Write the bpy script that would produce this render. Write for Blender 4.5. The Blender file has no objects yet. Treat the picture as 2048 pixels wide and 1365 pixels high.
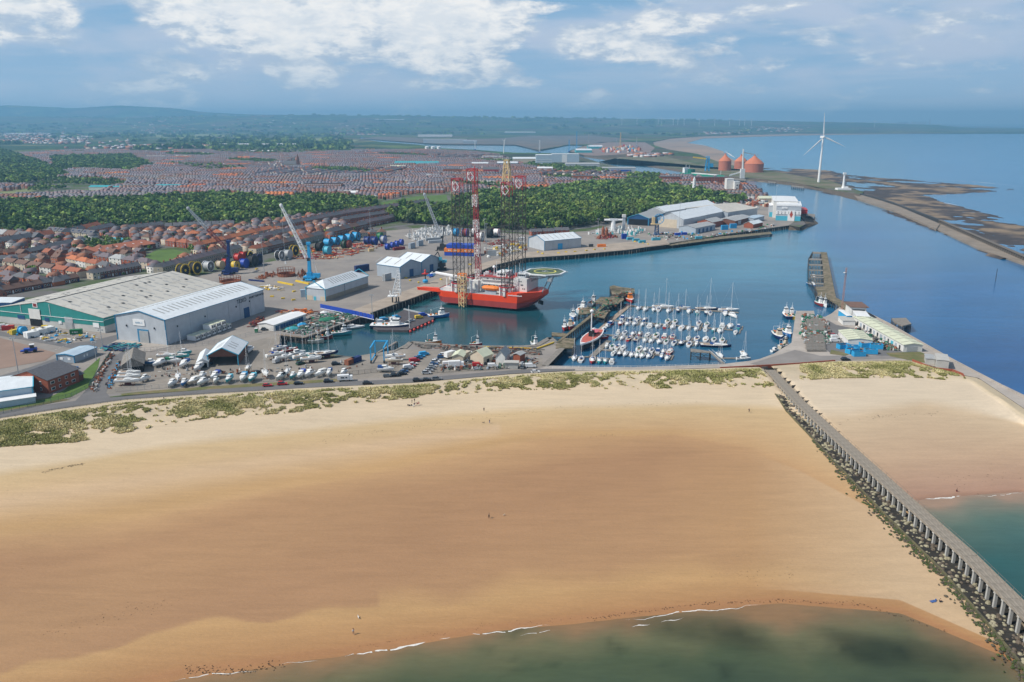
import bpy,math,random
import numpy as np
from mathutils import Vector,Matrix
R_=random.Random(7)
SC=bpy.context.scene
COL=SC.collection
# ----------------------------------------------------------
F=1593.;HC=120.;TH=math.atan((682.5-246.5)/F);CT,ST=math.cos(TH),math.sin(TH)
cd=bpy.data.cameras.new('camera');cam=bpy.data.objects.new('camera',cd);COL.objects.link(cam)
cam.location=(0,0,HC);cam.rotation_euler=(math.pi/2-TH,0,0)
cd.sensor_width=36;cd.lens=F/2048*36;cd.clip_start=1;cd.clip_end=250000
SC.camera=cam
SC.view_settings.view_transform='Standard';SC.view_settings.look='None'
SC.view_settings.exposure=0.0;SC.view_settings.gamma=1;SC.view_settings.use_curve_mapping=False
SC.cycles.use_denoising=True
SC.cycles.max_bounces=6;SC.cycles.volume_bounces=0;SC.cycles.transparent_max_bounces=8
SUN_H=(0.95,0.30);SUN_EL=math.radians(47)
_n=math.hypot(*SUN_H);sdir=Vector((SUN_H[0]/_n*math.cos(SUN_EL),SUN_H[1]/_n*math.cos(SUN_EL),-math.sin(SUN_EL)))
sl=bpy.data.lights.new('sun','SUN');sl.energy=4.4;sl.angle=math.radians(.5);sl.color=(1,.955,.88)
so=bpy.data.objects.new('sun',sl);COL.objects.link(so);so.rotation_euler=sdir.to_track_quat('-Z','Y').to_euler();so.location=(-300,0,400)
def new_nodes(nt):
 N=nt.nodes;L=nt.links
 def nd(t,**k):
  n=N.new(t)
  for a,b in k.items():
   if a.startswith('i_'):
    n.inputs[int(a[2:])if a[2:].isdigit()else a[2:].replace('_',' ')].default_value=b
   else:setattr(n,a,b)
  return n
 def mth(op,a,b=None,c=None,clamp=False):
  n=N.new('ShaderNodeMath');n.operation=op;n.use_clamp=clamp
  for i,v in enumerate((a,b,c)):
   if v is None:continue
   if isinstance(v,(int,float)):n.inputs[i].default_value=v
   else:L.new(v,n.inputs[i])
  return n.outputs[0]
 def mix(f,a,b,bt='MIX'):
  n=N.new('ShaderNodeMix');n.data_type='RGBA';n.blend_type=bt
  for i,v in((0,f),(6,a),(7,b)):
   if isinstance(v,(int,float)):n.inputs[i].default_value=v
   elif isinstance(v,(tuple,list)):n.inputs[i].default_value=(*v[:3],1)
   else:L.new(v,n.inputs[i])
  return n.outputs[2]
 def mr(v,a,b,c=0.,d=1.,smooth=False):
  n=N.new('ShaderNodeMapRange');n.clamp=True
  if smooth:n.interpolation_type='SMOOTHSTEP'
  L.new(v,n.inputs[0])
  for i,q in enumerate((a,b,c,d)):n.inputs[i+1].default_value=q
  return n.outputs[0]
 def noise(vec,scale,detail=4,rough=.5,dist=0.):
  n=nd('ShaderNodeTexNoise');n.inputs['Scale'].default_value=scale;n.inputs['Detail'].default_value=detail
  n.inputs['Roughness'].default_value=rough;n.inputs['Distortion'].default_value=dist
  if vec is not None:L.new(vec,n.inputs['Vector'])
  return n.outputs[0]
 def mapping(vec,scale=(1,1,1),rot=(0,0,0),loc=(0,0,0)):
  n=nd('ShaderNodeMapping');L.new(vec,n.inputs[0]);n.inputs['Scale'].default_value=scale
  n.inputs['Rotation'].default_value=rot;n.inputs['Location'].default_value=loc
  return n.outputs[0]
 return N,L,nd,mth,mix,mr,noise,mapping
W=bpy.data.worlds.new('World');SC.world=W;W.use_nodes=True
N,L,nd,mth,mix,mr,noise,mapping=new_nodes(W.node_tree);N.clear()
out=nd('ShaderNodeOutputWorld')
sky=nd('ShaderNodeTexSky',sky_type='NISHITA',sun_disc=False,sun_elevation=SUN_EL,sun_rotation=math.atan2(-SUN_H[0],-SUN_H[1])%(2*math.pi))
sky.air_density=1.2;sky.dust_density=1.5
bg1=nd('ShaderNodeBackground');bg1.inputs[1].default_value=.09;L.new(sky.outputs[0],bg1.inputs[0])
tc=nd('ShaderNodeTexCoord');D=tc.outputs['Generated']
sx=nd('ShaderNodeSeparateXYZ');L.new(D,sx.inputs[0])
az=mth('ARCTAN2',sx.outputs[0],sx.outputs[1]);el=mth('ARCSINE',sx.outputs[2])
v1=mapping(D,(5,5,15),loc=(.31,.2,.15));v2=mapping(D,(3.2,3.2,13),loc=(1.7,4.2,2.33));v3=mapping(D,(5,5,15),loc=(.39,.2,-.02))
n1=noise(v1,2.0,9,.56,.25);n1b=noise(v3,2.0,9,.56,.25);n2=noise(v2,1.6,6,.55,.5);n3=noise(mapping(D,(4,4,46)),1.3,6,.6,.4)
def blob(a,e,ra,re):
 q=mth('ADD',mth('POWER',mth('DIVIDE',mth('SUBTRACT',az,a),ra),2.),mth('POWER',mth('DIVIDE',mth('SUBTRACT',el,e),re),2.))
 return mth('MAXIMUM',mth('SUBTRACT',1.,q),0.)
b1=blob(-.26,.13,.20,.10);b2=blob(-.07,.115,.09,.09);b3=blob(.12,.105,.16,.05);b4=blob(-.55,.12,.12,.05);b5=blob(.45,.12,.3,.06)
dens=mth('ADD',n1,mth('ADD',mth('MULTIPLY',b1,.38),mth('ADD',mth('MULTIPLY',b2,.34),mth('ADD',mth('MULTIPLY',b3,.14),mth('MULTIPLY',b4,.14)))))
cum=mr(dens,.50,.64,smooth=True)
lit=mr(mth('SUBTRACT',dens,mth('ADD',n1b,mth('MULTIPLY',b1,.2))),-.05,.16)
strat=mr(mth('ADD',n2,mth('MULTIPLY',b5,.1)),.38,.66,smooth=True)
low=mr(n3,.42,.68,smooth=True)
hz=mr(el,0.,.075,1.,0.,smooth=True)
deep=mix(mr(el,.0,.14),(.40,.57,.76),(.25,.45,.68))
c=mix(strat,deep,(.53,.62,.77))
c=mix(mth('MULTIPLY',low,mr(el,.005,.13,.55,.12)),c,(.60,.67,.79))
fine=noise(mapping(D,(5,5,12),loc=(.31,.2,.15)),7.5,8,.62,.2)
cw=mix(mr(mth('ADD',dens,mth('MULTIPLY',mth('SUBTRACT',fine,.5),.5)),.56,.86,smooth=True),(.50,.60,.73),(.84,.87,.90));cw=mix(mth('MULTIPLY',lit,mr(fine,.4,.62)),cw,(1.02,1.0,.97))
c=mix(cum,c,cw)
c=mix(mth('MULTIPLY',hz,.62),c,(.52,.66,.82))
bg2=nd('ShaderNodeBackground');L.new(c,bg2.inputs[0]);bg2.inputs[1].default_value=1.0
up=mr(el,.16,.5,1.,0.,smooth=True)
mk=mth('MAXIMUM',up,mth('MULTIPLY',cum,.8),None,True)
ms=nd('ShaderNodeMixShader');L.new(mk,ms.inputs[0]);L.new(bg1.outputs[0],ms.inputs[1]);L.new(bg2.outputs[0],ms.inputs[2]);L.new(ms.outputs[0],out.inputs[0])
# ----------------------------------------------------------
def G(x,y,z=4.):
 u=(x-1024)/F;v=(682.5-y)/F
 t=(z-HC)/(-ST+v*CT)
 return Vector((u*t,(CT+v*ST)*t,z))
def PX(X,Y,Z=4.):
 Z=Z-HC;d=Y*CT-Z*ST
 return 1024+F*X/d,682.5-F*(Y*ST+Z*CT)/d
MATS={}
def mat(name,col,rough=.75,metal=0.,var=.25,sc=.35,bump=0.,spec=.35,col2=None,stretch=None,attr=None,grime=0.):
 if name in MATS:return MATS[name]
 m=bpy.data.materials.new(name);m.use_nodes=True;MATS[name]=m
 N,L,nd,mth,mix,mr,noise,mapping=new_nodes(m.node_tree);b=N['Principled BSDF']
 b.inputs['Roughness'].default_value=rough;b.inputs['Metallic'].default_value=metal;b.inputs['Specular IOR Level'].default_value=spec
 tc=nd('ShaderNodeTexCoord').outputs['Object']
 if stretch:tc=mapping(tc,stretch)
 if attr:
  a=nd('ShaderNodeVertexColor',layer_name=attr).outputs[0];base=a
 else:base=(*col,1)
 n=noise(tc,sc,6,.62)
 if col2:c=mix(mr(n,.38,.62),base,col2)
 else:
  k=mr(n,.25,.75,1-var,1+var)
  g=nd('ShaderNodeCombineColor')
  for i in range(3):L.new(k,g.inputs[i])
  c=mix(1.,base,g.outputs[0],'MULTIPLY')
 if grime:
  n2=noise(tc,sc*6,5,.7);c=mix(mth('MULTIPLY',mr(n2,.52,.75),grime),c,(.10,.075,.055))
 L.new(c,b.inputs['Base Color'])
 if bump:
  bp=nd('ShaderNodeBump');bp.inputs['Strength'].default_value=.6;bp.inputs['Distance'].default_value=bump
  L.new(noise(tc,sc*8,4),bp.inputs['Height']);L.new(bp.outputs[0],b.inputs['Normal'])
 return m
class MB:
 def __init__(s):s.v=[];s.f=[];s.mi=[];s.c=[]
 def add(s,vs,fs,mi=0,c=None):
  o=len(s.v);s.v+=[tuple(p)for p in vs];s.f+=[tuple(i+o for i in f)for f in fs];s.mi+=[mi]*len(fs)
  s.c+=[c]*len(fs);return s
 def box(s,c,d,rz=0,mi=0,col=None):
  x,y,z=c;a,b,h=d[0]/2,d[1]/2,d[2];cr,sr=math.cos(rz),math.sin(rz)
  P=[(x+px*cr-py*sr,y+px*sr+py*cr,z+pz)for pz in(0,h)for px,py in((-a,-b),(a,-b),(a,b),(-a,b))]
  return s.add(P,[(3,2,1,0),(4,5,6,7),(0,1,5,4),(1,2,6,5),(2,3,7,6),(3,0,4,7)],mi,col)
 def prism(s,poly,z0,z1,mi=0,col=None,top=None):
  n=len(poly);q=top or poly
  P=[(p[0],p[1],z0)for p in poly]+[(p[0],p[1],z1)for p in q]
  return s.add(P,[tuple(range(n-1,-1,-1)),tuple(range(n,2*n))]+[(i,(i+1)%n,n+(i+1)%n,n+i)for i in range(n)],mi,col)
 def tube(s,p,q,r,n=4,r2=None,mi=0,col=None,cap=True):
  p,q=Vector(p),Vector(q);d=q-p
  if d.length<1e-6:return s
  d.normalize();a=d.cross(Vector((0,0,1))if abs(d.z)<.95 else Vector((1,0,0))).normalized();b=d.cross(a)
  r2=r if r2 is None else r2;P=[]
  for k,(o,rr)in enumerate(((p,r),(q,r2))):
   for i in range(n):
    t=2*math.pi*(i+.5)/n;P.append(o+(a*math.cos(t)+b*math.sin(t))*rr)
  fs=[(i,(i+1)%n,n+(i+1)%n,n+i)for i in range(n)]
  if cap:fs+=[tuple(range(n-1,-1,-1)),tuple(range(n,2*n))]
  return s.add(P,fs,mi,col)
 def path(s,pts,r,n=4,**k):
  for a,b in zip(pts,pts[1:]):s.tube(a,b,r,n,**k)
  return s
 def ring(s,c,r,rr,ax='z',n=20,**k):
  P=[]
  for i in range(n+1):
   t=2*math.pi*i/n;a,b=r*math.cos(t),r*math.sin(t)
   P.append((c[0]+(a if ax!='x' else 0),c[1]+(b if ax=='z' else(a if ax=='x' else 0)),c[2]+(b if ax!='z' else 0)))
  return s.path(P,rr,4,**k)
 def quad(s,a,b,c,d,mi=0,col=None):return s.add([a,b,c,d],[(0,1,2,3)],mi,col)
 def lathe(s,prof,n=16,c=(0,0,0),mi=0,col=None):
  P=[]
  for r,z in prof:
   for i in range(n):
    t=2*math.pi*i/n;P.append((c[0]+r*math.cos(t),c[1]+r*math.sin(t),c[2]+z))
  fs=[(k*n+i,k*n+(i+1)%n,(k+1)*n+(i+1)%n,(k+1)*n+i)for k in range(len(prof)-1)for i in range(n)]
  if prof[-1][0]>.01:fs.append(tuple(range((len(prof)-1)*n,len(prof)*n)))
  return s.add(P,fs,mi,col)
 def loft(s,secs,closed=True,mi=0,col=None,caps=True):
  n=len(secs[0]);P=[p for q in secs for p in q];fs=[]
  for k in range(len(secs)-1):
   for i in range(n if closed else n-1):fs.append((k*n+i,k*n+(i+1)%n,(k+1)*n+(i+1)%n,(k+1)*n+i))
  if caps:fs+=[tuple(range(n-1,-1,-1)),tuple(range((len(secs)-1)*n,len(secs)*n))]
  return s.add(P,fs,mi,col)
 def truss(s,p,q,w0,w1,bays,rc,rb,up=(0,0,1),mi=0,mib=None,tri=False):
  p,q=Vector(p),Vector(q);d=(q-p).normalized();a=d.cross(Vector(up));a=a.normalized()if a.length>.01 else Vector((1,0,0));b=a.cross(d).normalized()
  cs=((-.5,-.5),(.5,-.5),(.5,.5),(-.5,.5))if not tri else((-.58,-.33),(.58,-.33),(0,.67))
  def c(t,i):w=w0+(w1-w0)*t;x,y=cs[i%len(cs)];return p+(q-p)*t+a*(x*w)+b*(y*w)
  for i in range(len(cs)):
   s.tube(c(0,i),c(1,i),rc,4,mi=mi,cap=False)
   for k in range(bays):
    t0,t1=k/bays,(k+1)/bays
    s.tube(c(t0,i+k%2),c(t1,i+1-k%2),rb,3,mi=mi if mib is None else mib,cap=False)
    s.tube(c(t1,i),c(t1,i+1),rb,3,mi=mi if mib is None else mib,cap=False)
  return s
 def mesh(s,name,mats):
  me=bpy.data.meshes.new(name);me.from_pydata(s.v,[],s.f)
  for m in(mats if isinstance(mats,(list,tuple))else[mats]):me.materials.append(m)
  if any(s.mi):me.polygons.foreach_set('material_index',s.mi)
  if any(x is not None for x in s.c):setcol(me,s.c)
  me.update();return me
def setcol(me,fc,name='Col'):
 a=me.color_attributes.new(name,'FLOAT_COLOR','CORNER');n=np.empty(len(me.polygons),np.int32);me.polygons.foreach_get('loop_total',n)
 f=np.array([(*(x or(.5,.5,.5)),1.)[:4]for x in fc],np.float32);a.data.foreach_set('color',np.repeat(f,n,0).ravel())
def setp(o,label=None,cat=None,group=None,kind=None):
 if label:o['label']=label
 if cat:o['category']=cat
 if group:o['group']=group
 if kind:o['kind']=kind
 return o
def obj(name,me,mats=None,parent=None,loc=None,rz=0,**k):
 if isinstance(me,MB):me=me.mesh(name,mats)
 o=bpy.data.objects.new(name,me);COL.objects.link(o)
 if parent is not None:o.parent=parent
 if loc is not None:o.location=loc
 if rz:o.rotation_euler=(0,0,rz)
 return setp(o,**k)
def thing(name,label,cat,loc=(0,0,0),rz=0,group=None):
 o=bpy.data.objects.new(name,None);COL.objects.link(o);o.location=loc;o.rotation_euler=(0,0,rz);o.empty_display_size=.5
 return setp(o,label,cat,group)
def dup(root,loc,rz=0,label=None,group=None,scale=None):
 r=root.copy();COL.objects.link(r);r.location=loc;r.rotation_euler=(0,0,rz)
 if scale:r.scale=(scale,)*3 if not isinstance(scale,tuple)else scale
 if label:r['label']=label
 if group:r['group']=group
 for ch in KIDS.get(root.name)or list(root.children):
  c=ch.copy();COL.objects.link(c);c.parent=r
  for g in list(ch.children):d=g.copy();COL.objects.link(d);d.parent=c
 return r
KIDS={}
def struct(name,mb,mats,kind='structure',**k):return obj(name,mb,mats,kind=kind,**k)
ORD='first second third fourth fifth sixth seventh eighth ninth tenth eleventh twelfth thirteenth fourteenth fifteenth sixteenth seventeenth eighteenth nineteenth twentieth'.split()
def ordn(i):
 if i<20:return ORD[i]
 t=['twenty','thirty','forty','fifty'][(i+1)//10-2];u=(i+1)%10
 return t+'-'+ORD[u-1]if u else{'twenty':'twentieth','thirty':'thirtieth','forty':'fortieth','fifty':'fiftieth'}[t]
def hsh(ix,iy,s):
 h=(ix.astype(np.int64)*374761393+iy.astype(np.int64)*668265263+s*1442695041)&0x7fffffff
 h=(h^(h>>13))*1274126177&0x7fffffff
 return((h^(h>>16))&0xffffff)/float(0xffffff)
def fbm(x,y,sc,oc=4,s=1):
 x=np.asarray(x,float)/sc;y=np.asarray(y,float)/sc;r=0;a=.5;t=0
 for k in range(oc):
  ix,iy=np.floor(x),np.floor(y);fx,fy=x-ix,y-iy;fx=fx*fx*(3-2*fx);fy=fy*fy*(3-2*fy)
  v=(hsh(ix,iy,s)*(1-fx)+hsh(ix+1,iy,s)*fx)*(1-fy)+(hsh(ix,iy+1,s)*(1-fx)+hsh(ix+1,iy+1,s)*fx)*fy
  r=r+a*v;t+=a;a*=.5;x=x*2.03+11;y=y*2.03+7;s+=1
 return r/t
def inpoly(x,y,poly):
 c=False;j=len(poly)-1
 for i in range(len(poly)):
  xi,yi=poly[i];xj,yj=poly[j]
  if(yi>y)!=(yj>y)and x<(xj-xi)*(y-yi)/(yj-yi)+xi:c=not c
  j=i
 return c
def gp(pts,z=4.):return[tuple(G(x,y,z))for x,y in pts]
def poly_sheet(name,pts,z,m,**k):
 P=gp(pts,z);mb=MB();mb.add(P,[tuple(range(len(P)))]);o=struct(name,mb,m,**k)
 fix_up(o.data);return o
def fix_up(me):
 me.update()
 if len(me.polygons)==1 and me.polygons[0].normal.z<0:me.flip_normals()
 # ----------------------------------------------------------
def interp(pts,x):
 xs=[p[0]for p in pts];ys=[p[1]for p in pts]
 return float(np.interp(x,xs,ys))
K0=[(-500,918),(0,837),(130,817),(250,800),(420,788),(600,777),(830,766),(1020,749),(1132,743),(1396,738),(1530,734)]
K1=[(-500,930),(0,850),(150,832),(250,817),(420,802),(600,790),(830,778),(1020,759),(1132,753),(1396,748),(1530,744)]
K2=[(-500,980),(0,890),(150,882),(220,868),(400,835),(600,822),(700,806),(830,792),(1020,778),(1396,774),(1530,772),(1600,800)]
K3=[(-500,1030),(0,955),(300,905),(600,870),(900,836),(1100,823),(1400,815),(1570,822),(1700,900)]
K4=[(-500,1160),(0,1080),(300,1040),(600,980),(900,920),(1100,876),(1350,872),(1500,900),(1600,940),(1750,1020),(1900,1150)]
K5=[(-500,1420),(0,1345),(130,1330),(300,1272),(450,1246),(700,1228),(1000,1200),(1300,1160),(1500,1150),(1800,1175),(2048,1290),(2300,1400)]
K6=[(-500,1560),(100,1412),(350,1362),(700,1311),(1000,1262),(1300,1232),(1560,1207),(1800,1228),(2000,1310),(2060,1350),(2300,1500)]
GRO_L=[(1500,700),(1532,738),(1588,801),(1705,905),(1808,1002),(1910,1096),(2019,1211),(2100,1300),(2300,1500)]
GRO_R=[(1500,690),(1545,738),(1617,814),(1734,926),(1850,1026),(1965,1126),(2048,1202),(2150,1300),(2400,1540)]
def sandcol(r,X,right=False):
 pal=((.52,.43,.30),(.52,.43,.30),(.57,.455,.315),(.51,.37,.205),(.45,.275,.135),(.44,.265,.118),(.335,.17,.072),(.2,.13,.07))if not right else((.5,.41,.28),(.5,.41,.28),(.57,.47,.345),(.50,.38,.25),(.45,.31,.20),(.36,.215,.145),(.28,.165,.11),(.16,.13,.08))
 i=int(min(r,6.999));f=r-i;a,b=pal[i],pal[min(i+1,7)]
 if i==2:f=0 if f<.7 else(f-.7)/.3
 return[a[j]*(1-f)+b[j]*f for j in range(3)]
def loft_beach(name,X0,X1,dx,curves,zs,nsub,clampf,colf,ridge):
 Xs=np.arange(X0,X1,dx);V=[];C=[];rows=[]
 for k in range(len(curves)-1):rows+=[k+j/nsub[k]for j in range(nsub[k])]
 rows.append(len(curves)-1)
 for r in rows:
  k=min(int(r),len(curves)-2);f=r-k
  for X in Xs:
   y0_=interp(curves[k],X)*(1-f)+interp(curves[k+1],X)*f;y=clampf(X,y0_);z=zs[k]*(1-f)+zs[k+1]*f;z=min(z,2.)if abs(y-y0_)>.5 else z
   p=G(X,y,z);V.append([p.x,p.y,z]);C.append((X,r,y))
 V=np.array(V);n=fbm(V[:,0],V[:,1],14,4,3)-.5;nn=fbm(V[:,0],V[:,1],4,3,9)-.5
 rr=np.array([c[1]for c in C]);amp=np.clip(1-np.abs(rr-ridge)/1.0,0,1)
 V[:,2]+=amp*(n*3.4+nn*1.2)*(.45 if 'beyond' in name else 1)+(rr>2)*n*.15
 cols=np.array([colf(c[0],c[1],0,0,c[2])for c in C])
 t=fbm(V[:,0]*.35+V[:,1]*.1,V[:,1]*2.2-V[:,0]*.5,9,5,5)[:,None];t2=fbm(V[:,0],V[:,1],45,3,8)[:,None]
 cols=cols*(.90+.10*t+.12*t2)
 nx=len(Xs);nr=len(rows)
 fs=[(j*nx+i,(j+1)*nx+i,(j+1)*nx+i+1,j*nx+i+1)for j in range(nr-1)for i in range(nx-1)]
 me=bpy.data.meshes.new(name);me.from_pydata(V.tolist(),[],fs)
 a=me.color_attributes.new('Col','FLOAT_COLOR','POINT');a.data.foreach_set('color',np.c_[cols,rr[:,None]/8].astype(np.float32).ravel())
 me.polygons.foreach_set('use_smooth',[True]*len(fs));me.update();return me,V,C
m=bpy.data.materials.new('sand');m.use_nodes=True;SAND=m
N,L,nd,mth,mix,mr,noise,mapping=new_nodes(m.node_tree);b=N['Principled BSDF']
va=nd('ShaderNodeVertexColor',layer_name='Col');tc=nd('ShaderNodeTexCoord').outputs['Object']
st=noise(mapping(tc,(.03,.22,1),(0,0,.16)),1.6,9,.66,.6);st2=noise(mapping(tc,(.25,1.6,1),(0,0,.2)),1.2,6,.6,1.);g3=noise(tc,1.1,5,.65)
k=mth('MULTIPLY',mr(st,.3,.7,.92,1.07),mth('MULTIPLY',mr(st2,.3,.7,.97,1.03),mr(g3,.3,.7,.96,1.04)))
gg=nd('ShaderNodeCombineColor');[L.new(k,gg.inputs[i])for i in range(3)]
c=mix(1.,va.outputs[0],gg.outputs[0],'MULTIPLY')
wr=noise(mapping(tc,(.5,.9,1)),1.0,8,.75);wz=mr(noise(mapping(tc,(.012,.05,1),(0,0,.14)),1.,3,.6),.55,.68)
c=mix(mth('MULTIPLY',mth('MULTIPLY',mr(wr,.60,.68),wz),.55),c,(.07,.05,.035))
L.new(c,b.inputs['Base Color']);wet=mr(va.outputs[1],.43,.60);L.new(mr(wet,0,1,.95,.55),b.inputs['Roughness']);b.inputs['Specular IOR Level'].default_value=.25
bp=nd('ShaderNodeBump');bp.inputs['Distance'].default_value=.25;bp.inputs['Strength'].default_value=.5
L.new(noise(mapping(tc,(.5,1.3,1)),1.5,6,.65),bp.inputs['Height']);L.new(bp.outputs[0],b.inputs['Normal'])
def cf1(X,r,a,b_,y):
 c=sandcol(r,X);W_=(.345,.195,.098)
 e0=3.93+.05*math.sin(X/130.);s_=.10*abs(math.sin(X/92.+.6*math.sin(X/240.)))+.02*math.sin(X/31.);w=min(1,max(0,(r-e0)/.22))*min(1,max(0,(5.06-s_-r)/(.035 if X<760 else .16)))*min(1,max(.0,(1720-X)/420.));w*=.88+.12*math.sin(X/210.+r*5)
 c=[c[j]*(1-w)+W_[j]*w for j in range(3)]
 q=math.exp(-((r-3.82-.04*math.sin(X/90.))/.13)**2)*min(1,max(0,(1560-X)/300));c=[c[j]*(1-.6*q)+(.43,.265,.115)[j]*.6*q for j in range(3)]
 if X<1000:q=.35*math.exp(-((r-3.40)/.16)**2);c=[c[j]*(1-q)+(.56,.41,.29)[j]*q for j in range(3)]
 q=math.exp(-((r-5.85)/.1)**2)*.5;c=[c[j]*(1-q)+(.34,.165,.075)[j]*q for j in range(3)]
 if X>1500:q=min(1,(X-1500)/300)*.6*(1 if 4<r<5.5 else 0);c=[c[j]*(1-q)+(.54,.415,.275)[j]*q for j in range(3)]
 return c
me,BV,BC=loft_beach('beach',-480,2290,9,[K0,K1,K2,K3,K4,K5,K6,[(x,y+90)for x,y in K6]],[4.2,5.6,4.6,2.6,1.5,.8,0.0,-2.2],[5,12,14,22,44,24,6],lambda X,y:max(y,interp(GRO_L,X)+6)if X>1500 else y,cf1,1.2)
obj('beach',me,kind='structure')
me.materials.append(SAND)
J0=[(1500,735),(1536,733),(1667,723),(1815,721),(1870,735),(1929,752),(1957,757),(2048,818),(2400,1060)]
J1=[(1500,740),(1536,738),(1667,734),(1815,734),(1870,745),(1940,758),(2048,830),(2400,1075)]
J2=[(1500,770),(1560,770),(1600,762),(1667,757),(1850,756),(1940,766),(2048,842),(2400,1090)]
J3=[(1500,850),(1600,842),(1700,838),(1850,812),(2048,850),(2400,1100)]
J4=[(1500,940),(1700,935),(1850,915),(2048,905),(2400,1120)]
J5=[(1500,1020),(1800,995),(1850,990),(1950,983),(2048,978),(2400,1150)]
J6=[(1500,1030),(1800,1006),(1850,998),(1950,990),(2048,984),(2400,1160)]
def cf2(X,r,a,b_,y):
 return sandcol(r,X,True)
me,BV2,BC2=loft_beach('beach_beyond',1538,2400,9,[J0,J1,J2,J3,J4,J5,J6,[(x,y+60)for x,y in J6]],[4.2,5.4,4.6,3.2,2.2,.5,0.,-1.8],[4,8,12,16,20,6,5],lambda X,y:min(y,interp(GRO_R,X)-2),cf2,1.2)
me.materials.append(SAND);obj('beach_beyond_groyne',me,kind='structure')
WC=[(100,1340,(0.1,0.09,0.05)),(900,600,(0.012,0.073,0.086)),(1000,650,(0.009,0.056,0.069)),(700,700,(0.009,0.052,0.065)),(1150,560,(0.017,0.116,0.172)),(1250,700,(0.014,0.086,0.172)),(1400,650,(0.015,0.095,0.172)),(1350,540,(0.026,0.146,0.215)),(1500,520,(0.043,0.189,0.267)),(1560,500,(0.04,0.19,0.29)),(1500,600,(0.019,0.112,0.189)),(1700,480,(0.014,0.11,0.25)),(1650,420,(0.028,0.15,0.27)),(1800,600,(0.012,0.1,0.25)),(1950,600,(0.01,0.09,0.24)),(2000,720,(0.008,0.07,0.21)),(1500,375,(0.03,0.16,0.26)),(1300,330,(0.03,0.15,0.24)),(1000,297,(0.05,0.17,0.25)),(1900,320,(0.012,0.17,0.36)),(1600,300,(0.03,0.21,0.38)),(2000,280,(0.012,0.17,0.36)),(1450,290,(0.1,0.27,0.36)),(1950,400,(0.015,0.15,0.31)),(1700,345,(0.06,0.2,0.3))]
def wcol(P):
 X,Y=P[:,0],P[:,1];d=np.maximum(Y*CT+HC*ST,1.);px=1024+F*X/d;py=682.5-F*(Y*ST-HC*CT)/d
 num=np.zeros((len(P),3));den=np.zeros(len(P))
 for x,y,c in WC:
  w=1/(((px-x)/1.0)**2+((py-y)*2.2)**2+900.)**1.6;num+=w[:,None]*np.array(c);den+=w
 C=num/den[:,None]
 sh=np.interp(px,[p[0]for p in K6],[p[1]for p in K6]);ysh=np.array([G(a,b_,0).y for a,b_ in zip(np.clip(px,-400,2300),sh)])
 dd=ysh-Y;n=fbm(X,Y,22,4,21);n2=fbm(X,Y,6,4,22);dd2=np.clip(dd+(n-.5)*16+(n2-.5)*6,0,60)
 pal=np.array([(.30,.18,.09),(.23,.16,.085),(.15,.145,.075),(.08,.105,.055),(.05,.08,.05),(.035,.065,.05)]);ts=[0,3,9,19,34,60]
 fg=np.stack([np.interp(dd2,ts,pal[:,i])for i in range(3)],1)
 dk=np.clip(1-((px-1640)/420)**2-((py-(1290+(px-1640)*.12))/42)**2,0,1)*np.clip((n-.25)*4,0,1)+np.clip((n2-.66)*5,0,1)*.4*(dd2>6)
 fg=fg*(1-.5*np.clip(dk*1.3,0,1)*(.5+.7*n2))[:,None]*.82
 gl=np.interp(py,[p[1]for p in GRO_L],[p[0]for p in GRO_L]);left=(px<gl+8)&(Y<330)&(py>1000)
 left|=(py>1500)
 C=np.where(left[:,None],fg,C)
 sh2=np.interp(px,[p[0]for p in J6],[p[1]for p in J6]);y2=np.array([G(a,b_,0).y for a,b_ in zip(np.clip(px,1500,2400),sh2)])
 d2=np.clip(y2-Y+(n-.5)*22,0,90);pal=np.array([(.27,.18,.12),(.17,.155,.11),(.08,.125,.095),(.03,.095,.09),(.015,.06,.07)]);ts=[0,6,20,45,90]
 rg=np.stack([np.interp(d2,ts,pal[:,i])for i in range(3)],1);right=(~left)&(Y<330)&(py>960)&(px>1700)
 return np.where(right[:,None],rg,C)
def gridmesh(xs,ys):
 X,Y=np.meshgrid(xs,ys);return np.stack([X.ravel(),Y.ravel(),np.zeros(X.size)],1),len(xs),len(ys)
xs2=[330+5*((1.09**i-1)/.09)for i in range(1,98)];xn=[-140-5*((1.09**i-1)/.09)for i in range(97,0,-1)]
xc=xn+list(np.arange(-140,331,6.))+xs2;yc=[330+6*((1.035**i-1)/.035)for i in range(0,186)]
VV=[];FF=[]
for xs,ys in((np.arange(-140,331,1.9),np.arange(60,331,1.9)),(xc,yc),(xn+[-140],[60,120,180,250,330]),([330]+xs2,[60,120,180,250,330]),([-90000,-140,330,90000],[-2000,60])):
 P,a,b_=gridmesh(np.array(xs,float),np.array(ys,float));o=sum(len(v)for v in VV);VV.append(P)
 idx=np.arange(a*b_).reshape(b_,a)+o;FF.append(np.stack([idx[:-1,:-1].ravel(),idx[:-1,1:].ravel(),idx[1:,1:].ravel(),idx[1:,:-1].ravel()],1))
P=np.concatenate(VV);me=bpy.data.meshes.new('water');me.from_pydata(P.tolist(),[],np.concatenate(FF).tolist())
a=me.color_attributes.new('Col','FLOAT_COLOR','POINT');a.data.foreach_set('color',np.c_[wcol(P),np.ones(len(P))].astype(np.float32).ravel())
m=bpy.data.materials.new('sea_water');m.use_nodes=True
N,L,nd,mth,mix,mr,noise,mapping=new_nodes(m.node_tree);b=N['Principled BSDF']
va=nd('ShaderNodeVertexColor',layer_name='Col');tc=nd('ShaderNodeTexCoord').outputs['Object'];s3=nd('ShaderNodeSeparateXYZ');L.new(tc,s3.inputs[0])
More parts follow.
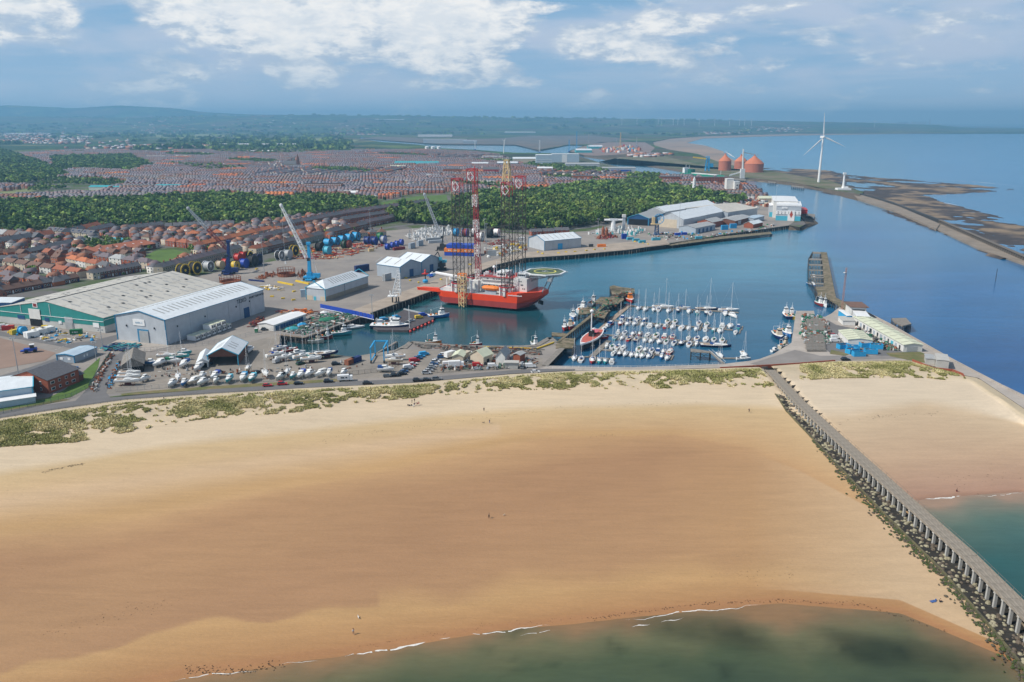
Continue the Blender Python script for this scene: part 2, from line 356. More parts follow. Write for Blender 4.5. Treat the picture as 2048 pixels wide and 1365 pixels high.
big=noise(mapping(tc,(.004,.012,1),(0,0,-.12)),1.2,5,.55,1.2);sm=noise(mapping(tc,(.02,.06,1),(0,0,.1)),1.5,6,.6,.6)
k=mth('MULTIPLY',mr(big,.32,.68,.86,1.15),mth('MULTIPLY',mr(sm,.3,.7,.93,1.07),mr(noise(mapping(tc,(.12,.5,1),(0,0,.2)),1.4,6,.65),.3,.7,.93,1.07)));gg=nd('ShaderNodeCombineColor');[L.new(k,gg.inputs[i])for i in range(3)]
L.new(mix(1.,va.outputs[0],gg.outputs[0],'MULTIPLY'),b.inputs['Base Color'])
b.inputs['Roughness'].default_value=.12;b.inputs['IOR'].default_value=1.33;b.inputs['Specular IOR Level'].default_value=.3
calm=mr(s3.outputs[1],600,1500,.35,1.);bp=nd('ShaderNodeBump');bp.inputs['Distance'].default_value=.22;L.new(mth('MULTIPLY',calm,.55),bp.inputs['Strength'])
L.new(mth('ADD',noise(mapping(tc,(.25,.8,1),(0,0,.15)),1.2,5,.6),mth('MULTIPLY',noise(mapping(tc,(1.2,2.5,1)),1.2,3,.6),.3)),bp.inputs['Height']);L.new(bp.outputs[0],b.inputs['Normal'])
me.materials.append(m);obj('water',me,kind='structure')
def fields_mat():
 m=bpy.data.materials.new('open_country');m.use_nodes=True;MATS['open_country']=m
 N,L,nd,mth,mix,mr,noise,mapping=new_nodes(m.node_tree);b=N['Principled BSDF'];b.inputs['Roughness'].default_value=.95;b.inputs['Specular IOR Level'].default_value=.1
 tc=nd('ShaderNodeTexCoord').outputs['Object'];s3=nd('ShaderNodeSeparateXYZ');L.new(tc,s3.inputs[0])
 tw=mapping(tc,(1,1,1),(0,0,.4));wob=nd('ShaderNodeVectorMath',operation='ADD')
 vn=nd('ShaderNodeTexNoise');vn.inputs['Scale'].default_value=.0015;L.new(tw,vn.inputs['Vector']);sc_=nd('ShaderNodeVectorMath',operation='SCALE');L.new(vn.outputs[1],sc_.inputs[0]);sc_.inputs['Scale'].default_value=350
 L.new(tw,wob.inputs[0]);L.new(sc_.outputs[0],wob.inputs[1])
 vo=nd('ShaderNodeTexVoronoi',distance='CHEBYCHEV');vo.inputs['Scale'].default_value=.0034;L.new(wob.outputs[0],vo.inputs['Vector'])
 rp=nd('ShaderNodeValToRGB');L.new(nd('ShaderNodeSeparateColor').outputs[0],rp.inputs[0]);sp=[n for n in N if n.bl_idname=='ShaderNodeSeparateColor'][0];L.new(vo.outputs['Color'],sp.inputs[0])
 e=rp.color_ramp.elements;rp.color_ramp.interpolation='CONSTANT';e[0].color=(.045,.085,.03,1);e[1].position=.2;e[1].color=(.07,.13,.035,1)
 for p,c in((.38,(.035,.06,.028,1)),(.52,(.13,.17,.05,1)),(.64,(.06,.10,.035,1)),(.78,(.20,.19,.08,1)),(.86,(.03,.05,.025,1)),(.95,(.17,.11,.07,1))):
  q=e.new(p);q.color=c
 c=mix(mr(noise(tc,.006,6,.65),.45,.62),rp.outputs[0],(.028,.048,.024))
 c=mix(mth('MULTIPLY',mr(noise(mapping(tc,(1,1,1),loc=(900,0,0)),.0011,5,.6),.52,.6),.55),c,(.16,.10,.09))
 town=mix(mr(noise(tc,.03,5,.6),.42,.58),(.15,.14,.135),(.075,.11,.04))
 L.new(mix(mr(s3.outputs[1],2300,3000),town,c),b.inputs['Base Color']);return m
LAND=[(-900,1000),(-500,905),(0,827),(130,807),(250,792),(420,780),(600,769),(830,758),(1020,742),(1080,739),(1090,736),(1087,731),(1124,696),(1100,675),(1074,690),(1039,694),(916,692),(821,684),(807,697),(800,706),(748,706),(730,712),(705,714),(660,708),(625,714),(585,722),(556,712),(558,667),(610,675),(719,635),(745,634),(740,626),(855,585),(990,530),(1050,516),(1144,510),(1253,500),(1330,490),(1361,483),(1470,466),(1578,451),(1600,455),(1612,448),(1600,434),(1594,415),(1547,397),(1524,387),(1511,378),(1486,369),(1467,365),(1449,361),(1392,354),(1330,351),(1312,350),(1254,338),(1198,325),(1162,314),(1150,307),(1030,306),(950,300),(878,297),(840,290),(760,284),(718,277),(722,274),(770,280),(880,288),(1030,289),(1076,301),(1090,299),(1136,290),(1172,290.5),(1150,298),(1137,303),(1169,312),(1228,318),(1363,340),(1470,355),(1520,358),(1580,365),(1636,374),(1660,380),(1720,389),(1728,385),(1700,375),(1660,362),(1600,352),(1560,345),(1530,341),(1490,338),(1431,322),(1395,308),(1340,300),(1308,291),(1306,284),(1340,277),(1406,272.5),(1500,269.5),(1607,267),(1794,264),(2048,261.5),(2300,261),(2500,257.5),(2048,255.5),(1861,251.5),(1861,249.2),(-1500,249.2)]
def slab(name,pts,z,zb,mats,tops=None,**k):
 P=[G(x,y,z)for x,y in pts];n=len(P);mb=MB();mb.add([(p.x,p.y,z)for p in P]+[(p.x,p.y,zb)for p in P],[tuple(range(n))]);mb.f+=[(i,n+i,n+(i+1)%n,(i+1)%n)for i in range(n)];mb.mi+=[1]*n;mb.c+=[None]*n
 me=mb.mesh(name,mats);me.update()
 if me.polygons[0].normal.z<0:me.flip_normals()
 return obj(name,me,**k)
TIMBER=mat('dark_quay_timber',(.032,.028,.024),.9,var=.5,sc=.8)
slab('ground',LAND,4.,-3.,[fields_mat(),TIMBER],kind='structure')
QUAYS=[(1500,722),(1520,718),(1547,708),(1583,686),(1589,644),(1592,622),(1628,622),(1630,634),(1650,634),(1662,628),(1690,606),(1734,625),(1778,647),(1890,711),(1962,749),(2048,790),(2400,985),(2400,1062),(2048,817),(1957,756),(1929,751),(1870,733),(1815,720.5),(1667,722.5),(1530,733.5),(1396,737),(1264,741),(1132,742),(1080,745),(1040,747),(1080,732),(1264,735),(1448,728)]
CONC=mat('pale_worn_concrete',(.38,.34,.30),.9,var=.22,sc=.05,grime=.3)
CONCD=mat('pier_wall_masonry',(.15,.13,.11),.9,var=.4,sc=.5)
slab('quay_ground',QUAYS,4.02,-3.,[CONC,CONCD],kind='structure')
ASPH=mat('road_asphalt',(.15,.145,.145),.9,var=.15,sc=.08)
ASPH2=mat('yard_surface',(.29,.26,.23),.92,var=.2,sc=.03,col2=(.225,.205,.19),grime=.25)
GRAV=mat('boatyard_gravel',(.29,.255,.215),.95,var=.25,sc=.06,col2=(.21,.19,.165),grime=.3)
GRASS=mat('mown_grass',(.085,.15,.03),.95,var=.25,sc=.08)
ROUGH=mat('rough_grass',(.12,.13,.045),.95,var=.4,sc=.15,col2=(.20,.16,.08))
PINKG=mat('red_gravel_yard',(.26,.18,.14),.95,var=.15,sc=.05)
PORT=[(-500,905),(0,822),(130,805),(250,790),(420,779),(600,768),(830,757),(1020,741),(1078,738),(1090,734),(1124,697),(1098,677),(1073,691),(916,693),(822,685),(808,698),(745,707),(700,715),(590,722),(558,712),(559,668),(610,674),(719,634),(740,626),(855,585),(990,530),(1050,516),(1144,510),(1253,500),(1361,483),(1470,466),(1578,451),(1598,436),(1594,415),(1540,402),(1500,398),(1440,410),(1360,415),(1270,438),(1180,462),(1060,470),(950,462),(850,455),(730,466),(655,500),(560,520),(430,546),(330,560),(150,620),(0,650),(-500,720)]
poly_sheet('port_ground',PORT,4.03,ASPH2,kind='structure')
poly_sheet('boatyard_ground',[(190,790),(235,738),(300,712),(480,690),(560,668),(558,712),(590,722),(700,715),(745,707),(808,699),(850,700),(1085,716),(1085,733),(1020,738),(830,752),(600,763),(420,774)],4.06,GRAV,kind='structure')
poly_sheet('quay_apron',[(745,634),(740,626),(855,585),(990,530),(1050,516),(1144,510),(1253,500),(1340,489),(1330,478),(1240,486),(1140,498),(1040,506),(960,528),(830,575),(700,622)],4.06,mat('quay_planks',(.36,.30,.24),.9,var=.25,sc=.1,grime=.4),kind='structure')
poly_sheet('road',[(-500,903),(0,822),(130,805),(200,797),(420,779),(600,768),(830,757),(1020,741),(1080,738),(1150,738.5),(1150,741),(1020,748),(830,765.5),(600,776.5),(420,787.5),(250,799.5),(130,816.5),(0,836.5),(-500,917)],4.10,ASPH,kind='structure')
poly_sheet('road',[(150,803),(178,775),(200,745),(222,716),(245,704),(262,704),(250,715),(232,745),(212,785),(222,797)],4.13,ASPH,kind='structure')
poly_sheet('road',[(-200,790),(0,752),(60,735),(125,712),(150,698),(0,672),(-200,660),(-200,648),(0,663),(130,688),(185,682),(240,668),(250,676),(190,704),(130,735),(60,762),(-200,830)],4.085,ASPH,kind='structure')
poly_sheet('gravel_lot',[(-200,668),(0,676),(112,706),(90,722),(0,738),(-200,770)],4.11,PINKG,kind='structure')
poly_sheet('lawn',[(88,800),(130,780),(165,745),(200,715),(196,735),(176,776),(140,795),(0,822),(0,812)],4.12,GRASS,kind='structure')
poly_sheet('grass_verge',[(140,800),(0,824),(-200,850),(-200,835),(0,810),(100,795)],4.11,ROUGH,kind='structure')
poly_sheet('grass_verge',[(240,788),(300,782),(420,773),(600,762),(690,757),(690,762),(600,768),(420,779),(245,791)],4.12,ROUGH,kind='structure')
poly_sheet('apron',[(235,680),(255,676),(345,692),(300,703),(195,700)],4.12,CONC,kind='structure')
poly_sheet('grass_field',[(285,515),(310,502),(345,499),(375,505),(372,515),(330,530),(300,535)],4.15,GRASS,kind='structure')
poly_sheet('grass_field',[(715,415),(760,405),(840,392),(893,390),(897,408),(800,412),(720,418)],4.15,GRASS,kind='structure')
poly_sheet('grass_field',[(-60,378),(50,371),(105,371),(60,385),(-60,392)],4.15,mat('dry_grass',(.20,.22,.09),.95,sc=.02),kind='structure')
poly_sheet('grass_field',[(130,383),(200,376),(240,374),(200,388),(130,388)],4.15,GRASS,kind='structure')
poly_sheet('grass_field',[(505,291),(520,279),(640,277),(720,280),(690,290),(600,288)],4.15,mat('dry_grass',(.15,.16,.06)),kind='structure')
poly_sheet('grass_field',[(230,271),(300,268),(420,268),(470,272),(400,278),(300,275)],4.15,mat('dry_grass',(.15,.16,.06)),kind='structure')
poly_sheet('grass_field',[(1195,325),(1240,315),(1330,313),(1400,330),(1500,340),(1560,346),(1660,363),(1700,376),(1650,378),(1580,364),(1470,353),(1363,338),(1228,317)],4.15,mat('dune_turf',(.10,.115,.05),.95,var=.4,sc=.02,col2=(.19,.16,.11)),kind='structure')
poly_sheet('gravel_lot',[(1195,312),(1170,311),(1140,303),(1155,297),(1200,285),(1290,285),(1310,296),(1300,306)],4.13,mat('dock_hardstanding',(.23,.17,.15),.95,sc=.02),kind='structure')
poly_sheet('mudflat',[(720,277),(770,281),(880,289),(1030,290),(1076,300),(1136,289.5),(1180,289),(1270,279),(1190,272),(1060,272),(1000,277),(900,279),(760,274)],4.13,mat('tidal_mud',(.19,.145,.12),.8,sc=.006,col2=(.10,.10,.09)),kind='structure')
poly_sheet('car_park',[(1640,690),(1655,640),(1672,650),(1720,660),(1840,712),(1815,715),(1660,706)],4.07,ASPH,kind='structure')
poly_sheet('road',[(1500,728),(1590,700),(1640,712),(1740,712),(1800,712),(1820,717),(1667,721),(1530,732)],4.08,mat('pale_slipway',(.235,.215,.20),.9,sc=.06),kind='structure')
poly_sheet('grass_verge',[(1662,700),(1700,708),(1690,712),(1660,708)],4.12,ROUGH,kind='structure')
poly_sheet('grass_verge',[(1772,706),(1840,704),(1862,712),(1850,726),(1815,720),(1780,713)],4.12,ROUGH,kind='structure')
for pts in([(0,478),(110,466),(250,452),(400,448)],[(735,462),(830,448),(900,455),(960,461),(1080,465),(1180,455),(1260,436)],[(470,510),(560,492),(740,456)],[(300,543),(480,502)]):
 c=[G(x,y,4.14)for x,y in pts];mb=MB()
 for a,b_ in zip(c,c[1:]):
  n=(b_-a).cross(Vector((0,0,1))).normalized()*3.6;mb.quad(a-n,a+n,b_+n,b_-n)
 struct('road',mb,ASPH)
WHITE=mat('white_paint',(.78,.78,.76),.6,var=.08);LINE=mat('road_paint',(.55,.54,.50),.8,var=.2)
mb=MB()
for(x0,y0),(x1,y1),n in(((30,752),(215,690),16),((110,700),(145,686),5),((10,745),(50,741),3)):
 a,b_=G(x0,y0,4.11),G(x1,y1,4.11)
 for i in range(n):
  p,q=a.lerp(b_,i/n),a.lerp(b_,(i+.55)/n);d=(q-p).cross(Vector((0,0,1))).normalized()*.13;mb.quad(p-d,q-d,q+d,p+d)
o=struct('road_marking',mb,LINE)
SHELF=[(1480,360),(1580,370),(1650,387),(1714,403),(1781,429),(1837,450),(1875,463),(1923,483),(1955,502),(2048,536),(2330,660),(2330,545),(2048,452),(2008,434),(1933,416),(1890,406),(1850,390),(1955,386),(2030,379),(1955,371),(1848,362),(1768,357),(1700,350),(1666,342),(1600,338),(1553,336.5),(1521,335.5),(1480,331),(1440,331),(1440,350)]
gx=np.arange(420,1560,7.);gy=np.arange(720,2500,8.);X,Y=np.meshgrid(gx,gy);X=X.ravel();Y=Y.ravel()
ins=np.array([inpoly(*PX(a,b_,.6),SHELF)for a,b_ in zip(X,Y)]);h1=fbm(X,Y*.6,60,5,31);h2=fbm(X,Y,14,4,32)
Z=np.where(ins,.15+(h1-.40)*4.2+(h2-.5)*1.1,-1.6);Z=np.minimum(Z,1.8)
cA=np.array((.24,.175,.11));cB=np.array((.055,.045,.042));cC=np.array((.13,.10,.085));w=np.clip((fbm(X,Y,40,5,35)-.42)*7,0,1)[:,None];w2=np.clip((h2-.5)*6,0,1)[:,None]
cl=(cB*(1-w)+cA*w)*(1-w2*.4)+cC*w2*.4;cl=np.where((Z<.45)[:,None],cB,cl)
nx=len(gx);idx=np.arange(len(X)).reshape(len(gy),nx);fs=np.stack([idx[:-1,:-1].ravel(),idx[:-1,1:].ravel(),idx[1:,1:].ravel(),idx[1:,:-1].ravel()],1);keep=(ins[fs]).any(1);fs=fs[keep]
me=bpy.data.meshes.new('rocky_shore');me.from_pydata(np.stack([X,Y,Z],1).tolist(),[],fs.tolist())
a=me.color_attributes.new('Col','FLOAT_COLOR','POINT');a.data.foreach_set('color',np.c_[cl,np.ones(len(cl))].astype(np.float32).ravel())
me.materials.append(mat('shore_rock',(0,0,0),.85,var=.35,sc=.08,attr='Col'));obj('rocky_shore',me,kind='structure')
BEACHF=[(1440,331),(1480,333),(1490,331),(1455,314),(1446,303),(1412,292),(1374,286),(1406,277.5),(1520,273.6),(1607,271.3),(1794,268.3),(2048,265.8),(2400,265),(2400,262),(1200,266),(1250,300),(1400,330)]
poly_sheet('far_beach',BEACHF,.7,mat('far_sand',(.34,.25,.19),.95,sc=.004,col2=(.24,.19,.16)),kind='structure')
def bank(name,top,bot,zt,zb,m,n=3,seed=1):
 rr=random.Random(seed);mb=MB();T=[];k=0
 for(a,b_),(c,d)in zip(list(zip(top,top[1:])),list(zip(bot,bot[1:]))):
  for i in range(n):t=i/n;T.append((G(*[a[j]*(1-t)+b_[j]*t for j in(0,1)],zt),G(*[c[j]*(1-t)+d[j]*t for j in(0,1)],zb)))
 T.append((G(*top[-1],zt),G(*bot[-1],zb)));rows=[]
 for p,q in T:rows.append([p.lerp(q,s)+Vector((rr.uniform(-.8,.8),rr.uniform(-.8,.8),rr.uniform(-.5,.6)if 0<s<1 else 0))for s in(0,.3,.6,1)])
 mb.loft(rows,closed=False,caps=False);return struct(name,mb,m)
ROCKM=mat('weedy_rock',(.075,.06,.045),.95,var=.6,sc=.25,col2=(.14,.11,.08))
bank('river_bank',[(1580,450),(1600,454),(1612,447),(1600,433),(1594,416)],[(1577,462),(1606,462),(1640,447),(1628,436),(1598,420)],4.,-.4,ROCKM,6,3)
bank('river_bank',[(1169,312),(1228,318),(1363,340),(1470,355),(1520,358),(1580,365),(1636,374),(1660,380),(1720,389)],[(1168,315),(1228,323),(1363,345.5),(1470,360.5),(1520,364),(1580,371.5),(1636,382),(1658,388),(1716,403)],4.,-.3,ROCKM,5,4)
bank('river_bank',[(1594,415),(1547,397),(1511,378),(1467,365),(1392,354),(1312,350),(1254,338),(1198,325)],[(1599,418),(1551,400),(1515,380),(1470,367),(1394,357),(1313,353),(1256,341),(1200,328)],4.,-.3,ROCKM,4,5)
mb=MB();rr=random.Random(5)
HP2=[(-1500,240),(-900,238),(0,233.5),(300,236),(640,231.5),(850,233.5),(1000,236),(1200,238),(1500,242.5),(1700,246),(1850,251),(1900,256),(2600,262)]
def hill(pts,yd,seed,front):
 xs=np.linspace(pts[0][0],pts[-1][0],110);n=fbm(xs,xs*0,60,4,seed)-.5;rows=[[],[],[],[]]
 for x,nn in zip(xs,n):
  h=max(5,(246.5-interp(pts,x)+nn*2)/F*yd+HC);X=(x-1024)/F
  rows[0].append((X*(yd-front),yd-front,3.9));rows[1].append((X*(yd-front*.5),yd-front*.5,4+(h-4)*.42));rows[2].append((X*yd,yd,h));rows[3].append((X*(yd+4000),yd+4000,4.))
 mb.loft(rows,closed=False,caps=False)
def hz_(X,Y):
 if Y<9500:return 4.
 x=1024+F*X/Y;h=max(5,(246.5-interp(HP2,x))/F*14000+HC);f=min(1,(Y-9500)/4500);return 4+(h-4)*(f*.84 if f<.5 else .42+(f-.5)*1.16)
hill([(-900,232),(-300,222),(0,216),(60,214),(180,219),(270,214),(380,219),(430,226),(500,230),(700,234),(900,243)],17500,1,2500)
hill(HP2,14000,2,4500)
struct('hills',mb,MATS['open_country'])
mb=MB().box((0,10000,-5),(60000,26000,425));mb.v=[(x,y,z)for x,y,z in mb.v]
hm=bpy.data.materials.new('air');hm.use_nodes=True;nt=hm.node_tree;nt.nodes.clear();o_=nt.nodes.new('ShaderNodeOutputMaterial');pv=nt.nodes.new('ShaderNodeVolumePrincipled')
pv.inputs['Color'].default_value=(.30,.66,.98,1);pv.inputs['Density'].default_value=1.0e-4;pv.inputs['Anisotropy'].default_value=.1;nt.links.new(pv.outputs[0],o_.inputs['Volume'])
hz=obj('haze',mb,hm,kind='stuff')
# ----------------------------------------------------------
M_={}
def C(name,r,g,b,rough=.6,var=.12,sc=.25,**k):M_[name]=mat(name,(r,g,b),rough,var=var,sc=sc,**k);return M_[name]
C('light_grey_cladding',.46,.49,.52,.5);C('slate_grey_cladding',.36,.41,.46,.5);C('white_roof_sheet',.68,.72,.74,.5,grime=.12);C('old_fibre_roof',.50,.48,.43,.85,sc=.05,grime=.5)
C('teal_cladding',.03,.24,.22,.5);C('pale_blockwork',.50,.50,.48,.8,grime=.2);C('blue_trim',.03,.20,.36,.5);C('cyan_trim',.05,.36,.52,.5);C('rooflight_plastic',.33,.335,.33,.5,var=.2)
C('dark_opening',.012,.012,.014,.9);C('navy_cladding',.02,.08,.20,.5);C('brick_red',.30,.085,.045,.85,grime=.2);C('brick_orange',.40,.13,.055,.85);C('brick_dark',.17,.07,.045,.85,grime=.3);C('stone_wall',.33,.29,.23,.9,grime=.3)
C('cream_render',.55,.47,.36,.85);C('white_render',.68,.67,.64,.8,grime=.1);C('slate_roof',.115,.115,.125,.7,sc=1.2,var=.3);C('slate_roof_purple',.15,.12,.13,.7,sc=1.2,var=.3);C('tile_roof_brown',.17,.10,.075,.85,sc=1.2,var=.3)
C('tile_roof_red',.32,.11,.06,.85,sc=1.2,var=.25);C('tile_roof_orange',.47,.16,.07,.85,sc=1.2,var=.2);C('grey_roof_sheet',.36,.37,.37,.7,grime=.3);C('cream_roof_sheet',.58,.60,.45,.7);C('window_glass',.03,.04,.05,.15,var=.1);C('window_white',.75,.75,.74,.6)
C('steel_blue_roof',.42,.52,.60,.45);C('red_paint',.50,.03,.02,.45);C('yellow_paint',.70,.48,.04,.5);C('orange_paint',.80,.22,.03,.5);C('royal_blue_paint',.02,.07,.42,.45);C('sky_blue_paint',.03,.33,.62,.5);C('cyan_paint',.08,.42,.55,.5);C('navy_paint',.012,.03,.13,.45)
C('white_gloss',.80,.80,.79,.35,var=.05);C('black_rubber',.02,.02,.022,.8);C('galvanised',.38,.40,.41,.5,var=.2);C('rust',.26,.09,.045,.9,var=.4,sc=.8,grime=.4);C('green_net',.03,.17,.10,.95,var=.5,sc=1.2);C('green_paint',.02,.17,.06,.5);C('dark_steel',.05,.052,.055,.6);C('maroon_paint',.22,.03,.03,.6)
C('timber_grey',.22,.20,.175,.9,var=.35,sc=.6,grime=.3);C('pale_concrete_block',.45,.44,.41,.85,grime=.3);C('teal_roof',.05,.36,.40,.6);C('solar_panel',.03,.04,.09,.25);C('sage_net',.10,.17,.13,.95,var=.5,sc=1.);C('silo_orange',.55,.18,.09,.75,sc=.03,var=.1);C('silo_wall',.47,.16,.10,.75,sc=.03);C('deck_plank',.33,.26,.20,.9,var=.25,sc=.5);C('weedy_deck',.25,.20,.14,.95,var=.4,sc=.3,col2=(.09,.085,.045))
C('vent_red',.45,.08,.05);C('car_ink',.015,.018,.035,.8)
def m(n):return M_[n]
class Shed:
 def __init__(s,name,label,A,B,Cc,eave,ridge,wall,roof,z=4.1,cat='warehouse',group=None,over=.5,trim=None,hip=0.,skip=()):
  a,b,c=G(*A,z),G(*B,z),G(*Cc,z);d=(c-a);s.L=d.length;ux=d/s.L;n=Vector((-ux.y,ux.x,0));w=(b-a).dot(n);s.s=1 if w>0 else-1;s.w=abs(w);s.e=eave;s.r=ridge
  s.t=thing(name,label,cat,a,math.atan2(d.y,d.x),group);L,W,S=s.L,s.w,s.s
  def P(x,y,zz):return(x,y*S,zz)
  pent=lambda x:[P(x,0,0),P(x,W,0),P(x,W,eave),P(x,W/2,ridge if not hip else eave),P(x,0,eave)]
  if 'wall' not in skip:
   mb=MB();q=pent(0)+pent(L);mb.add(q,[(0,4,3,2,1),(5,6,7,8,9),(0,5,9,4),(1,2,7,6)]);obj('wall',mb,m(wall),s.t)
  mb=MB();o=over;th=.22;hp=hip
  for side in(0,1):
   y0=-o if side==0 else W+o;sl=(ridge-eave)/(W/2);ze=eave-sl*o
   q=[P(-o,y0,ze),P(L+o,y0,ze),P(L+o if not hp else L-hp,W/2,ridge),P(-o if not hp else hp,W/2,ridge)]
   mb.add([(x,y,zz+.05)for x,y,zz in q]+[(x,y,zz+.05+th)for x,y,zz in q],[(0,1,2,3),(7,6,5,4),(0,4,5,1),(1,5,6,2),(3,2,6,7),(0,3,7,4)])
  if hp:
   for x0,xr in((-o,hp),(L+o,L-hp)):
    ze=eave-(ridge-eave)/(W/2)*o;mb.add([P(x0,-o,ze+.27),P(x0,W+o,ze+.27),P(xr,W/2,ridge+.27)],[(0,1,2)])
  obj('roof',mb,m(roof),s.t)
  if trim:
   mb=MB();sl=(ridge-eave)/(W/2)
   for x in(-o,L+o):
    mb.path([P(x,-o,eave-sl*o+.1),P(x,W/2,ridge+.1),P(x,W+o,eave-sl*o+.1)],.28,4)
   for y in(-o,W+o):mb.tube(P(-o,y,eave-sl*o+.1),P(L+o,y,eave-sl*o+.1),.22,4)
   for y in(0,W):mb.tube(P(-.05,y,0),P(-.05,y,eave),.3,4)
   obj('trim',mb,m(trim),s.t)
 def panel(s,face,u,z,w,h,mt,name='door',dep=.12,label=None):
  mb=MB();S=s.s
  if face in('side0','side1'):y=-dep/2 if face=='side0' else s.w+dep/2;mb.box((u,y*S,z),(w,dep,h))
  else:x=-dep/2 if face=='gable0' else s.L+dep/2;mb.box((x,u*S,z),(dep,w,h))
  return obj(name,mb,m(mt),s.t,label=label)
 def rooflights(s,side,us,f0,f1,w,mt='rooflight_plastic',name='rooflight',off=.29):
  y0,y1=(f0*s.w/2,f1*s.w/2)if side==0 else(s.w-f0*s.w/2,s.w-f1*s.w/2);z0=s.e+(s.r-s.e)*f0+off;z1=s.e+(s.r-s.e)*f1+off;S=s.s
  mb=MB();q=[(-w/2,y0*S,z0),(w/2,y0*S,z0),(w/2,y1*S,z1),(-w/2,y1*S,z1)]
  mb.add(q+[(x,y,zz+.08)for x,y,zz in q],[(0,1,2,3),(7,6,5,4),(0,4,5,1),(1,5,6,2),(2,6,7,3),(3,7,4,0)]);me=mb.mesh(name,m(mt))
  for u in us:obj(name,me,None,s.t,(u,0,0))
 def text(s,face,u,z,h,txt,mt,depth=.05,fit=None):
  t=bpy.data.curves.new('lettering','FONT');t.body=txt;t.size=h*1.38;t.extrude=depth;t.align_x='CENTER';t.materials.append(m(mt));o=bpy.data.objects.new('lettering',t);COL.objects.link(o);o.parent=s.t
  if fit:o.scale[0]=fit
  if face=='side0':o.location=(u,-.16*s.s,z);o.rotation_euler=(math.pi/2,0,0 if s.s>0 else math.pi)
  elif face=='gable0':o.location=(-.30,u*s.s,z);o.rotation_euler=(math.pi/2,0,-math.pi/2)
  return o
 def marks(s,face,u,z,h,w,n,mt,off=.35):
  mb=MB();rr=random.Random(n)
  for i in range(n):
   q=u+(i+.5-n/2)*w/n
   if rr.random()<.14:continue
   if face=='gable0':mb.box((-off,q*s.s,z),(.1,w/n*.62,h*rr.uniform(.8,1)))
   else:mb.box((q,-off*s.s,z),(w/n*.62,.1,h*rr.uniform(.8,1)))
  return obj('lettering',mb,m(mt),s.t)
def text_mesh(o):
 me=bpy.data.meshes.new_from_object(o);q=bpy.data.objects.new('lettering',me);COL.objects.link(q);q.parent=o.parent;q.location=o.location;q.rotation_euler=o.rotation_euler;q.scale=o.scale;bpy.data.objects.remove(o);return q
a=Shed('warehouse','big teal-fronted warehouse with a vast pale grey roof and half open shutter',(211,666.5),(6,641),(447,594),8.8,15.5,'pale_blockwork','old_fibre_roof',trim=None,over=.4)
for face,in(('g',),):
 W,S,e,r=a.w,a.s,a.e,a.r;mb=MB()
 q=[(-.12,0,4.0),(-.12,W*S,4.0),(-.12,W*S,e),(-.12,W*S/2,r),(-.12,0,e)];mb.add(q,[(0,1,2,3,4)]);mb.quad((-.12,-.12*S,4.),(a.L,-.12*S,4.),(a.L,-.12*S,e),(-.12,-.12*S,e));obj('cladding',mb,m('teal_cladding'),a.t)
 mb=MB();mb.tube((-.3,0,6.6),(-.3,W*S,7.2),.17);mb.tube((-.3,W*S*.74,7.2),(-.3,W*S*.74,12.5),.13);mb.tube((-.3,W*S*.47,7.),(-.3,W*S*.47,14.),.13);mb.tube((-.1,-.3*S,7.6),(a.L*.4,-.3*S,7.6),.15);obj('drainpipe',mb,m('white_gloss'),a.t)
a.panel('gable0',W*.615,0,9.,10.2,'dark_opening','door_opening',.3);a.panel('gable0',W*.615,4.4,8.6,6.,'white_render','shutter',.5,'half raised white roller shutter');a.panel('gable0',W*.31,0,6.0,7.4,'galvanised','door',.34);a.panel('gable0',W*.31,0,5.,4.4,'grey_roof_sheet','door',.5)
for u,z,w_,h_,mt_ in((.60,11.4,3.6,3.,'white_gloss'),(.07,2.9,4.3,2.6,'white_gloss'),(.39,3.0,2.2,1.6,'white_gloss')):a.panel('gable0',W*u,z,w_,h_,mt_,'sign',.4)
a.panel('gable0',W*.60,11.9,2.5,1.9,'maroon_paint','sign_face',.5);a.marks('gable0',W*.60,12.4,.9,1.7,3,'white_gloss',.32)
a.panel('gable0',W*.75,3.6,5.5,2.2,'navy_cladding','patch',.3);a.panel('gable0',W*.51,3.6,3.2,2.2,'navy_cladding','patch',.3)
for k,(f0,f1)in enumerate(((.06,.22),(.30,.46),(.54,.70),(.78,.92))):
 a.rooflights(0,[x+(k%2)*3+R_.uniform(-.5,.5)for x in np.arange(6,a.L-3,7.5)],f0,f1,1.1);a.rooflights(1,[x+(k%2)*3+R_.uniform(-.5,.5)for x in np.arange(6,a.L-3,7.5)],f0,f1,1.1)
for i in range(24):
 f=R_.choice((.25,.5,.75));sd=R_.choice((0,1));u=8+i*(a.L-14)/24;a.rooflights(sd,[u],f,f+.04,1.8,'dark_steel','roof_vent',.5)
mb=MB().tube((0,W*S/2,a.r+.4),(a.L,W*S/2,a.r+.4),.22);obj('ridge_cap',mb,m('dark_steel'),a.t)
b=Shed('warehouse','white shutter bay in a deep blue frame left of the teal warehouse',(29,643.5),(-60,640),(55,632),11.5,11.9,'navy_cladding','white_roof_sheet',over=.1)
b.panel('gable0',b.w*.56,0,b.w*.8,8.8,'white_render','door',.4)
a=Shed('warehouse','long pale grey shed with a white roof and large dark lettering',(335,690.5),(244,677),(530,622.5),13.9,17.6,'light_grey_cladding','white_roof_sheet',trim='blue_trim',over=.4);TEX=a
a.rooflights(0,np.arange(7,a.L-3,(a.L-10)/21),.36,.82,.9);a.rooflights(1,np.arange(7,a.L-3,(a.L-10)/21),.36,.82,.9)
mb=MB();S=a.s
for u in(.22,.385,.60,.72,.84):mb.box((a.L*u,-.06*S,0),(.14,.12,a.e))
obj('panel_joint',mb,m('slate_grey_cladding'),a.t)
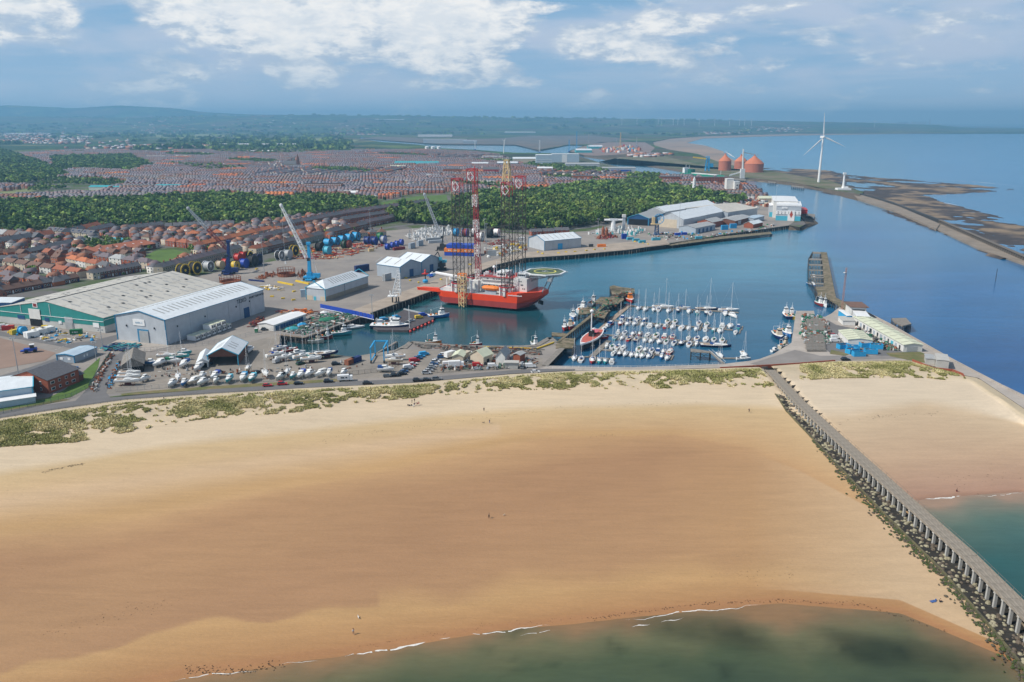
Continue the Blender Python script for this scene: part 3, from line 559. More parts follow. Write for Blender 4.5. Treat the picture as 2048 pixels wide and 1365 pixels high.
a.panel('gable0',a.w*.46,0,7.6,7.4,'blue_trim','door_frame',.2);a.panel('gable0',a.w*.44,0,6.2,6.6,'grey_roof_sheet','door',.5);a.panel('gable0',a.w*.52,9.4,8,3.4,'white_gloss','sign',.3);a.marks('gable0',a.w*.52,10.6,1.,5.,8,'steel_blue_roof')
for u in(.22,.78):a.panel('gable0',a.w*u,8.2,.5,1.,'dark_steel','lamp',.5)
a.panel('side0',a.L*.79,0,5.,6.2,'navy_cladding','door',.3)
a.text('side0',a.L*.745,10.2,2.5,'TEXO','car_ink');a.text('side0',a.L*.915,10.9,1.25,'PORT SERVICES','car_ink',fit=1.25)
for u,z in((.1,8.),(.36,8.5),(.68,8.3),(.83,9.)):a.panel('side0',a.L*u,z,.5,.9,'dark_steel','lamp',.5)
a=Shed('warehouse','low hipped roof store with a small blue door near the quay',(651.4,603),(614,599),(737,574),8.3,12.6,'light_grey_cladding','white_roof_sheet',trim='cyan_trim',hip=9.)
a.panel('gable0',a.w*.55,0,1.9,2.6,'cyan_paint','door');a.rooflights(0,np.arange(13,a.L-10,2.9),.25,.85,.9,'grey_roof_sheet');a.panel('side0',a.L*.5,0,a.L-1,3.,'stone_wall','plinth',.1);a.panel('gable0',a.w*.14,0,a.w*.26,3.,'cream_render','plinth',.1);a.panel('gable0',a.w*.83,0,a.w*.32,3.,'cream_render','plinth',.1)
mb=MB().box((a.L*.43,-.08*a.s,0),(.2,.16,8.3));obj('panel_joint',mb,m('navy_cladding'),a.t)
a=Shed('warehouse','near half of the twin gabled slate grey quay store',(800.6,558.6),(842,548.5),(754.5,552),9.2,13.4,'slate_grey_cladding','white_roof_sheet',trim='blue_trim',over=.2)
a.rooflights(0,(8,18,28),.2,.85,.8);a.panel('gable0',a.w*.52,0,4.6,6.,'navy_cladding','door')
a=Shed('warehouse','far half of the twin gabled slate grey quay store',(842.3,548.4),(879,539),(796,542),9.2,13.6,'slate_grey_cladding','white_roof_sheet',trim='blue_trim',over=.2)
a.rooflights(0,(8,18,28),.2,.85,.8);a.panel('gable0',a.w*.52,0,4.6,6.,'navy_cladding','door')
a=Shed('warehouse','pale store with a blue roller door beside the long piled quay',(1089,502),(1062.5,494),(1162,495),9.0,13.2,'light_grey_cladding','white_roof_sheet',trim='blue_trim',over=.3)
a.panel('side0',a.L*.42,0,5.2,5.6,'sky_blue_paint','door',.3);a.rooflights(0,np.arange(6,a.L,6.),.15,.9,.5,'grey_roof_sheet')
for u in(.22,.64):a.panel('side0',a.L*u,0,.25,9.,'slate_grey_cladding','panel_joint')
a=Shed('warehouse','open-fronted blue edged canopy shed at the near corner of the terminal',(1297,452),(1264,446.5),(1352,431),8.5,13,'navy_cladding','grey_roof_sheet',trim='cyan_trim')
a.panel('gable0',a.w/2,0,a.w*.9,7.,'dark_opening','door_opening')
a=Shed('warehouse','white roofed terminal hall with a tall cream door',(1366,458),(1324,452),(1447,440),10.5,17,'light_grey_cladding','white_roof_sheet')
a.panel('gable0',a.w*.6,0,a.w*.7,9.5,'cream_render','door');
a=Shed('warehouse','deep white roofed hall in the middle of the terminal',(1330,440),(1300,436),(1430,424),10.,15.,'light_grey_cladding','white_roof_sheet')
a=Shed('warehouse','weathered pale roofed hall at the back of the terminal',(1455,441.5),(1415,426),(1514,432),10.,14.5,'slate_grey_cladding','old_fibre_roof')
a=Shed('shed','red gabled workshop with a pinkish roof in front of the terminal halls',(1424,456),(1405,451),(1446,451),6.,9.,'brick_red','grey_roof_sheet',cat='workshop')
a=Shed('shed','grey roofed unit row with dark doors near the terminal quay',(1391,468),(1366,463),(1430,460),6.,8.2,'slate_grey_cladding','grey_roof_sheet',cat='workshop')
for i in range(4):a.panel('side0',a.L*(.18+.2*i),0,3.6,4.4,'navy_cladding','door')
a=Shed('shed','long low brick and grey unit beside the terminal halls',(1470,452),(1446,446),(1503,443),5.5,7.5,'brick_dark','grey_roof_sheet',cat='workshop')
a.panel('side0',a.L*.25,0,10,4.6,'slate_grey_cladding','door')
a=Shed('shed','small red shed with a pale roof near the terminal quay edge',(1506,457),(1489,455),(1525,452.5),4.5,7.,'brick_red','white_roof_sheet',cat='shed')
a=Shed('shed','grey flat unit at the far end of the terminal sheds',(1507,446),(1502,440),(1528,440.5),5.,6.,'slate_grey_cladding','steel_blue_roof',cat='shed')
a=Shed('office_building','low portable office with a pale blue roof on the lawn',(150,726.5),(126,720),(195,709),3.6,4.3,'slate_grey_cladding','steel_blue_roof',cat='building',trim='blue_trim',over=.25)
for u in(.3,.74):a.panel('gable0',a.w*u,1.3,1.6,1.2,'white_gloss','window')
for u in(.42,.55):a.panel('side0',a.L*u,1.2,.9,1.2,'white_gloss','window')
a=Shed('office_building','two storey red brick office with a dark tiled roof',(99,788),(64,766),(160,764),6.2,9.6,'brick_red','slate_roof',cat='building',over=.45)
for zz in(1.1,3.9):
 for u,w_ in((.14,2.2),(.36,1.3),(.58,1.4),(.80,2.2)):
  a.panel('side0',a.L*u,zz,w_,1.3,'window_white','window');a.panel('side0',a.L*u,zz+.15,w_*.8,1.,'window_glass','pane',.18)
 for u in(.2,.48,.78):a.panel('gable0',a.w*u,zz+.1,1.,1.5,'window_white','window');a.panel('gable0',a.w*u,zz+.25,.7,1.1,'window_glass','pane',.18)
a=Shed('shed','brick annexe under a small dark roof beside the red brick office',(161,763.5),(145,755),(168,760),3.2,5.2,'brick_dark','slate_roof',cat='building')
a=Shed('shed','white roofed blue shed at the left edge behind the green fence',(68,800),(50,775),(-60,818),6.,7.4,'steel_blue_roof','white_roof_sheet',cat='building',trim='cyan_trim')
a.rooflights(0,(14,34,52),.35,.8,2.2);a=Shed('shed','low lean-to with a white roof edge along the left blue shed',(72,806),(67,800.5),(-60,826),2.8,3.2,'steel_blue_roof','white_gloss',cat='building')
a=Shed('boat_shed','open timber boat shed with a white roof and blue edges',(477,731),(417,733),(496,706),5.6,9.2,'dark_steel','white_roof_sheet',cat='boat shed',trim='cyan_trim',over=.5,skip=('wall',));mb=MB();S=a.s
mb.quad((1.5,0,0),(a.L,0,0),(a.L,0,a.e),(1.5,0,a.e));mb.quad((1.5,a.w*S,0),(a.L,a.w*S,0),(a.L,a.w*S,a.e),(1.5,a.w*S,a.e));mb.quad((a.L,0,0),(a.L,a.w*S,0),(a.L,a.w*S,a.e),(a.L,0,a.e));mb.add([(0,0,a.e-.9),(0,a.w*S,a.e-.9),(0,a.w*S,a.e),(0,a.w*S/2,a.r),(0,0,a.e)],[(0,1,2,3,4)]);obj('wall',mb,m('brick_dark'),a.t)
mb=MB();[mb.tube((.1,y*S,0),(.1,y*S,a.e),.16)for y in(.2,a.w-.2)];obj('post',mb,m('galvanised'),a.t);a.rooflights(0,(6,9.5,13),.3,.8,.7);a.rooflights(1,(6,9.5,13),.3,.8,.7)
a=Shed('lean_to','white lean-to joined to the open boat shed',(417,735),(394,740),(424,715),3.,4.6,'white_render','white_roof_sheet',cat='shed');a.panel('gable0',a.w*.35,0,2.4,2.3,'dark_opening','door')
a=Shed('boat_shed','weathered open barn with a grey roof at the boatyard corner',(288,744),(246,748),(291,722),4.2,7.3,'dark_opening','timber_grey',cat='boat shed',over=.6)
mb=MB().add([(-.15,0,3.),(-.15,a.w*a.s,3.),(-.15,a.w*a.s,4.2),(-.15,a.w*a.s/2,7.3),(-.15,0,4.2)],[(0,1,2,3,4)]);obj('gable_board',mb,m('timber_grey'),a.t)
a=Shed('store_row','long white lock-up row with many dark doors beside the net deck',(548,663),(529.5,655.5),(612,640),3.6,4.5,'white_render','white_gloss',cat='building')
for i in range(11):a.panel('side0',2.5+i*(a.L-4)/11,.2,2.1,2.5,'navy_cladding','door')
a=Shed('shed','cream gabled hut among the yard clutter',(967,731),(947,723),(985,724),4.4,7.,'cream_render','cream_roof_sheet',cat='shed');a.panel('side0',a.L*.5,0,2.,2.4,'dark_opening','door')
a=Shed('shed','white gabled hut with a grey roof beside the cream hut',(1010,730),(993,727),(1020,719),4.2,7.,'white_render','grey_roof_sheet',cat='shed')
a=Shed('shed','small brick hut with a grey roof near the dark pier wall',(1040,727),(1026,725),(1050,722),4.2,4.8,'brick_red','grey_roof_sheet',cat='shed')
a=Shed('shed','cream roofed hut behind the white van',(905,725),(930,721),(912,716),3.2,4.4,'cream_render','cream_roof_sheet',cat='shed')
a=Shed('shed','flat topped grey block hut by the road fence',(1009,738),(1036,737),(1010,734),3.,3.1,'pale_concrete_block','pale_concrete_block',cat='shed')
a=Shed('store_row','long white fishermens store row with a cream roof',(1806,704),(1842,703),(1706,646),3.7,4.5,'white_render','cream_roof_sheet',z=4.1,cat='building',over=.4)
for i in range(13):a.panel('side0',4+i*(a.L-6)/13,.2,1.5+(i%3)*.6,2.3,('window_glass','slate_grey_cladding','cyan_paint')[i%3 if i<5 else i%2],'door')
a.rooflights(0,np.arange(4,a.L,6.5),.05,.95,.22,'timber_grey','roof_batten');a.rooflights(1,np.arange(4,a.L,6.5),.05,.95,.22,'timber_grey','roof_batten');a.panel('gable0',a.w*.45,.3,5.5,2.6,'galvanised','mural')
a=Shed('store','short cream roofed store behind the bright blue skips',(1695,692),(1740,690),(1676,673),3.4,4.2,'white_render','cream_roof_sheet',cat='building',over=.3)
a.rooflights(0,np.arange(3,a.L,4.5),.05,.95,.22,'timber_grey','roof_batten');a.rooflights(1,np.arange(3,a.L,4.5),.05,.95,.22,'timber_grey','roof_batten')
def block(name,label,A,B,Cc,h,wall,roof,cat='building',z=4.1,par=.3):
 s=Shed(name,label,A,B,Cc,h,h+.12,wall,roof,z=z,cat=cat,over=.25);return s
a=block('harbour_office','white lookout office with a wide dark roof on the fish quay',(1702,636),(1731,637),(1690,626),6.6,'white_render','tile_roof_brown')
for u in(.15,.3,.5,.65,.8):a.panel('gable0',a.w*u,3.9,1.6,1.4,'window_glass','window')
mb=MB().box((-.6,a.w*a.s*.82,2.6),(1.2,a.w*.5,1.1));obj('balcony',mb,m('white_render'),a.t);mb=MB().box((a.L*.5,a.w*a.s/2,6.75),(a.L+2.4,a.w+2.4,.35));obj('roof_edge',mb,m('tile_roof_brown'),a.t)
a=block('office_block','white flat roofed block in front of the lookout office',(1712,648),(1737,648),(1704,637),4.6,'white_render','white_gloss')
for u in(.35,.58,.82):a.panel('gable0',a.w*u,2.2,.9,1.1,'window_glass','window')
a=block('cabin','blue cabin with a white roof beside the lookout office',(1693,644),(1700,642),(1676,632),3.6,'sky_blue_paint','white_gloss')
a=block('yard_wall','white walled yard corner below the blue cabin',(1685,651),(1708,650),(1676,642),2.6,'white_render','pale_concrete_block')
a=block('pillbox','square concrete blockhouse where the fish quay meets the spit',(1872,737),(1895,736),(1868,724),4.2,'pale_concrete_block','pale_concrete_block')
a=block('blockhouse','lower concrete block building beside the blockhouse',(1851,728),(1869,730),(1848,719),2.6,'pale_concrete_block','grey_roof_sheet')
a=Shed('processing_plant','tall white and aqua windowless building on the harbour point',(1551,441),(1600,442),(1551,432),19,19.4,'light_grey_cladding','white_gloss',cat='building',over=.3)
mb=MB();S=a.s;mb.box((-.15,a.w*S/2,0),(.3,a.w+.3,5.6));obj('lower_band',mb,m('cyan_paint'),a.t);mb=MB().box((-.2,a.w*S/2,7.6),(.4,a.w+.3,4.2));obj('window_band',mb,m('white_gloss'),a.t)
mb=MB().box((-.2,a.w*S/2,17.6),(.4,a.w+.4,1.8));obj('parapet',mb,m('white_gloss'),a.t)
for z_ in(8.4,10.2):
 for i in range(7):a.panel('gable0',a.w*(.08+.14*i),z_,.7,.7,'dark_steel','porthole',.9)
a.panel('gable0',a.w*.33,14.2,6.5,2.2,'white_gloss','sign',.5);a.marks('gable0',a.w*.33,14.9,.7,4.4,8,'slate_grey_cladding',.6)
mb=MB().add([(-.8,a.w*S*.62,3.2),(-.8,a.w*S*.55,7.5),(-.8,a.w*S*.62,12.5),(-.8,a.w*S*.69,7.5)],[(0,1,2,3)]);obj('diamond_emblem',mb,m('vent_red'),a.t);a.panel('gable0',a.w*.62,0,8,12.4,'white_gloss','sign_panel',.7)
a=Shed('processing_plant','white upper block rising behind the aqua building on the point',(1545,436),(1590,432),(1541,424),21,21.4,'white_render','white_gloss',cat='building')
a=Shed('processing_plant','grey side wing with an aqua base left of the point building',(1538,434),(1550,437),(1536,428),14,14.4,'light_grey_cladding','white_gloss',cat='building');a.panel('gable0',a.w/2,0,a.w,6,'cyan_paint','lower_band',.3)
a=Shed('store','long red store beyond the point building',(1602,428),(1616,430),(1598,423),5.,5.4,'red_paint','red_paint',cat='store')
def at(o,px,py,z=4.12,rz=0.):p=G(px,py,z);o.location=p;o.rotation_euler=(0,0,rz);return o
U_=math.atan2(.88,.47)
SKIP=[(1686,697,.25),(1705,700,-.1),(1731,694,.1),(1752,697,-.2),(1717,712,.05),(1741,707,-.15),(1703,706,.5)]
for i,(x,y,rz)in enumerate(SKIP):
 t=thing('skip',f'{ordn(i)} bright blue open topped bin from the left by the fish quay road','skip',G(x,y,4.12),rz,'blue bins beside the fish quay road');mb=MB();a_,b_,h_=3.1,1.6,2.5
 for c,d in(((0,-b_,0),(2*a_,.15,h_)),((0,b_,0),(2*a_,.15,h_)),((-a_,0,0),(.15,2*b_-.16,h_)),((a_,0,0),(.15,2*b_-.16,h_)),((0,0,.05),(2*a_-.2,2*b_-.2,.15))):mb.box(c,d)
 obj('body',mb,m('sky_blue_paint'),t);mb=MB()
 for k in range(14):mb.box((R_.uniform(-2.6,2.6),R_.uniform(-1.1,1.1),.2),(R_.uniform(.5,1.4),R_.uniform(.4,1.2),R_.uniform(.8,2.3)),R_.uniform(0,3),mi=k%3)
 obj('rubbish',mb,[m('rust'),m('dark_steel'),m('galvanised')],t,kind='stuff')
bpy.context.view_layer.update()
for o in[o for o in COL.objects if o.type=='FONT']:text_mesh(o)
# ----------------------------------------------------------
HC_={}
def hmesh(w,d,e,r,kind,wall,roof):
 k=(round(w,1),round(d,1),e,r,kind,wall,roof)
 if k in HC_:return HC_[k]
 w=k[0];a=w/2;mb=MB()
 if kind=='hip':mb.box((0,d/2,0),(w,d,e))
 else:mb.add([(-a,0,0),(-a,d,0),(-a,d,e),(-a,d/2,r-.05),(-a,0,e),(a,0,0),(a,d,0),(a,d,e),(a,d/2,r-.05),(a,0,e)],[(0,4,3,2,1),(5,6,7,8,9),(0,5,9,4),(1,2,7,6)])
 wm=mb.mesh('wall',m(wall));mb=MB();o=.35;ze=e-(r-e)/(d/2)*o+.08;hx=a if kind!='hip' else max(.3,a-d/2)
 sx=a+(o if kind=='hip' else .03)
 q=[(-sx,-o,ze),(sx,-o,ze),(sx,d+o,ze),(-sx,d+o,ze),(-(hx+(.03 if kind!='hip' else 0)),d/2,r+.1),(hx+(.03 if kind!='hip' else 0),d/2,r+.1)]
 mb.add(q,[(0,1,5,4),(2,3,4,5)]+[(1,2,5),(3,0,4)]+[(3,2,1,0)])
 rm=mb.mesh('roof',m(roof));mb=MB().box((0,0,0),(1.0,.7,1.9));mb.box((-.22,0,1.9),(.25,.25,.4),mi=1);mb.box((.22,0,1.9),(.25,.25,.4),mi=1);cm=mb.mesh('chimney',[m('brick_dark'),m('tile_roof_orange')])
 HC_[k]=(wm,rm,cm);return HC_[k]
mb=MB().box((0,-.04,0),(1.5,.12,1.35));mb.quad((-.6,-.105,.12),(.6,-.105,.12),(.6,-.105,1.23),(-.6,-.105,1.23),1);WIN=mb.mesh('window',[m('window_white'),m('window_glass')])
mb=MB().box((0,-.04,0),(1.0,.12,2.1));DOORW=mb.mesh('door',m('window_white'));mb=MB().box((0,-.04,0),(1.0,.12,2.1));DOORB=mb.mesh('door',m('navy_paint'))
mb=MB().box((0,0,0),(2.8,1.7,.08));SOLAR=mb.mesh('solar_panel',m('solar_panel'))
RNAME={'slate_roof':'slate grey','slate_roof_purple':'purplish slate','tile_roof_brown':'brown tiled','tile_roof_red':'red tiled','tile_roof_orange':'bright orange','grey_roof_sheet':'pale grey'}
WNAME={'brick_red':'red brick','brick_orange':'orange brick','brick_dark':'dark brick','stone_wall':'stone','cream_render':'cream','white_render':'white'}
HPOS=[];NH=0
def house(p,rz,w,d,e,r,kind,wall,roof,label,group=None,cat='house',solar=False,name=None,wins=True,side=None):
 global NH;NH+=1
 wm,rm,cm=hmesh(w,d,e,r,kind,wall,roof);t=thing(name or('terraced_house' if kind=='terr' else 'house'),label,cat,p,rz,group)
 obj('wall',wm,None,t);obj('roof',rm,None,t)
 obj('chimney',cm,None,t,((w/2-.5)if kind=='terr' else 0,d/2,r-.75),0 if kind!='terr' else math.pi/2)
 fl=[.9]if e<4.2 else[.9,3.5]
 if wins:
  n=2 if w<7 else 3
  for z in fl:
   for i in range(n):
    x=-w/2+w*(i+.5)/n
    if z==.9 and i==(n-1):obj('door',DOORW if NH%2 else DOORB,None,t,(x,0,.05));continue
    obj('window',WIN,None,t,(x,0,z))
  if side:
   for z in fl:obj('window',WIN,None,t,(side*w/2,d/2,z),side*math.pi/2)
 if solar:
  for x in(-w/4-.2,w/4+.2):o=obj('solar_panel',SOLAR,None,t,(x,d*.25,(e+r)/2+.2));o.rotation_euler=(math.atan2(r-e,d/2),0,0)
 HPOS.append((p.x,p.y,max(w,d)*.62));return t
def row(desc,p0,p1,n,d=8.,e=5.4,r=7.8,kind='terr',roofs=('slate_roof',),walls=('brick_dark',),flip=False,group=None,first=None,solar=(),gap=0.,z=4.05,start='near'):
 a,b=G(*p0,z),G(*p1,z);v=b-a;L=v.length;w=L/n;u=v/L;nrm=Vector((u.y,-u.x,0))
 if flip:nrm=-nrm
 rz=math.atan2(-nrm.x,nrm.y)+math.pi
 rz=math.atan2(nrm.x,-nrm.y)
 for i in range(n):
  c=a+u*(w*(i+.5));rf=roofs[i%len(roofs)]if isinstance(roofs,list)else R_.choice(roofs);wl=walls[i%len(walls)]if isinstance(walls,list)else R_.choice(walls)
  if i==0 and first:wl=first
  house(c,rz,w-gap,d,e,r,kind,wl,rf,f'{WNAME[wl]} house, {RNAME[rf]} roof, {ordn(i)} {"along" if start == "near" else "from left,"} {desc}',group or('houses of '+desc),solar=i in solar,side=(-1 if i==0 else None))
S1=('slate_roof','slate_roof','slate_roof_purple','tile_roof_brown')
row('the low terrace behind the teal warehouse',(-75,606),(160,563),12,7.5,3.6,6.2,roofs=('slate_roof','tile_roof_brown'),walls=('brick_dark',))
row('the cream ended terrace behind the warehouse',(187,560),(284,543),7,8,5.,7.6,roofs=['slate_roof','slate_roof','slate_roof_purple','slate_roof_purple','slate_roof','slate_roof','slate_roof'],first='cream_render')
row('the stone terrace behind the yellow reels',(327,550),(486,508),14,8.5,6.,8.8,roofs=('slate_roof_purple','slate_roof'),walls=('stone_wall',),first='stone_wall')
row('the brick terrace facing the port',(513,511),(648,480),13,8.5,6.,8.8,roofs=['tile_roof_red','tile_roof_red','tile_roof_brown','slate_roof','slate_roof','tile_roof_brown','slate_roof','slate_roof_purple'],walls=('brick_dark','stone_wall'),first='cream_render')
row('the brick terrace above the blue reels',(666,476),(736,459),8,9,6.4,9.6,roofs=('slate_roof','tile_roof_brown'),walls=('brick_dark',),first='brick_orange')
row('the grey terrace behind the port terrace',(505,489),(612,465),11,8,5.6,8.2,roofs=('slate_roof','slate_roof_purple'),walls=('brick_red','cream_render'),first='cream_render')
row('the orange terrace above the green',(396,503),(548,466),12,8,5.4,8.,roofs=('tile_roof_orange','tile_roof_orange','tile_roof_red'),walls=('stone_wall','brick_red'),first='cream_render')
row('the short terrace by the wood edge',(560,462),(660,440),9,8,5.4,8.2,roofs=('slate_roof','tile_roof_brown'),walls=('brick_red',),first='brick_orange')
DET=dict(kind='gable',d=8.,gap=2.2,flip=False)
row('detached row by the school',(4,534),(158,558),6,8.5,5.,7.4,'gable',roofs=['tile_roof_brown','tile_roof_brown','tile_roof_brown','tile_roof_brown','tile_roof_red','tile_roof_red'],walls=['cream_render','cream_render','brick_red','white_render','brick_red','cream_render'],gap=2.6,start='left')
row('hipped pairs below the school',(193,524),(296,538),4,8.5,5.2,8.,'hip',roofs=['slate_roof_purple','grey_roof_sheet','slate_roof_purple','slate_roof_purple'],walls=['brick_red','white_render','brick_red','cream_render'],gap=1.,start='left')
row('semis beside the school',(132,528),(214,545),4,8,5.,7.6,'hip',roofs=['tile_roof_orange','tile_roof_orange','tile_roof_red','slate_roof'],walls=['cream_render','white_render','cream_render','white_render'],gap=.6,start='left')
row('bungalows at the left edge',(-8,556),(110,574),4,9,3.2,6.,'hip',roofs=['slate_roof_purple','slate_roof','slate_roof_purple','slate_roof'],walls=('brick_orange',),gap=3.,start='left')
row('the stepped orange gabled row by the wood',(140,475),(205,459),4,9,5.4,8.8,'terr',roofs=['slate_roof','slate_roof','tile_roof_red','tile_roof_red'],walls=('brick_orange',))
row('the dark stepped row below the wood',(188,470),(232,460),3,9,5.,8.,'terr',roofs=('slate_roof',),walls=('brick_orange',))
row('solar panelled houses',(92,470),(186,478),4,9,5.,8.2,'gable',roofs=('slate_roof',),walls=('cream_render',),solar=(0,1,2,3),gap=1.2,start='left')
row('the stepped row at the left edge',(-40,500),(112,476),7,9,4.8,8.4,'terr',roofs=['slate_roof','slate_roof','slate_roof','slate_roof','slate_roof','tile_roof_red','tile_roof_red'],walls=('brick_orange',))
row('wide roofs at the far left',(-14,476),(70,484),4,12,4.6,8.6,'gable',roofs=['grey_roof_sheet','tile_roof_brown','slate_roof','slate_roof'],walls=('brick_dark',),gap=1.,start='left')
row('the dark bungalow row left of the hedge',(46,514),(152,490),6,9,3.,5.8,'terr',roofs=('slate_roof',),walls=('brick_dark',),first='brick_orange')
row('the lower dark bungalow row at the far left',(-30,528),(80,520),5,9,3.,5.6,'terr',roofs=('slate_roof','tile_roof_brown'),walls=('brick_dark',))
row('the dark roofed row under the wood',(263,466),(330,458),5,9,5.2,8.2,'terr',roofs=('slate_roof',),walls=('brick_orange',))
row('the long roofed row under the wood',(330,462),(470,456),9,9,5.2,8.2,'gable',roofs=('slate_roof',),walls=('brick_red','brick_orange'),gap=.8)
row('cottages above the green',(262,480),(360,486),5,8.5,4.,7.,'hip',roofs=('slate_roof','tile_roof_brown','slate_roof_purple'),walls=('cream_render','brick_red'),gap=2.5,start='left')
row('brick pairs beside the green',(330,492),(396,500),3,8.5,5.2,8.,'hip',roofs=('tile_roof_brown','tile_roof_red'),walls=('brick_red','brick_orange'),gap=2.,start='left')
row('houses behind the navy crane',(376,478),(470,474),4,8.5,5.2,8.2,'hip',roofs=['tile_roof_orange','slate_roof_purple','tile_roof_orange','slate_roof'],walls=('brick_red',),gap=1.5,start='left')
for k,(a_,b_,n_)in enumerate((((652,441),(862,410),22),((690,449),(880,417),20),((726,457),(800,441),9),((612,452),(690,436),10))):
 row(('the first terrace below the playing field','the second terrace below the playing field','the short terrace by the wood','the terrace end beside the wood')[k],a_,b_,n_,9,5.6,8.6,roofs=('slate_roof','slate_roof_purple'),walls=('brick_red',),first='brick_orange')
row('villas left of the white plant',(700,478),(775,474),4,9,5.6,8.6,'hip',roofs=('tile_roof_brown','slate_roof'),walls=('brick_orange','stone_wall'),gap=2.,start='left')
row('sheds behind the quay store',(1062,472),(1110,470),2,9,4.2,6.8,'gable',roofs=('slate_roof',),walls=('brick_red',),gap=1.5,start='left')
house(G(1124,469),.1,16,9,4.6,7.,'gable','brick_red','slate_roof','bright blue painted gabled house left of the terminal yard');mb=MB().box((-8.1,4.5,0),(.2,9,4.6));obj('painted_front',mb,m('sky_blue_paint'),bpy.data.objects['house']if False else COL.objects[-1].parent)
a=Shed('school','long low school with a dull red roof beside the green',(198,517),(193,505),(312,498),5.,7.6,'brick_dark','tile_roof_red',cat='school',over=.4)
for i in range(18):a.panel('side0',3+i*(a.L-5)/18,1.2,2.2,1.5,'window_white','window');a.panel('side0',3+i*(a.L-5)/18,2.9+.6,2.2,.9,'window_glass','window')
a.rooflights(0,np.arange(8,a.L,9),.45,.6,.9,'white_gloss')
a=Shed('classroom_hut','turquoise flat roofed hut behind the school',(265,490),(262,485),(216,483),3.,3.4,'white_render','cyan_paint',cat='building')
NEAR=[(-120,640),(-120,470),(0,472),(250,462),(480,452),(600,438),(640,436),(730,462),(655,482),(500,512),(430,512),(330,545),(200,556),(0,600)]
GREEN=[(285,500),(310,496),(345,492),(395,500),(378,520),(330,536),(290,540)]
HEDGE=[(160,488),(210,480),(262,486),(240,503),(200,505),(165,500)]
near_extra=[];cu,su=math.cos(U_),math.sin(U_)
for i in range(0,60):
 for j in range(0,46):
  a_,b_=420+i*13.5,-100+j*17.;X=a_*cu-b_*su-560;Y=a_*su+b_*cu;x,y=PX(X,Y)
  if inpoly(x,y,NEAR)and not inpoly(x,y,GREEN)and not inpoly(x,y,HEDGE)and all((X-h[0])**2+(Y-h[1])**2>(h[2]+6.5)**2 for h in HPOS):near_extra.append((X,Y))
near_extra.sort(key=lambda p:p[1])
cnt={}
for X,Y in near_extra[:70]:
 if min((X-h[0])**2+(Y-h[1])**2 for h in HPOS)<150:continue
 kd=R_.choice(('hip','gable'));rf=R_.choice(('slate_roof','tile_roof_brown','tile_roof_red','slate_roof_purple','tile_roof_brown'));wl=R_.choice(('brick_red','brick_orange','cream_render','brick_dark'));k=(rf,wl,kd)
 cnt[k]=cnt.get(k,0)+1
 house(Vector((X,Y,4.05)),U_-math.pi/2-R_.choice((0,0,math.pi/2)),R_.uniform(7.5,9.5),8,5.,7.7,kd,wl,rf,f'{WNAME[wl]} {"hipped" if kd == "hip" else "gabled"} house, {RNAME[rf]} roof, {ordn(cnt[k] - 1)} nearest such in near streets','scattered houses of the near streets')
print('near houses',NH)
RC0=[(.15,.14,.15),(.20,.12,.09),(.17,.13,.14),(.26,.12,.075),(.22,.13,.10),(.13,.125,.14),(.17,.13,.14),(.32,.13,.07)]
class Mass:
 def __init__(s):s.V=[];s.Fq=[];s.C=[];s.n=0
 def add(s,V,Fc,cols):s.V.append(V);s.Fq.append(np.array(Fc)+s.n);s.C.append(np.repeat(np.array([cols],float)if np.ndim(cols)==1 else np.array(cols,float),len(Fc)if np.ndim(cols)==1 else 1,0));s.n+=len(V)
 def build(s,name,m_,**k):
  V=np.concatenate(s.V);Fq=np.concatenate(s.Fq);Cc=np.concatenate(s.C);me=bpy.data.meshes.new(name);n=len(Fq);kf=Fq.shape[1]
  me.vertices.add(len(V));me.vertices.foreach_set('co',V.astype(np.float32).ravel());me.loops.add(n*kf);me.loops.foreach_set('vertex_index',Fq.astype(np.int32).ravel());me.polygons.add(n);me.polygons.foreach_set('loop_start',np.arange(n,dtype=np.int32)*kf);me.update(calc_edges=True)
  a=me.color_attributes.new('Col','FLOAT_COLOR','CORNER');a.data.foreach_set('color',np.repeat(np.c_[Cc,np.ones(n)].astype(np.float32),kf,0).ravel());me.materials.append(m_);return obj(name,me,**k)
HF=[(0,1,5,4),(1,2,6,5),(2,3,7,6),(3,0,4,7),(4,5,9,8),(6,7,8,9),(5,6,9,9),(7,4,8,8)]
def hv(X,Y,rz,w,d,e,r,hip=0.):
 a=w/2;h=d/2;L=np.array([(-a,-h,0),(a,-h,0),(a,h,0),(-a,h,0),(-a,-h,e),(a,-h,e),(a,h,e),(-a,h,e),(-a+hip,0,r),(a-hip,0,r)]);c,s=math.cos(rz),math.sin(rz)
 return np.stack([X+L[:,0]*c-L[:,1]*s,Y+L[:,0]*s+L[:,1]*c,4+L[:,2]],1)
RC=[(.17,.155,.185),(.21,.19,.21),(.15,.14,.165),(.22,.16,.165),(.20,.12,.09),(.40,.12,.055),(.50,.17,.06),(.22,.10,.07),(.18,.17,.17)]
WCo=[(.30,.11,.07),(.33,.13,.08),(.22,.11,.08),(.50,.43,.34),(.60,.58,.54),(.27,.10,.06)]
TOWN=[(-140,412),(-140,292),(0,290),(110,296),(220,300),(330,290),(470,292),(560,300),(640,296),(760,296),(870,302),(950,306),(1000,312),(1045,330),(1130,346),(1215,345),(1300,352),(1400,356),(1450,363),(1485,372),(1510,380),(1530,392),(1530,402),(1480,402),(1440,395),(1400,385),(1330,378),(1250,372),(1170,375),(1060,392),(985,392),(930,408),(895,386),(760,400),(700,398),(640,392),(600,398),(440,390),(320,396),(250,404),(0,410)]
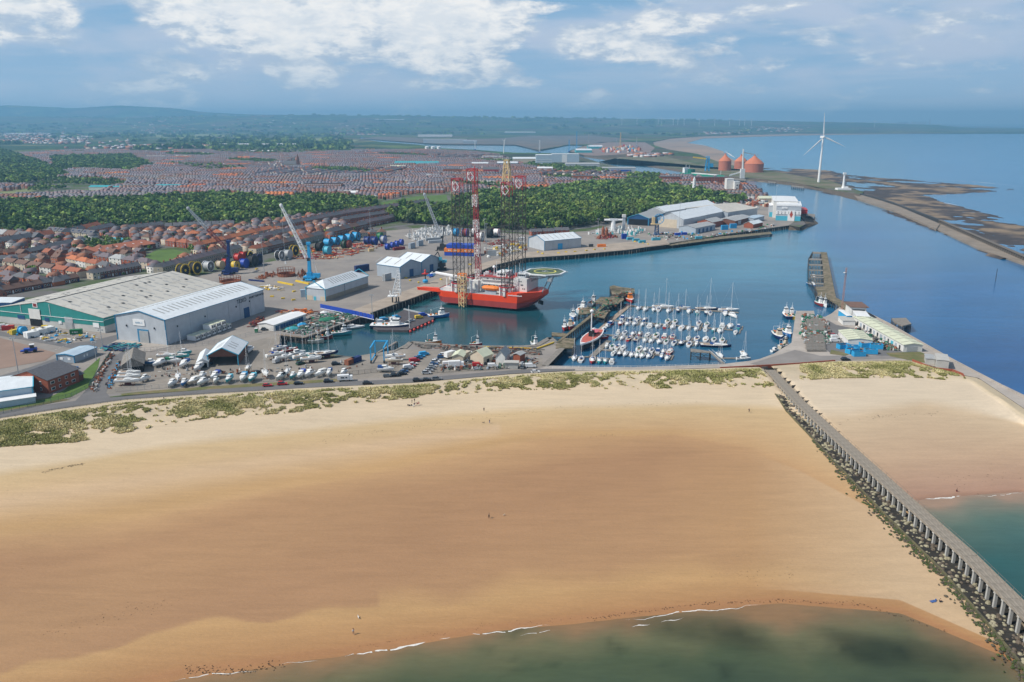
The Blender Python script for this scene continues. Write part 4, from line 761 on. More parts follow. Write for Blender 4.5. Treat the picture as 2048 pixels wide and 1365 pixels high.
HOLES=[[(-60,392),(105,372),(240,374),(200,388),(0,396)],[(755,405),(830,388),(896,388),(900,412),(760,416)],[(1065,334),(1215,334),(1215,300),(1065,300)],[(0,300),(70,322),(140,352),(60,372),(-20,372),(-20,300)],[(100,316),(260,312),(300,330),(260,345),(110,338)],[(1255,352),(1320,352),(1325,375),(1250,372)],[(590,318),(560,336),(610,336)]]
T=Mass();rs=np.random.RandomState(4);nT=0;TREEP=[]
HP_=np.array([(h[0],h[1],h[2])for h in HPOS])
for k in range(9000):
 a_,b_=rs.uniform(420,1230),rs.uniform(-100,680);X=a_*cu-b_*su-560;Y=a_*su+b_*cu;x,y=PX(X,Y)
 if not inpoly(x,y,NEAR)or inpoly(x,y,GREEN)or inpoly(x,y,HEDGE):continue
 if(np.hypot(HP_[:,0]-X,HP_[:,1]-Y)<HP_[:,2]+4.8).any():continue
 HP_=np.vstack([HP_,(X,Y,5.2)]);rc=RC0[rs.randint(len(RC0))];wc=((.30,.10,.06),(.5,.42,.32),(.36,.13,.07),(.6,.58,.54))[rs.randint(4)];v=hv(X,Y,U_+rs.choice((0,1.571)),8,7.5,5,7.6,rs.choice((0,0,2.5)));T.add(v,HF,[wc]*4+[rc]*4);nT+=1
 f0,f1=v[0],v[1]
 for q_ in(0,1,2,3):
  f0,f1=v[q_],v[(q_+1)%4];n_=np.array((f1[1]-f0[1],-(f1[0]-f0[0]),0.));n_/=np.linalg.norm(n_);vx=[];ff=[]
  for z_ in(4.9,7.3):
   for t_ in(.27,.73):p=f0+(f1-f0)*t_+n_*.07;p[2]=z_;d_=(f1-f0)*.075;o=len(vx);vx+=[p-d_,p+d_,p+d_+(0,0,1.2),p-d_+(0,0,1.2)];ff.append((o,o+1,o+2,o+3))
  T.add(np.array(vx),ff,(.5,.5,.5)if(k+q_)%2 else(.05,.055,.06))
PTS=[]
for bi in range(-6,6):
 for bj in range(0,9):
  h_=(bi*7+bj*11)%10;ph=(.08,-.16,.22,1.25,.02,-.3,.35,-.1,.15,1.45)[h_];bx_,by_=230+bi*330.,1100+bj*290.;c_,s_=math.cos(ph),math.sin(ph)
  for ia in range(-36,36):
   for ja in range(-10,11):
    ro=((bi*31+bj*17+ja*53)%97)/97.;la,lb=ia*(6.0+ro)+ro*37%6,ja*(20.+h_%3)+5*math.sin(ja*2.3+bi)
    X=bx_+la*c_-lb*s_;Y=by_+la*s_+lb*c_
    if abs(X-bx_)>163 or abs(Y-by_)>143:continue
    PTS.append((X,Y,ph,h_,ia,6.0+ro))
PTS.sort(key=lambda p:p[1])
for X,Y,th,q,i,w in PTS:
 x,y=PX(X,Y);al=False
 if not(-60<x<1560):continue
 if not inpoly(x,y,TOWN)or any(inpoly(x,y,h)for h in HOLES):continue
 g=math.sin(X/130.+1.3)*math.sin(Y/150.)+.6*math.sin(X/61.+Y/83.)
 if g<-.95+(.35 if x<350 else 0):TREEP.append((X,Y,1.));continue
 if rs.rand()<.11:TREEP.append((X,Y,.7));continue
 if(i+int(Y/21)*5)%15==14:continue
 zone=math.sin(X/70.+q)*math.cos(Y/55.+2*q);hh=random.Random(int(i//9)*7919+int(Y//16)*104729+q);rcol=RC[(6 if zone>.93 else 5)if zone>.84 else hh.choice([0,1,2,3,3,4,7,8])];wc=WCo[hh.choice([0,0,1,1,2,3,4,5])]
 v=hv(X,Y,th if not al else math.pi/2+th,w,8.6,5.4,8.3,0.);k=rs.uniform(.85,1.15)
 T.add(v,HF,[wc]*4+[tuple(c*k for c in rcol)]*2+[wc]*2);nT+=1
 c=np.array([X+rs.uniform(-2.5,2.5),Y]);s_=.5;bx=np.array([(sx_,sy_,zz)for zz in(7.5,10.1)for sx_,sy_ in((-s_,-s_),(s_,-s_),(s_,s_),(-s_,s_))]);bx[:,0]+=c[0];bx[:,1]+=c[1];bx[:,2]+=1
 T.add(bx,[(0,1,5,4),(1,2,6,5),(2,3,7,6),(3,0,4,7),(4,5,6,7)],(.26,.12,.08))
 if y>330:
  vx=[];ff=[]
  f0,f1=v[0],v[1]
  for z_ in(5.0,7.7):
   for t_ in(.25,.72):
    p=f0+(f1-f0)*t_;d_=(f1-f0)/w*.62;nn=np.array((d_[1],-d_[0],0))/.62*.08;o=len(vx);b0=p+nn;b0[2]=z_
    vx+=[b0-d_,b0+d_,b0+d_+(0,0,1.4),b0-d_+(0,0,1.4)];ff.append((o,o+1,o+2,o+3))
  T.add(np.array(vx),ff,(.04,.045,.05)if rs.rand()<.6 else(.55,.55,.55))
print('town houses',nT)
TOWNM=mat('town_surfaces',(0,0,0),.8,var=.2,sc=.5,attr='Col')
T.build('town_houses',TOWNM,kind='stuff',label='tightly packed brick and slate houses of the town beyond the wood')
T=Mass()
for(cx,cy,rx,ry,n_)in((60,272,120,5,220),(50,283,200,5,260),(330,264,160,4,160),(300,295,120,4,150),(700,267,60,4,90),(830,256,160,3,120),(1120,252,90,3,90),(560,262,80,3,80),(1270,258,60,2,60),(1750,257,220,2.2,260),(1290,312,35,3,50),(1440,268,50,1.5,60),(1560,265,60,1.5,70),(700,250,300,3,120),(200,253,200,3,100)):
 for k in range(n_):
  p=G(cx+rs.normal()*rx*.5,cy+rs.uniform(-1,1)*ry);zz=hz_(p.x,p.y)-4;wide=rs.uniform(8,22)*(1+p.y/9000);col=RC[rs.randint(8)]if rs.rand()<.75 else(.6,.6,.6)
  T.add(hv(p.x,p.y,rs.uniform(-.4,.4),wide,9,5,8)+np.array((0,0,zz)),HF,[WCo[rs.randint(6)]]*4+[col]*2+[WCo[0]]*2)
T.build('distant_villages',TOWNM,kind='stuff',label='scattered villages far out on the plain')
def bld(name,label,x,y,wpx,h,d,wall,roof,rz=0.,cat='building',ridge=0.,z=4.05,group=None):
 p=G(x,y,z);p.z=max(z,hz_(p.x,p.y));sc_=(p-Vector((0,0,HC))).length/F;w=wpx*sc_;t=thing(name,label,cat,p,rz,group);r=h+ridge
 mb=MB();a=w/2
 if ridge:mb.add([(-a,0,0),(-a,d,0),(-a,d,h),(-a,d/2,r),(-a,0,h),(a,0,0),(a,d,0),(a,d,h),(a,d/2,r),(a,0,h)],[(0,4,3,2,1),(5,6,7,8,9),(0,5,9,4),(1,2,7,6)])
 else:mb.box((0,d/2,0),(w,d,h))
 obj('wall',mb,m(wall),t);mb=MB()
 if ridge:mb.add([(-a-.4,-.4,h),(a+.4,-.4,h),(a+.4,d/2,r+.3),(-a-.4,d/2,r+.3),(a+.4,d+.4,h),(-a-.4,d+.4,h)],[(0,1,2,3),(3,2,4,5)])
 else:mb.box((0,d/2,h),(w+.6,d+.6,.5))
 obj('roof',mb,m(roof),t);t['_w']=w;return t,w
def wrow(t,w,zs,n,ww,hh,mt='window_glass'):
 mb=MB().box((0,-.1,0),(ww,.2,hh));me=mb.mesh('window',m(mt))
 for z in zs:
  for i in range(n):obj('window',me,None,t,(-w/2+w*(i+.5)/n,0,z))
t,w=bld('shipyard_hall','tall pale blue and white shipyard hall on the river',1088,333,31,30,60,'steel_blue_roof','white_roof_sheet');mb=MB()
for k in range(4):mb.box((0,-.3,3+k*4.5),(w,.3,1.2))
obj('wave_stripe',mb,m('white_gloss'),t)
t,w=bld('shipyard_hall','sky blue hall with a white door bay on the river',1131,325,53,24,50,'steel_blue_roof','white_roof_sheet');mb=MB().box((-3,-.3,0),(16,.4,23));obj('door',mb,m('white_gloss'),t)
t,w=bld('shipyard_shed','long pale shed in front of the sky blue hall',1165,338,66,12,26,'light_grey_cladding','grey_roof_sheet',ridge=3)
t,w=bld('shipyard_shed','low cream shed left of the tall shipyard hall',1052,326,52,12,40,'cream_render','white_roof_sheet',ridge=4)
t,w=bld('shipyard_shed','low grey industrial unit left of the shipyard',1015,333,40,9,30,'slate_grey_cladding','white_roof_sheet',ridge=3)
t,w=bld('warehouse','white and blue unit with a lamp tower on the river edge',1238,344,64,9,24,'light_grey_cladding','grey_roof_sheet',ridge=2);mb=MB().box((5,-.2,1),(w*.6,.3,4.));obj('wall_stripe',mb,m('royal_blue_paint'),t)
for k,(x,y,wp,lb)in enumerate(((1168,306,31,'teal sided dock shed with a white roof across the river'),(1191,298,28,'second teal dock shed behind the first'))):bld('dock_shed',lb,x,y,wp,10,70,'teal_roof','white_roof_sheet',ridge=5,cat='warehouse')
t,w=bld('supermarket','wide building with a pale turquoise roof in mid town',832,332,86,6,60,'white_render','teal_roof',ridge=5)
for x,y,wp,lb in((335,379,44,'turquoise roofed hall in the town left of centre'),(210,381,56,'pale stand roof beside the football ground')):bld('hall',lb,x,y,wp,6,18,'white_render','teal_roof',ridge=2)
t,w=bld('church','stone church with a tall dark spire in mid town',580,336,24,10,18,'stone_wall','slate_roof',ridge=8,cat='church');mb=MB().box((w/2+4,5,0),(7,7,20));mb.lathe([(4.5,20),(.1,38)],8,(w/2+4,5,0));obj('spire',mb,m('brick_dark'),t)
for k,x in enumerate((628,664)):
 t,w=bld('apartment_block',('left','right')[k]+' of the two long brick blocks of flats behind the wood',x,380,37,11,12,'brick_orange','slate_roof');wrow(t,w,(2,5,8),9,2.2,1.6,'window_white')
for k,(x,y,wp,h,lb)in enumerate(((905,350,36,13,'red brick theatre block right of the mall'),(982,350,30,12,'deep red gabled hall in the town'),(1420,371,66,15,'long red brick riverside apartment block'),(1340,366,40,12,'red brick riverside flats further left'),(1262,362,60,8,'low red and grey riverside building'),(1165,362,40,10,'brick office block with rows of windows'),(1120,352,46,8,'flat roofed grey college block'))):
 t,w=bld('apartment_block' if h>11 else 'office_block',lb,x,y,wp,h,16,('brick_orange','red_paint','brick_red','brick_red','brick_red','brick_orange','stone_wall')[k],'slate_roof' if k!=2 else 'slate_roof_purple',ridge=0 if k not in(1,)else 5)
 wrow(t,w,[2+3.2*q for q in range(int(h//3.4))],max(5,int(w/5)),1.8,1.5,'window_glass')
t,w=bld('apartment_block','tall white and grey twin towers on the riverside',1459,387,13,24,14,'white_render','white_gloss');t,w=bld('apartment_block','white tower with dark window squares beside the twin towers',1473,388,9,20,12,'white_render','white_gloss');wrow(t,w,(3,8,13),1,2,2.4)
t,w=bld('tower','round brick tower next to the white riverside towers',1480,388,7,15,8,'brick_orange','tile_roof_red')
for k,(x,y,wp,lb)in enumerate(((1440,402,60,'long red and white warehouse near the docks'),(1492,400,60,'white fronted dockside unit beside the red warehouse'),(1532,404,26,'cream low dockside shed'))):bld('dock_unit',lb,x,y,wp,5,14,('brick_red','white_render','cream_render')[k],('tile_roof_red','tile_roof_brown','cream_roof_sheet')[k],ridge=3)
SHX=[870,890,940,780,655,560,150,40,1040,1140,1282,1330,1385,1615,905,470,960,520,985,1090,795,865,700,310,365,355,1235]
for k,(x,y,wp,h,c1,c2)in enumerate(((870,274,66,14,'white_gloss','white_gloss'),(890,287,84,22,'light_grey_cladding','grey_roof_sheet'),(940,288,26,15,'slate_grey_cladding','steel_blue_roof'),(780,262,56,9,'white_gloss','white_gloss'),(655,257,44,8,'white_gloss','white_gloss'),(560,292,72,8,'light_grey_cladding','white_gloss'),(150,275,60,8,'light_grey_cladding','white_gloss'),(40,269,50,8,'white_gloss','white_gloss'),(1040,267,60,9,'white_gloss','white_gloss'),(1140,257,46,8,'white_gloss','white_gloss'),(1282,258,38,9,'steel_blue_roof','white_gloss'),(1330,260,34,8,'white_gloss','white_gloss'),(1385,258,40,8,'light_grey_cladding','white_gloss'),(1615,250,14,14,'white_gloss','white_gloss'),(905,253,18,8,'white_gloss','white_gloss'),(470,292,60,8,'light_grey_cladding','white_gloss'),(960,333,32,8,'light_grey_cladding','white_roof_sheet'),(520,306,46,7,'light_grey_cladding','white_gloss'),(985,318,40,7,'light_grey_cladding','grey_roof_sheet'),(1090,344,30,9,'white_render','white_gloss'),(795,338,30,6,'white_render','cream_roof_sheet'),(865,357,24,6,'light_grey_cladding','grey_roof_sheet'),(700,392,28,5,'white_render','white_gloss'),(310,317,34,6,'light_grey_cladding','grey_roof_sheet'),(365,316,30,5,'white_render','cream_roof_sheet'),(355,305,42,5,'light_grey_cladding','grey_roof_sheet'),(1235,370,26,5,'white_render','grey_roof_sheet'))):
 nm=('a long white hall out on the plain','a big grey shed by the estuary')[k==1]
 bld('industrial_hall',f'{"white" if "white" in c1 else "grey"} shed {("far out on the plain" if y < 280 else "at the far edge of town" if y < 310 else "among the town roofs")}, {ordn(int(sum(1 for q in SHX if q < x)))} from the left',x,y,wp,h,40 if y<300 else 18,c1,c2,ridge=2.5,cat='industrial hall',group='large sheds scattered over town and plain')
 # ----------------------------------------------------------
def leafmat(name,tint):
 m_=bpy.data.materials.new(name);m_.use_nodes=True;N,L,nd,mth,mix,mr,noise,mapping=new_nodes(m_.node_tree);b=N['Principled BSDF'];b.inputs['Roughness'].default_value=.8;b.inputs['Specular IOR Level'].default_value=.15
 va=nd('ShaderNodeVertexColor',layer_name='Col');oi=nd('ShaderNodeObjectInfo');c=mix(1.,va.outputs[0],tint,'MULTIPLY')
 k=mr(oi.outputs['Random'],0,1,.7,1.35);g=nd('ShaderNodeCombineColor');L.new(mth('MULTIPLY',k,1.05),g.inputs[0]);L.new(k,g.inputs[1]);L.new(k,g.inputs[2])
 L.new(mix(1.,c,g.outputs[0],'MULTIPLY'),b.inputs['Base Color']);return m_
LEAF=leafmat('leaves',(1,1,1))
def crown_np(n,R,H,z0,s,rs,lob=6):
 d=rs.normal(size=(n,3));d/=np.linalg.norm(d,axis=1)[:,None];d[:,2]=np.abs(d[:,2])*1.0-.35*(rs.rand(n)<.35)
 cen=rs.normal(size=(lob,3))*(R*.45,R*.45,H*.16);li=rs.randint(lob,size=n);rad=R*.62*rs.uniform(.75,1.08,n)
 P=cen[li]+d*rad[:,None]*(1,1,H/R*.55);P[:,2]+=z0+H*.5
 nrm=d+rs.normal(size=(n,3))*.35;nrm/=np.linalg.norm(nrm,axis=1)[:,None];a=np.cross(nrm,rs.normal(size=(n,3)));a/=np.linalg.norm(a,axis=1)[:,None];b=np.cross(nrm,a);ss=(s*rs.uniform(.7,1.3,n))[:,None]
 V=np.stack([P-a*ss-b*ss*.6,P+a*ss-b*ss*.7,P+a*ss*.8+b*ss,P-a*ss*.7+b*ss*.8],1).reshape(-1,3)
 return V,np.arange(4*n).reshape(-1,4)
rs=np.random.RandomState(11);CR=[];LC=np.array([(.065,.12,.028),(.10,.17,.036),(.15,.21,.05),(.048,.09,.028),(.12,.17,.06)])
for v in range(6):
 V,Q=crown_np(170,3.9+v*.12,7.2+(v%3),2.2,.78,rs);me=bpy.data.meshes.new('crown');me.from_pydata(V.tolist(),[],Q.tolist());c=LC[v%5]*rs.uniform(.75,1.3,(len(Q),1))
 a=me.color_attributes.new('Col','FLOAT_COLOR','CORNER');a.data.foreach_set('color',np.repeat(np.c_[c,np.ones(len(Q))].astype(np.float32),4,0).ravel());me.materials.append(LEAF)
 if v==5:
  pass
 CR.append(me)
mb=MB().tube((0,0,-.2),(.1,0,4.5),.28,6,.17);mb.tube((.1,0,3.6),(1.5,.4,6.2),.13,4,.05);mb.tube((.1,0,3.2),(-1.3,.7,6.),.13,4,.05);mb.tube((.1,0,4.2),(.1,-1.4,6.6),.12,4,.05);TRK=mb.mesh('trunk',mat('bark',(.09,.07,.055),.95))
WOODS=[([(-160,411),(0,409),(250,403),(320,399),(440,392),(560,402),(620,399),(700,402),(750,402),(758,412),(740,416),(640,430),(590,438),(480,449),(390,450),(330,452),(262,457),(200,455),(140,460),(70,466),(0,471),(-160,480)],8.2,1.0),([(782,444),(782,432),(800,424),(862,420),(900,420),(912,404),(950,392),(985,389),(1065,389),(1170,373),(1250,370),(1330,377),(1400,388),(1450,398),(1486,402),(1484,411),(1400,409),(1360,415),(1300,428),(1262,440),(1180,452),(1120,460),(1060,462),(960,458),(850,450)],8.0,1.15),([(0,300),(70,322),(140,352),(60,369),(-30,369),(-30,300)],10.5,1.0),([(100,316),(260,312),(300,330),(260,345),(110,338)],10.,1.),([(1258,352),(1318,352),(1322,374),(1252,372)],9,.9),([(1045,334),(1060,328),(1200,340),(1215,346),(1130,348)],8.,.8),([(160,490),(210,481),(262,487),(244,502),(205,505),(168,500)],7.,.5),([(58,384),(130,380),(130,376),(60,378)],9,.6),([(420,300),(560,300),(700,303),(560,310),(430,306)],16,1.),([(340,330),(420,332),(500,340),(420,345)],14.,.9)]
TP=[]
for poly,sp,sc_ in WOODS:
 q=[G(x,y)for x,y in poly];x0,x1=min(p.x for p in q),max(p.x for p in q);y0,y1=min(p.y for p in q),max(p.y for p in q)
 for X in np.arange(x0,x1,sp):
  for Y in np.arange(y0,y1,sp):
   X_,Y_=X+rs.uniform(-.4,.4)*sp,Y+rs.uniform(-.4,.4)*sp;a_,b_=PX(X_,Y_)
   if-90<a_<2150 and inpoly(a_,b_,poly):TP.append((X_,Y_,sc_*rs.uniform(.65,1.25)))
TP+=[(x,y,.6*s*rs.uniform(.6,1.2))for x,y,s in TREEP]
for x,y,s in((62,548,.7),(425,505,.7),(440,498,.6),(300,502,.5),(385,505,.7),(150,502,.6),(118,488,.7),(88,494,.7),(70,500,.6),(212,508,.6),(222,500,.6),(535,452,.7),(470,464,.6),(652,468,.5),(700,462,.7),(706,466,.6),(640,470,.4),(548,446,.7),(176,482,.6),(190,466,.6),(60,560,.5),(130,545,.35),(250,556,.3),(770,404,.8),(745,420,.7),(726,408,.9),(1100,462,.8)):p=G(x,y);TP.append((p.x,p.y,s))
for k in range(70):
 X,Y=near_extra[rs.randint(len(near_extra))];X+=rs.uniform(-6,6);Y+=rs.uniform(-6,6)
 if all((X-h[0])**2+(Y-h[1])**2>(h[2]+1.)**2 for h in HPOS):TP.append((X,Y,rs.uniform(.3,.6)))
TP.sort(key=lambda p:-p[2]/math.hypot(p[0],p[1]));near=TP[:290];rest=TP[290:]
tree0=None
for i,(X,Y,s)in enumerate(near):
 x,y=PX(X,Y);lb=('bushy green garden tree among the near houses' if y>470 or(y>462 and x<500)else 'leafy tree in the dense wood behind the houses on the left' if x<770 else 'leafy tree in the rounded wood behind the reel yard and terminal' if y>395 else 'broad tree on the far side of the central wood')
 t=thing('tree',lb,'tree',(X,Y,4.),rs.uniform(0,6.28),{'b':'garden trees of the near houses'}.get(lb[0],'trees of the '+('left wood' if x<770 else 'central wood' if y>395 else 'far wood')));t.scale=(s,s,s*rs.uniform(.9,1.15))
 obj('trunk',TRK,None,t);obj('crown',CR[rs.randint(6)],None,t)
print('trees',len(TP))
V0=[];C0=[]
for X,Y,s in rest:
 dist=math.hypot(X,Y);n=58 if dist<1500 else 30;V,Q=crown_np(n,4.2*s,7.8*s,1.8,(1.25 if n==58 else 1.9)*s,rs,4);V+=(X,Y,4.);V0.append(V);C0.append(LC[rs.choice([0,0,1,1,2,3,3,4])]*rs.uniform(.6,1.45)*rs.uniform(.75,1.25,(n,1)))
for k in range(2600):
 yy=249.8+(rs.rand()**1.4)*50;xx=rs.uniform(-80,1500 if yy<272 else 1180 if yy<285 else 700);p=G(xx,yy)
 if fbm(np.array([p.x]),np.array([p.y*.5]),700,3,77)[0]<.47:continue
 a_,b_=PX(p.x,p.y)
 if inpoly(a_,b_,[(700,270),(1320,270),(1320,300),(1180,330),(1000,312),(700,292)]):continue
 s=1.1+p.y/3800;V,Q=crown_np(14,9*s,6.5*min(s,1.8),0,3.6*s,rs,3);V+=(p.x,p.y,hz_(p.x,p.y));V0.append(V);C0.append(LC[rs.randint(4)]*rs.uniform(.6,1.1)*rs.uniform(.8,1.2,(14,1)))
V=np.concatenate(V0);Cc=np.concatenate(C0);n=len(Cc);me=bpy.data.meshes.new('woodland');me.vertices.add(len(V));me.vertices.foreach_set('co',V.astype(np.float32).ravel());me.loops.add(4*n);me.loops.foreach_set('vertex_index',np.arange(4*n,dtype=np.int32));me.polygons.add(n);me.polygons.foreach_set('loop_start',np.arange(n,dtype=np.int32)*4);me.update(calc_edges=True)
a=me.color_attributes.new('Col','FLOAT_COLOR','CORNER');a.data.foreach_set('color',np.repeat(np.c_[Cc,np.ones(n)].astype(np.float32),4,0).ravel());me.materials.append(LEAF);obj('woodland',me,kind='stuff',label='dense woods, park trees and hedges beyond the nearest trees');print('leaf quads',n)
def grass_on(V,NX,NR,r0,r1,n,maskf,C_):
 V=V.reshape(NR,NX,3);out=[];rr_=np.array([c[1]for c in C_]).reshape(NR,NX)[:,0];Xs=np.array([c[0]for c in C_]).reshape(NR,NX)[0];js=np.where((rr_>=r0)&(rr_<r1))[0]
 j=rs.choice(js,n);i=rs.randint(0,NX-1,n);fi=rs.rand(n);fj=rs.rand(n)
 P=V[j,i]*((1-fi)*(1-fj))[:,None]+V[j,i+1]*(fi*(1-fj))[:,None]+V[j+1,i]*((1-fi)*fj)[:,None]+V[j+1,i+1]*(fi*fj)[:,None]
 k=maskf(P,Xs[i]+fi*9,rr_[j]);return P[k]
def mk(P,X,r):
 px_,py_=PX(P[:,0],P[:,1],P[:,2]);m1=fbm(P[:,0],P[:,1],11,4,51)+.9*fbm(P[:,0],P[:,1],2.6,3,52)-.45-9*((px_>1500)&(py_<np.interp(px_,[g[0]for g in GRO_L],[g[1]for g in GRO_L])+14))
 lim=np.where(r<1.35,.33,.33+(r-1.35)*.42)+.22*np.exp(-((X-(176+(r-1)*14))/14)**2)*(r>.2)+np.clip((X-200)/400,0,1)*.05*(r<1.1)
 lim=np.where(X<175,lim-.12,lim);return m1>lim
NX1=len(np.arange(-480,2290,9));P1=grass_on(BV,NX1,len(BV)//NX1,.3,2.05,95000,mk,BC)
def mk2(P,X,r):
 px_,py_=PX(P[:,0],P[:,1],P[:,2]);m1=fbm(P[:,0],P[:,1],9,4,51)+.9*fbm(P[:,0],P[:,1],2.6,3,52)-.45-9*(py_>np.interp(px_,[g[0]for g in GRO_R],[g[1]for g in GRO_R])-14);e=np.where((X>1600)&(X<1930),0,.4)+np.where(X>1860,(X-1860)/300,0);return(m1>.36+e+(r-1)*.12)&(X>1585)
NX2=len(np.arange(1538,2400,9));P2=grass_on(BV2,NX2,len(BV2)//NX2,.2,2.,34000,mk2,BC2)
P1=P1[P1[:,0]<400];
P=np.concatenate([P1,P2]);n=len(P);B=4;c=fbm(P[:,0],P[:,1],7,3,60)[:,None];c=np.clip((c-.38)*4,0,1);colr=np.array((.33,.32,.12))*(1-c)+np.array((.60,.53,.29))*c
Vs=[];ang=rs.uniform(0,6.28,(n,B));hgt=rs.uniform(.35,.85,(n,B));w=rs.uniform(.2,.4,(n,B))
dx,dy=np.cos(ang),np.sin(ang);a=np.stack([P[:,None,0]-dy*w,P[:,None,1]+dx*w,np.repeat(P[:,None,2],B,1)-.05],2);b=np.stack([P[:,None,0]+dy*w,P[:,None,1]-dx*w,np.repeat(P[:,None,2],B,1)-.05],2)
t=np.stack([P[:,None,0]+dx*hgt*.7,P[:,None,1]+dy*hgt*.7,P[:,None,2]+hgt],2);V=np.stack([a,b,t],2).reshape(-1,3);nf=n*B
me=bpy.data.meshes.new('dune_grass');me.vertices.add(len(V));me.vertices.foreach_set('co',V.astype(np.float32).ravel());me.loops.add(3*nf);me.loops.foreach_set('vertex_index',np.arange(3*nf,dtype=np.int32));me.polygons.add(nf);me.polygons.foreach_set('loop_start',np.arange(nf,dtype=np.int32)*3);me.update(calc_edges=True)
cc=np.repeat(colr*rs.uniform(.8,1.25,(n,1)),B,0)*rs.uniform(.8,1.2,(nf,1));at_=me.color_attributes.new('Col','FLOAT_COLOR','CORNER');at_.data.foreach_set('color',np.repeat(np.c_[cc,np.ones(nf)].astype(np.float32),3,0).ravel());me.materials.append(mat('marram',(0,0,0),.9,var=.1,attr='Col',spec=.1));obj('dune_grass',me,kind='stuff',label='olive marram grass growing in clumps over the pale dunes');print('grass',nf)
# ----------------------------------------------------------
C('hull_white',.78,.78,.76,.3,var=.04);C('hull_navy',.012,.025,.09,.3);C('hull_red',.45,.03,.025,.35);C('hull_teal',.05,.33,.36,.35);C('hull_blue',.03,.16,.42,.35);C('boat_deck',.62,.60,.55,.6);C('cockpit_dark',.05,.05,.055,.7);C('mast_alloy',.72,.73,.74,.4,var=.05);C('canvas_blue',.02,.08,.25,.85);C('antifoul',.10,.03,.03,.7);C('teak',.30,.19,.11,.8)
def hull_secs(L,B,H,transom=.75,rake=.06,z0=-.35,n=9,kx=.5):
 S=[]
 for i in range(n):
  t=i/(n-1);x=-L/2+L*t;b=B/2*(transom+(1-transom)*math.sin(min(1,t/kx)*math.pi/2))if t<kx else B/2*(1-((t-kx)/(1-kx))**2.2);b=max(b,.04)
  h=H*(1+.35*max(0,t-.35)**1.5);xb=x-(rake*L*t**3);S.append([(xb,-b*.25,z0),(xb,b*.25,z0),(x,b*.88,H*.35),(x,b,h),(x,-b,h),(x,-b*.88,H*.35)])
 return S
BM={}
def yacht_parts(L,col,canvas=None,land=False):
 k=('y',L,col,canvas,land)
 if k in BM:return BM[k]
 B=L*.31+.2;H=.95+L*.02;out=[]
 S=hull_secs(L,B,H,.68);mb=MB().loft(S);out.append(('hull',mb.mesh('hull',m(col))))
 dk=[[(s[4][0]*.985,s[4][1]*.93,s[4][2]+.02),(s[3][0]*.985,s[3][1]*.93,s[3][2]+.02),(s[3][0]*.985,s[3][1]*.93,s[3][2]+.05),(s[4][0]*.985,s[4][1]*.93,s[4][2]+.05)]for s in S[:-1]];out.append(('deck',MB().loft(dk).mesh('deck',m('boat_deck' if col!='hull_white' else 'white_gloss'))))
 cb=[]
 for x,w,h in((-.10,.62,.55),(.0,.66,.60),(.16,.55,.5),(.28,.32,.12)):
  cb.append([(x*L,-w*B/2,H+.03),(x*L,w*B/2,H+.03),(x*L,w*B/2*.8,H+h),(x*L,-w*B/2*.8,H+h)])
 out.append(('cabin',MB().loft(cb).mesh('cabin',m('hull_white'))))
 mb=MB();[mb.box((.05*L,s*B*.315,H+.2),(L*.24,.06,.2))for s in(-1,1)];out.append(('cabin_window',mb.mesh('cabin_window',m('window_glass'))))
 out.append(('cockpit',MB().box((-.27*L,0,H+.02),(L*.26,B*.42,.12)).mesh('cockpit',m('teak' if L>9 else 'cockpit_dark'))))
 mh=L*1.22+1.;mb=MB().tube((.1*L,0,H+.3),(.1*L,0,H+mh),.085,5,.06);mb.tube((.1*L,-.9,H+mh*.55),(.1*L,.9,H+mh*.55),.035,4)
 for a,b in(((.48*L,0,H+.3),0),((-.47*L,0,H+.2),0),((.08*L,B*.45,H),0),((.08*L,-B*.45,H),0)):mb.tube(a,(.1*L,0,H+mh*.98),.018,3,cap=False)
 out.append(('mast',mb.mesh('mast',m('mast_alloy'))))
 mb=MB().tube((.09*L,0,H+1.35),(-.33*L,0,H+1.25),.16 if canvas else .08,5);out.append(('boom',mb.mesh('boom',m(canvas or 'mast_alloy'))))
 if canvas and L>8:out.append(('sprayhood',MB().lathe([(.55*B/2.2,0),(.5*B/2.2,.4),(.1,.62)],8,(-.12*L,0,H+.35)).mesh('sprayhood',m(canvas))))
 if land:
  mb=MB().loft([[(x,-w,-1.6),(x,w,-1.6),(x,w,-.2),(x,-w,-.2)]for x,w in((-.12*L,.04),(-.05*L,.14),(.1*L,.14),(.16*L,.04))]);out.append(('keel',mb.mesh('keel',m('antifoul'))))
  mb=MB();[mb.tube((x*L,s*1.3,-1.7),(x*L,s*.8,.35),.07)for x in(-.25,.25)for s in(-1,1)];[mb.box((x*L,0,-1.72),(.15,2.8,.15))for x in(-.25,.25)];mb.box((0,0,-1.7),(L*.6,.15,.15));out.append(('cradle',mb.mesh('cradle',m('rust'))))
 BM[k]=out;return out
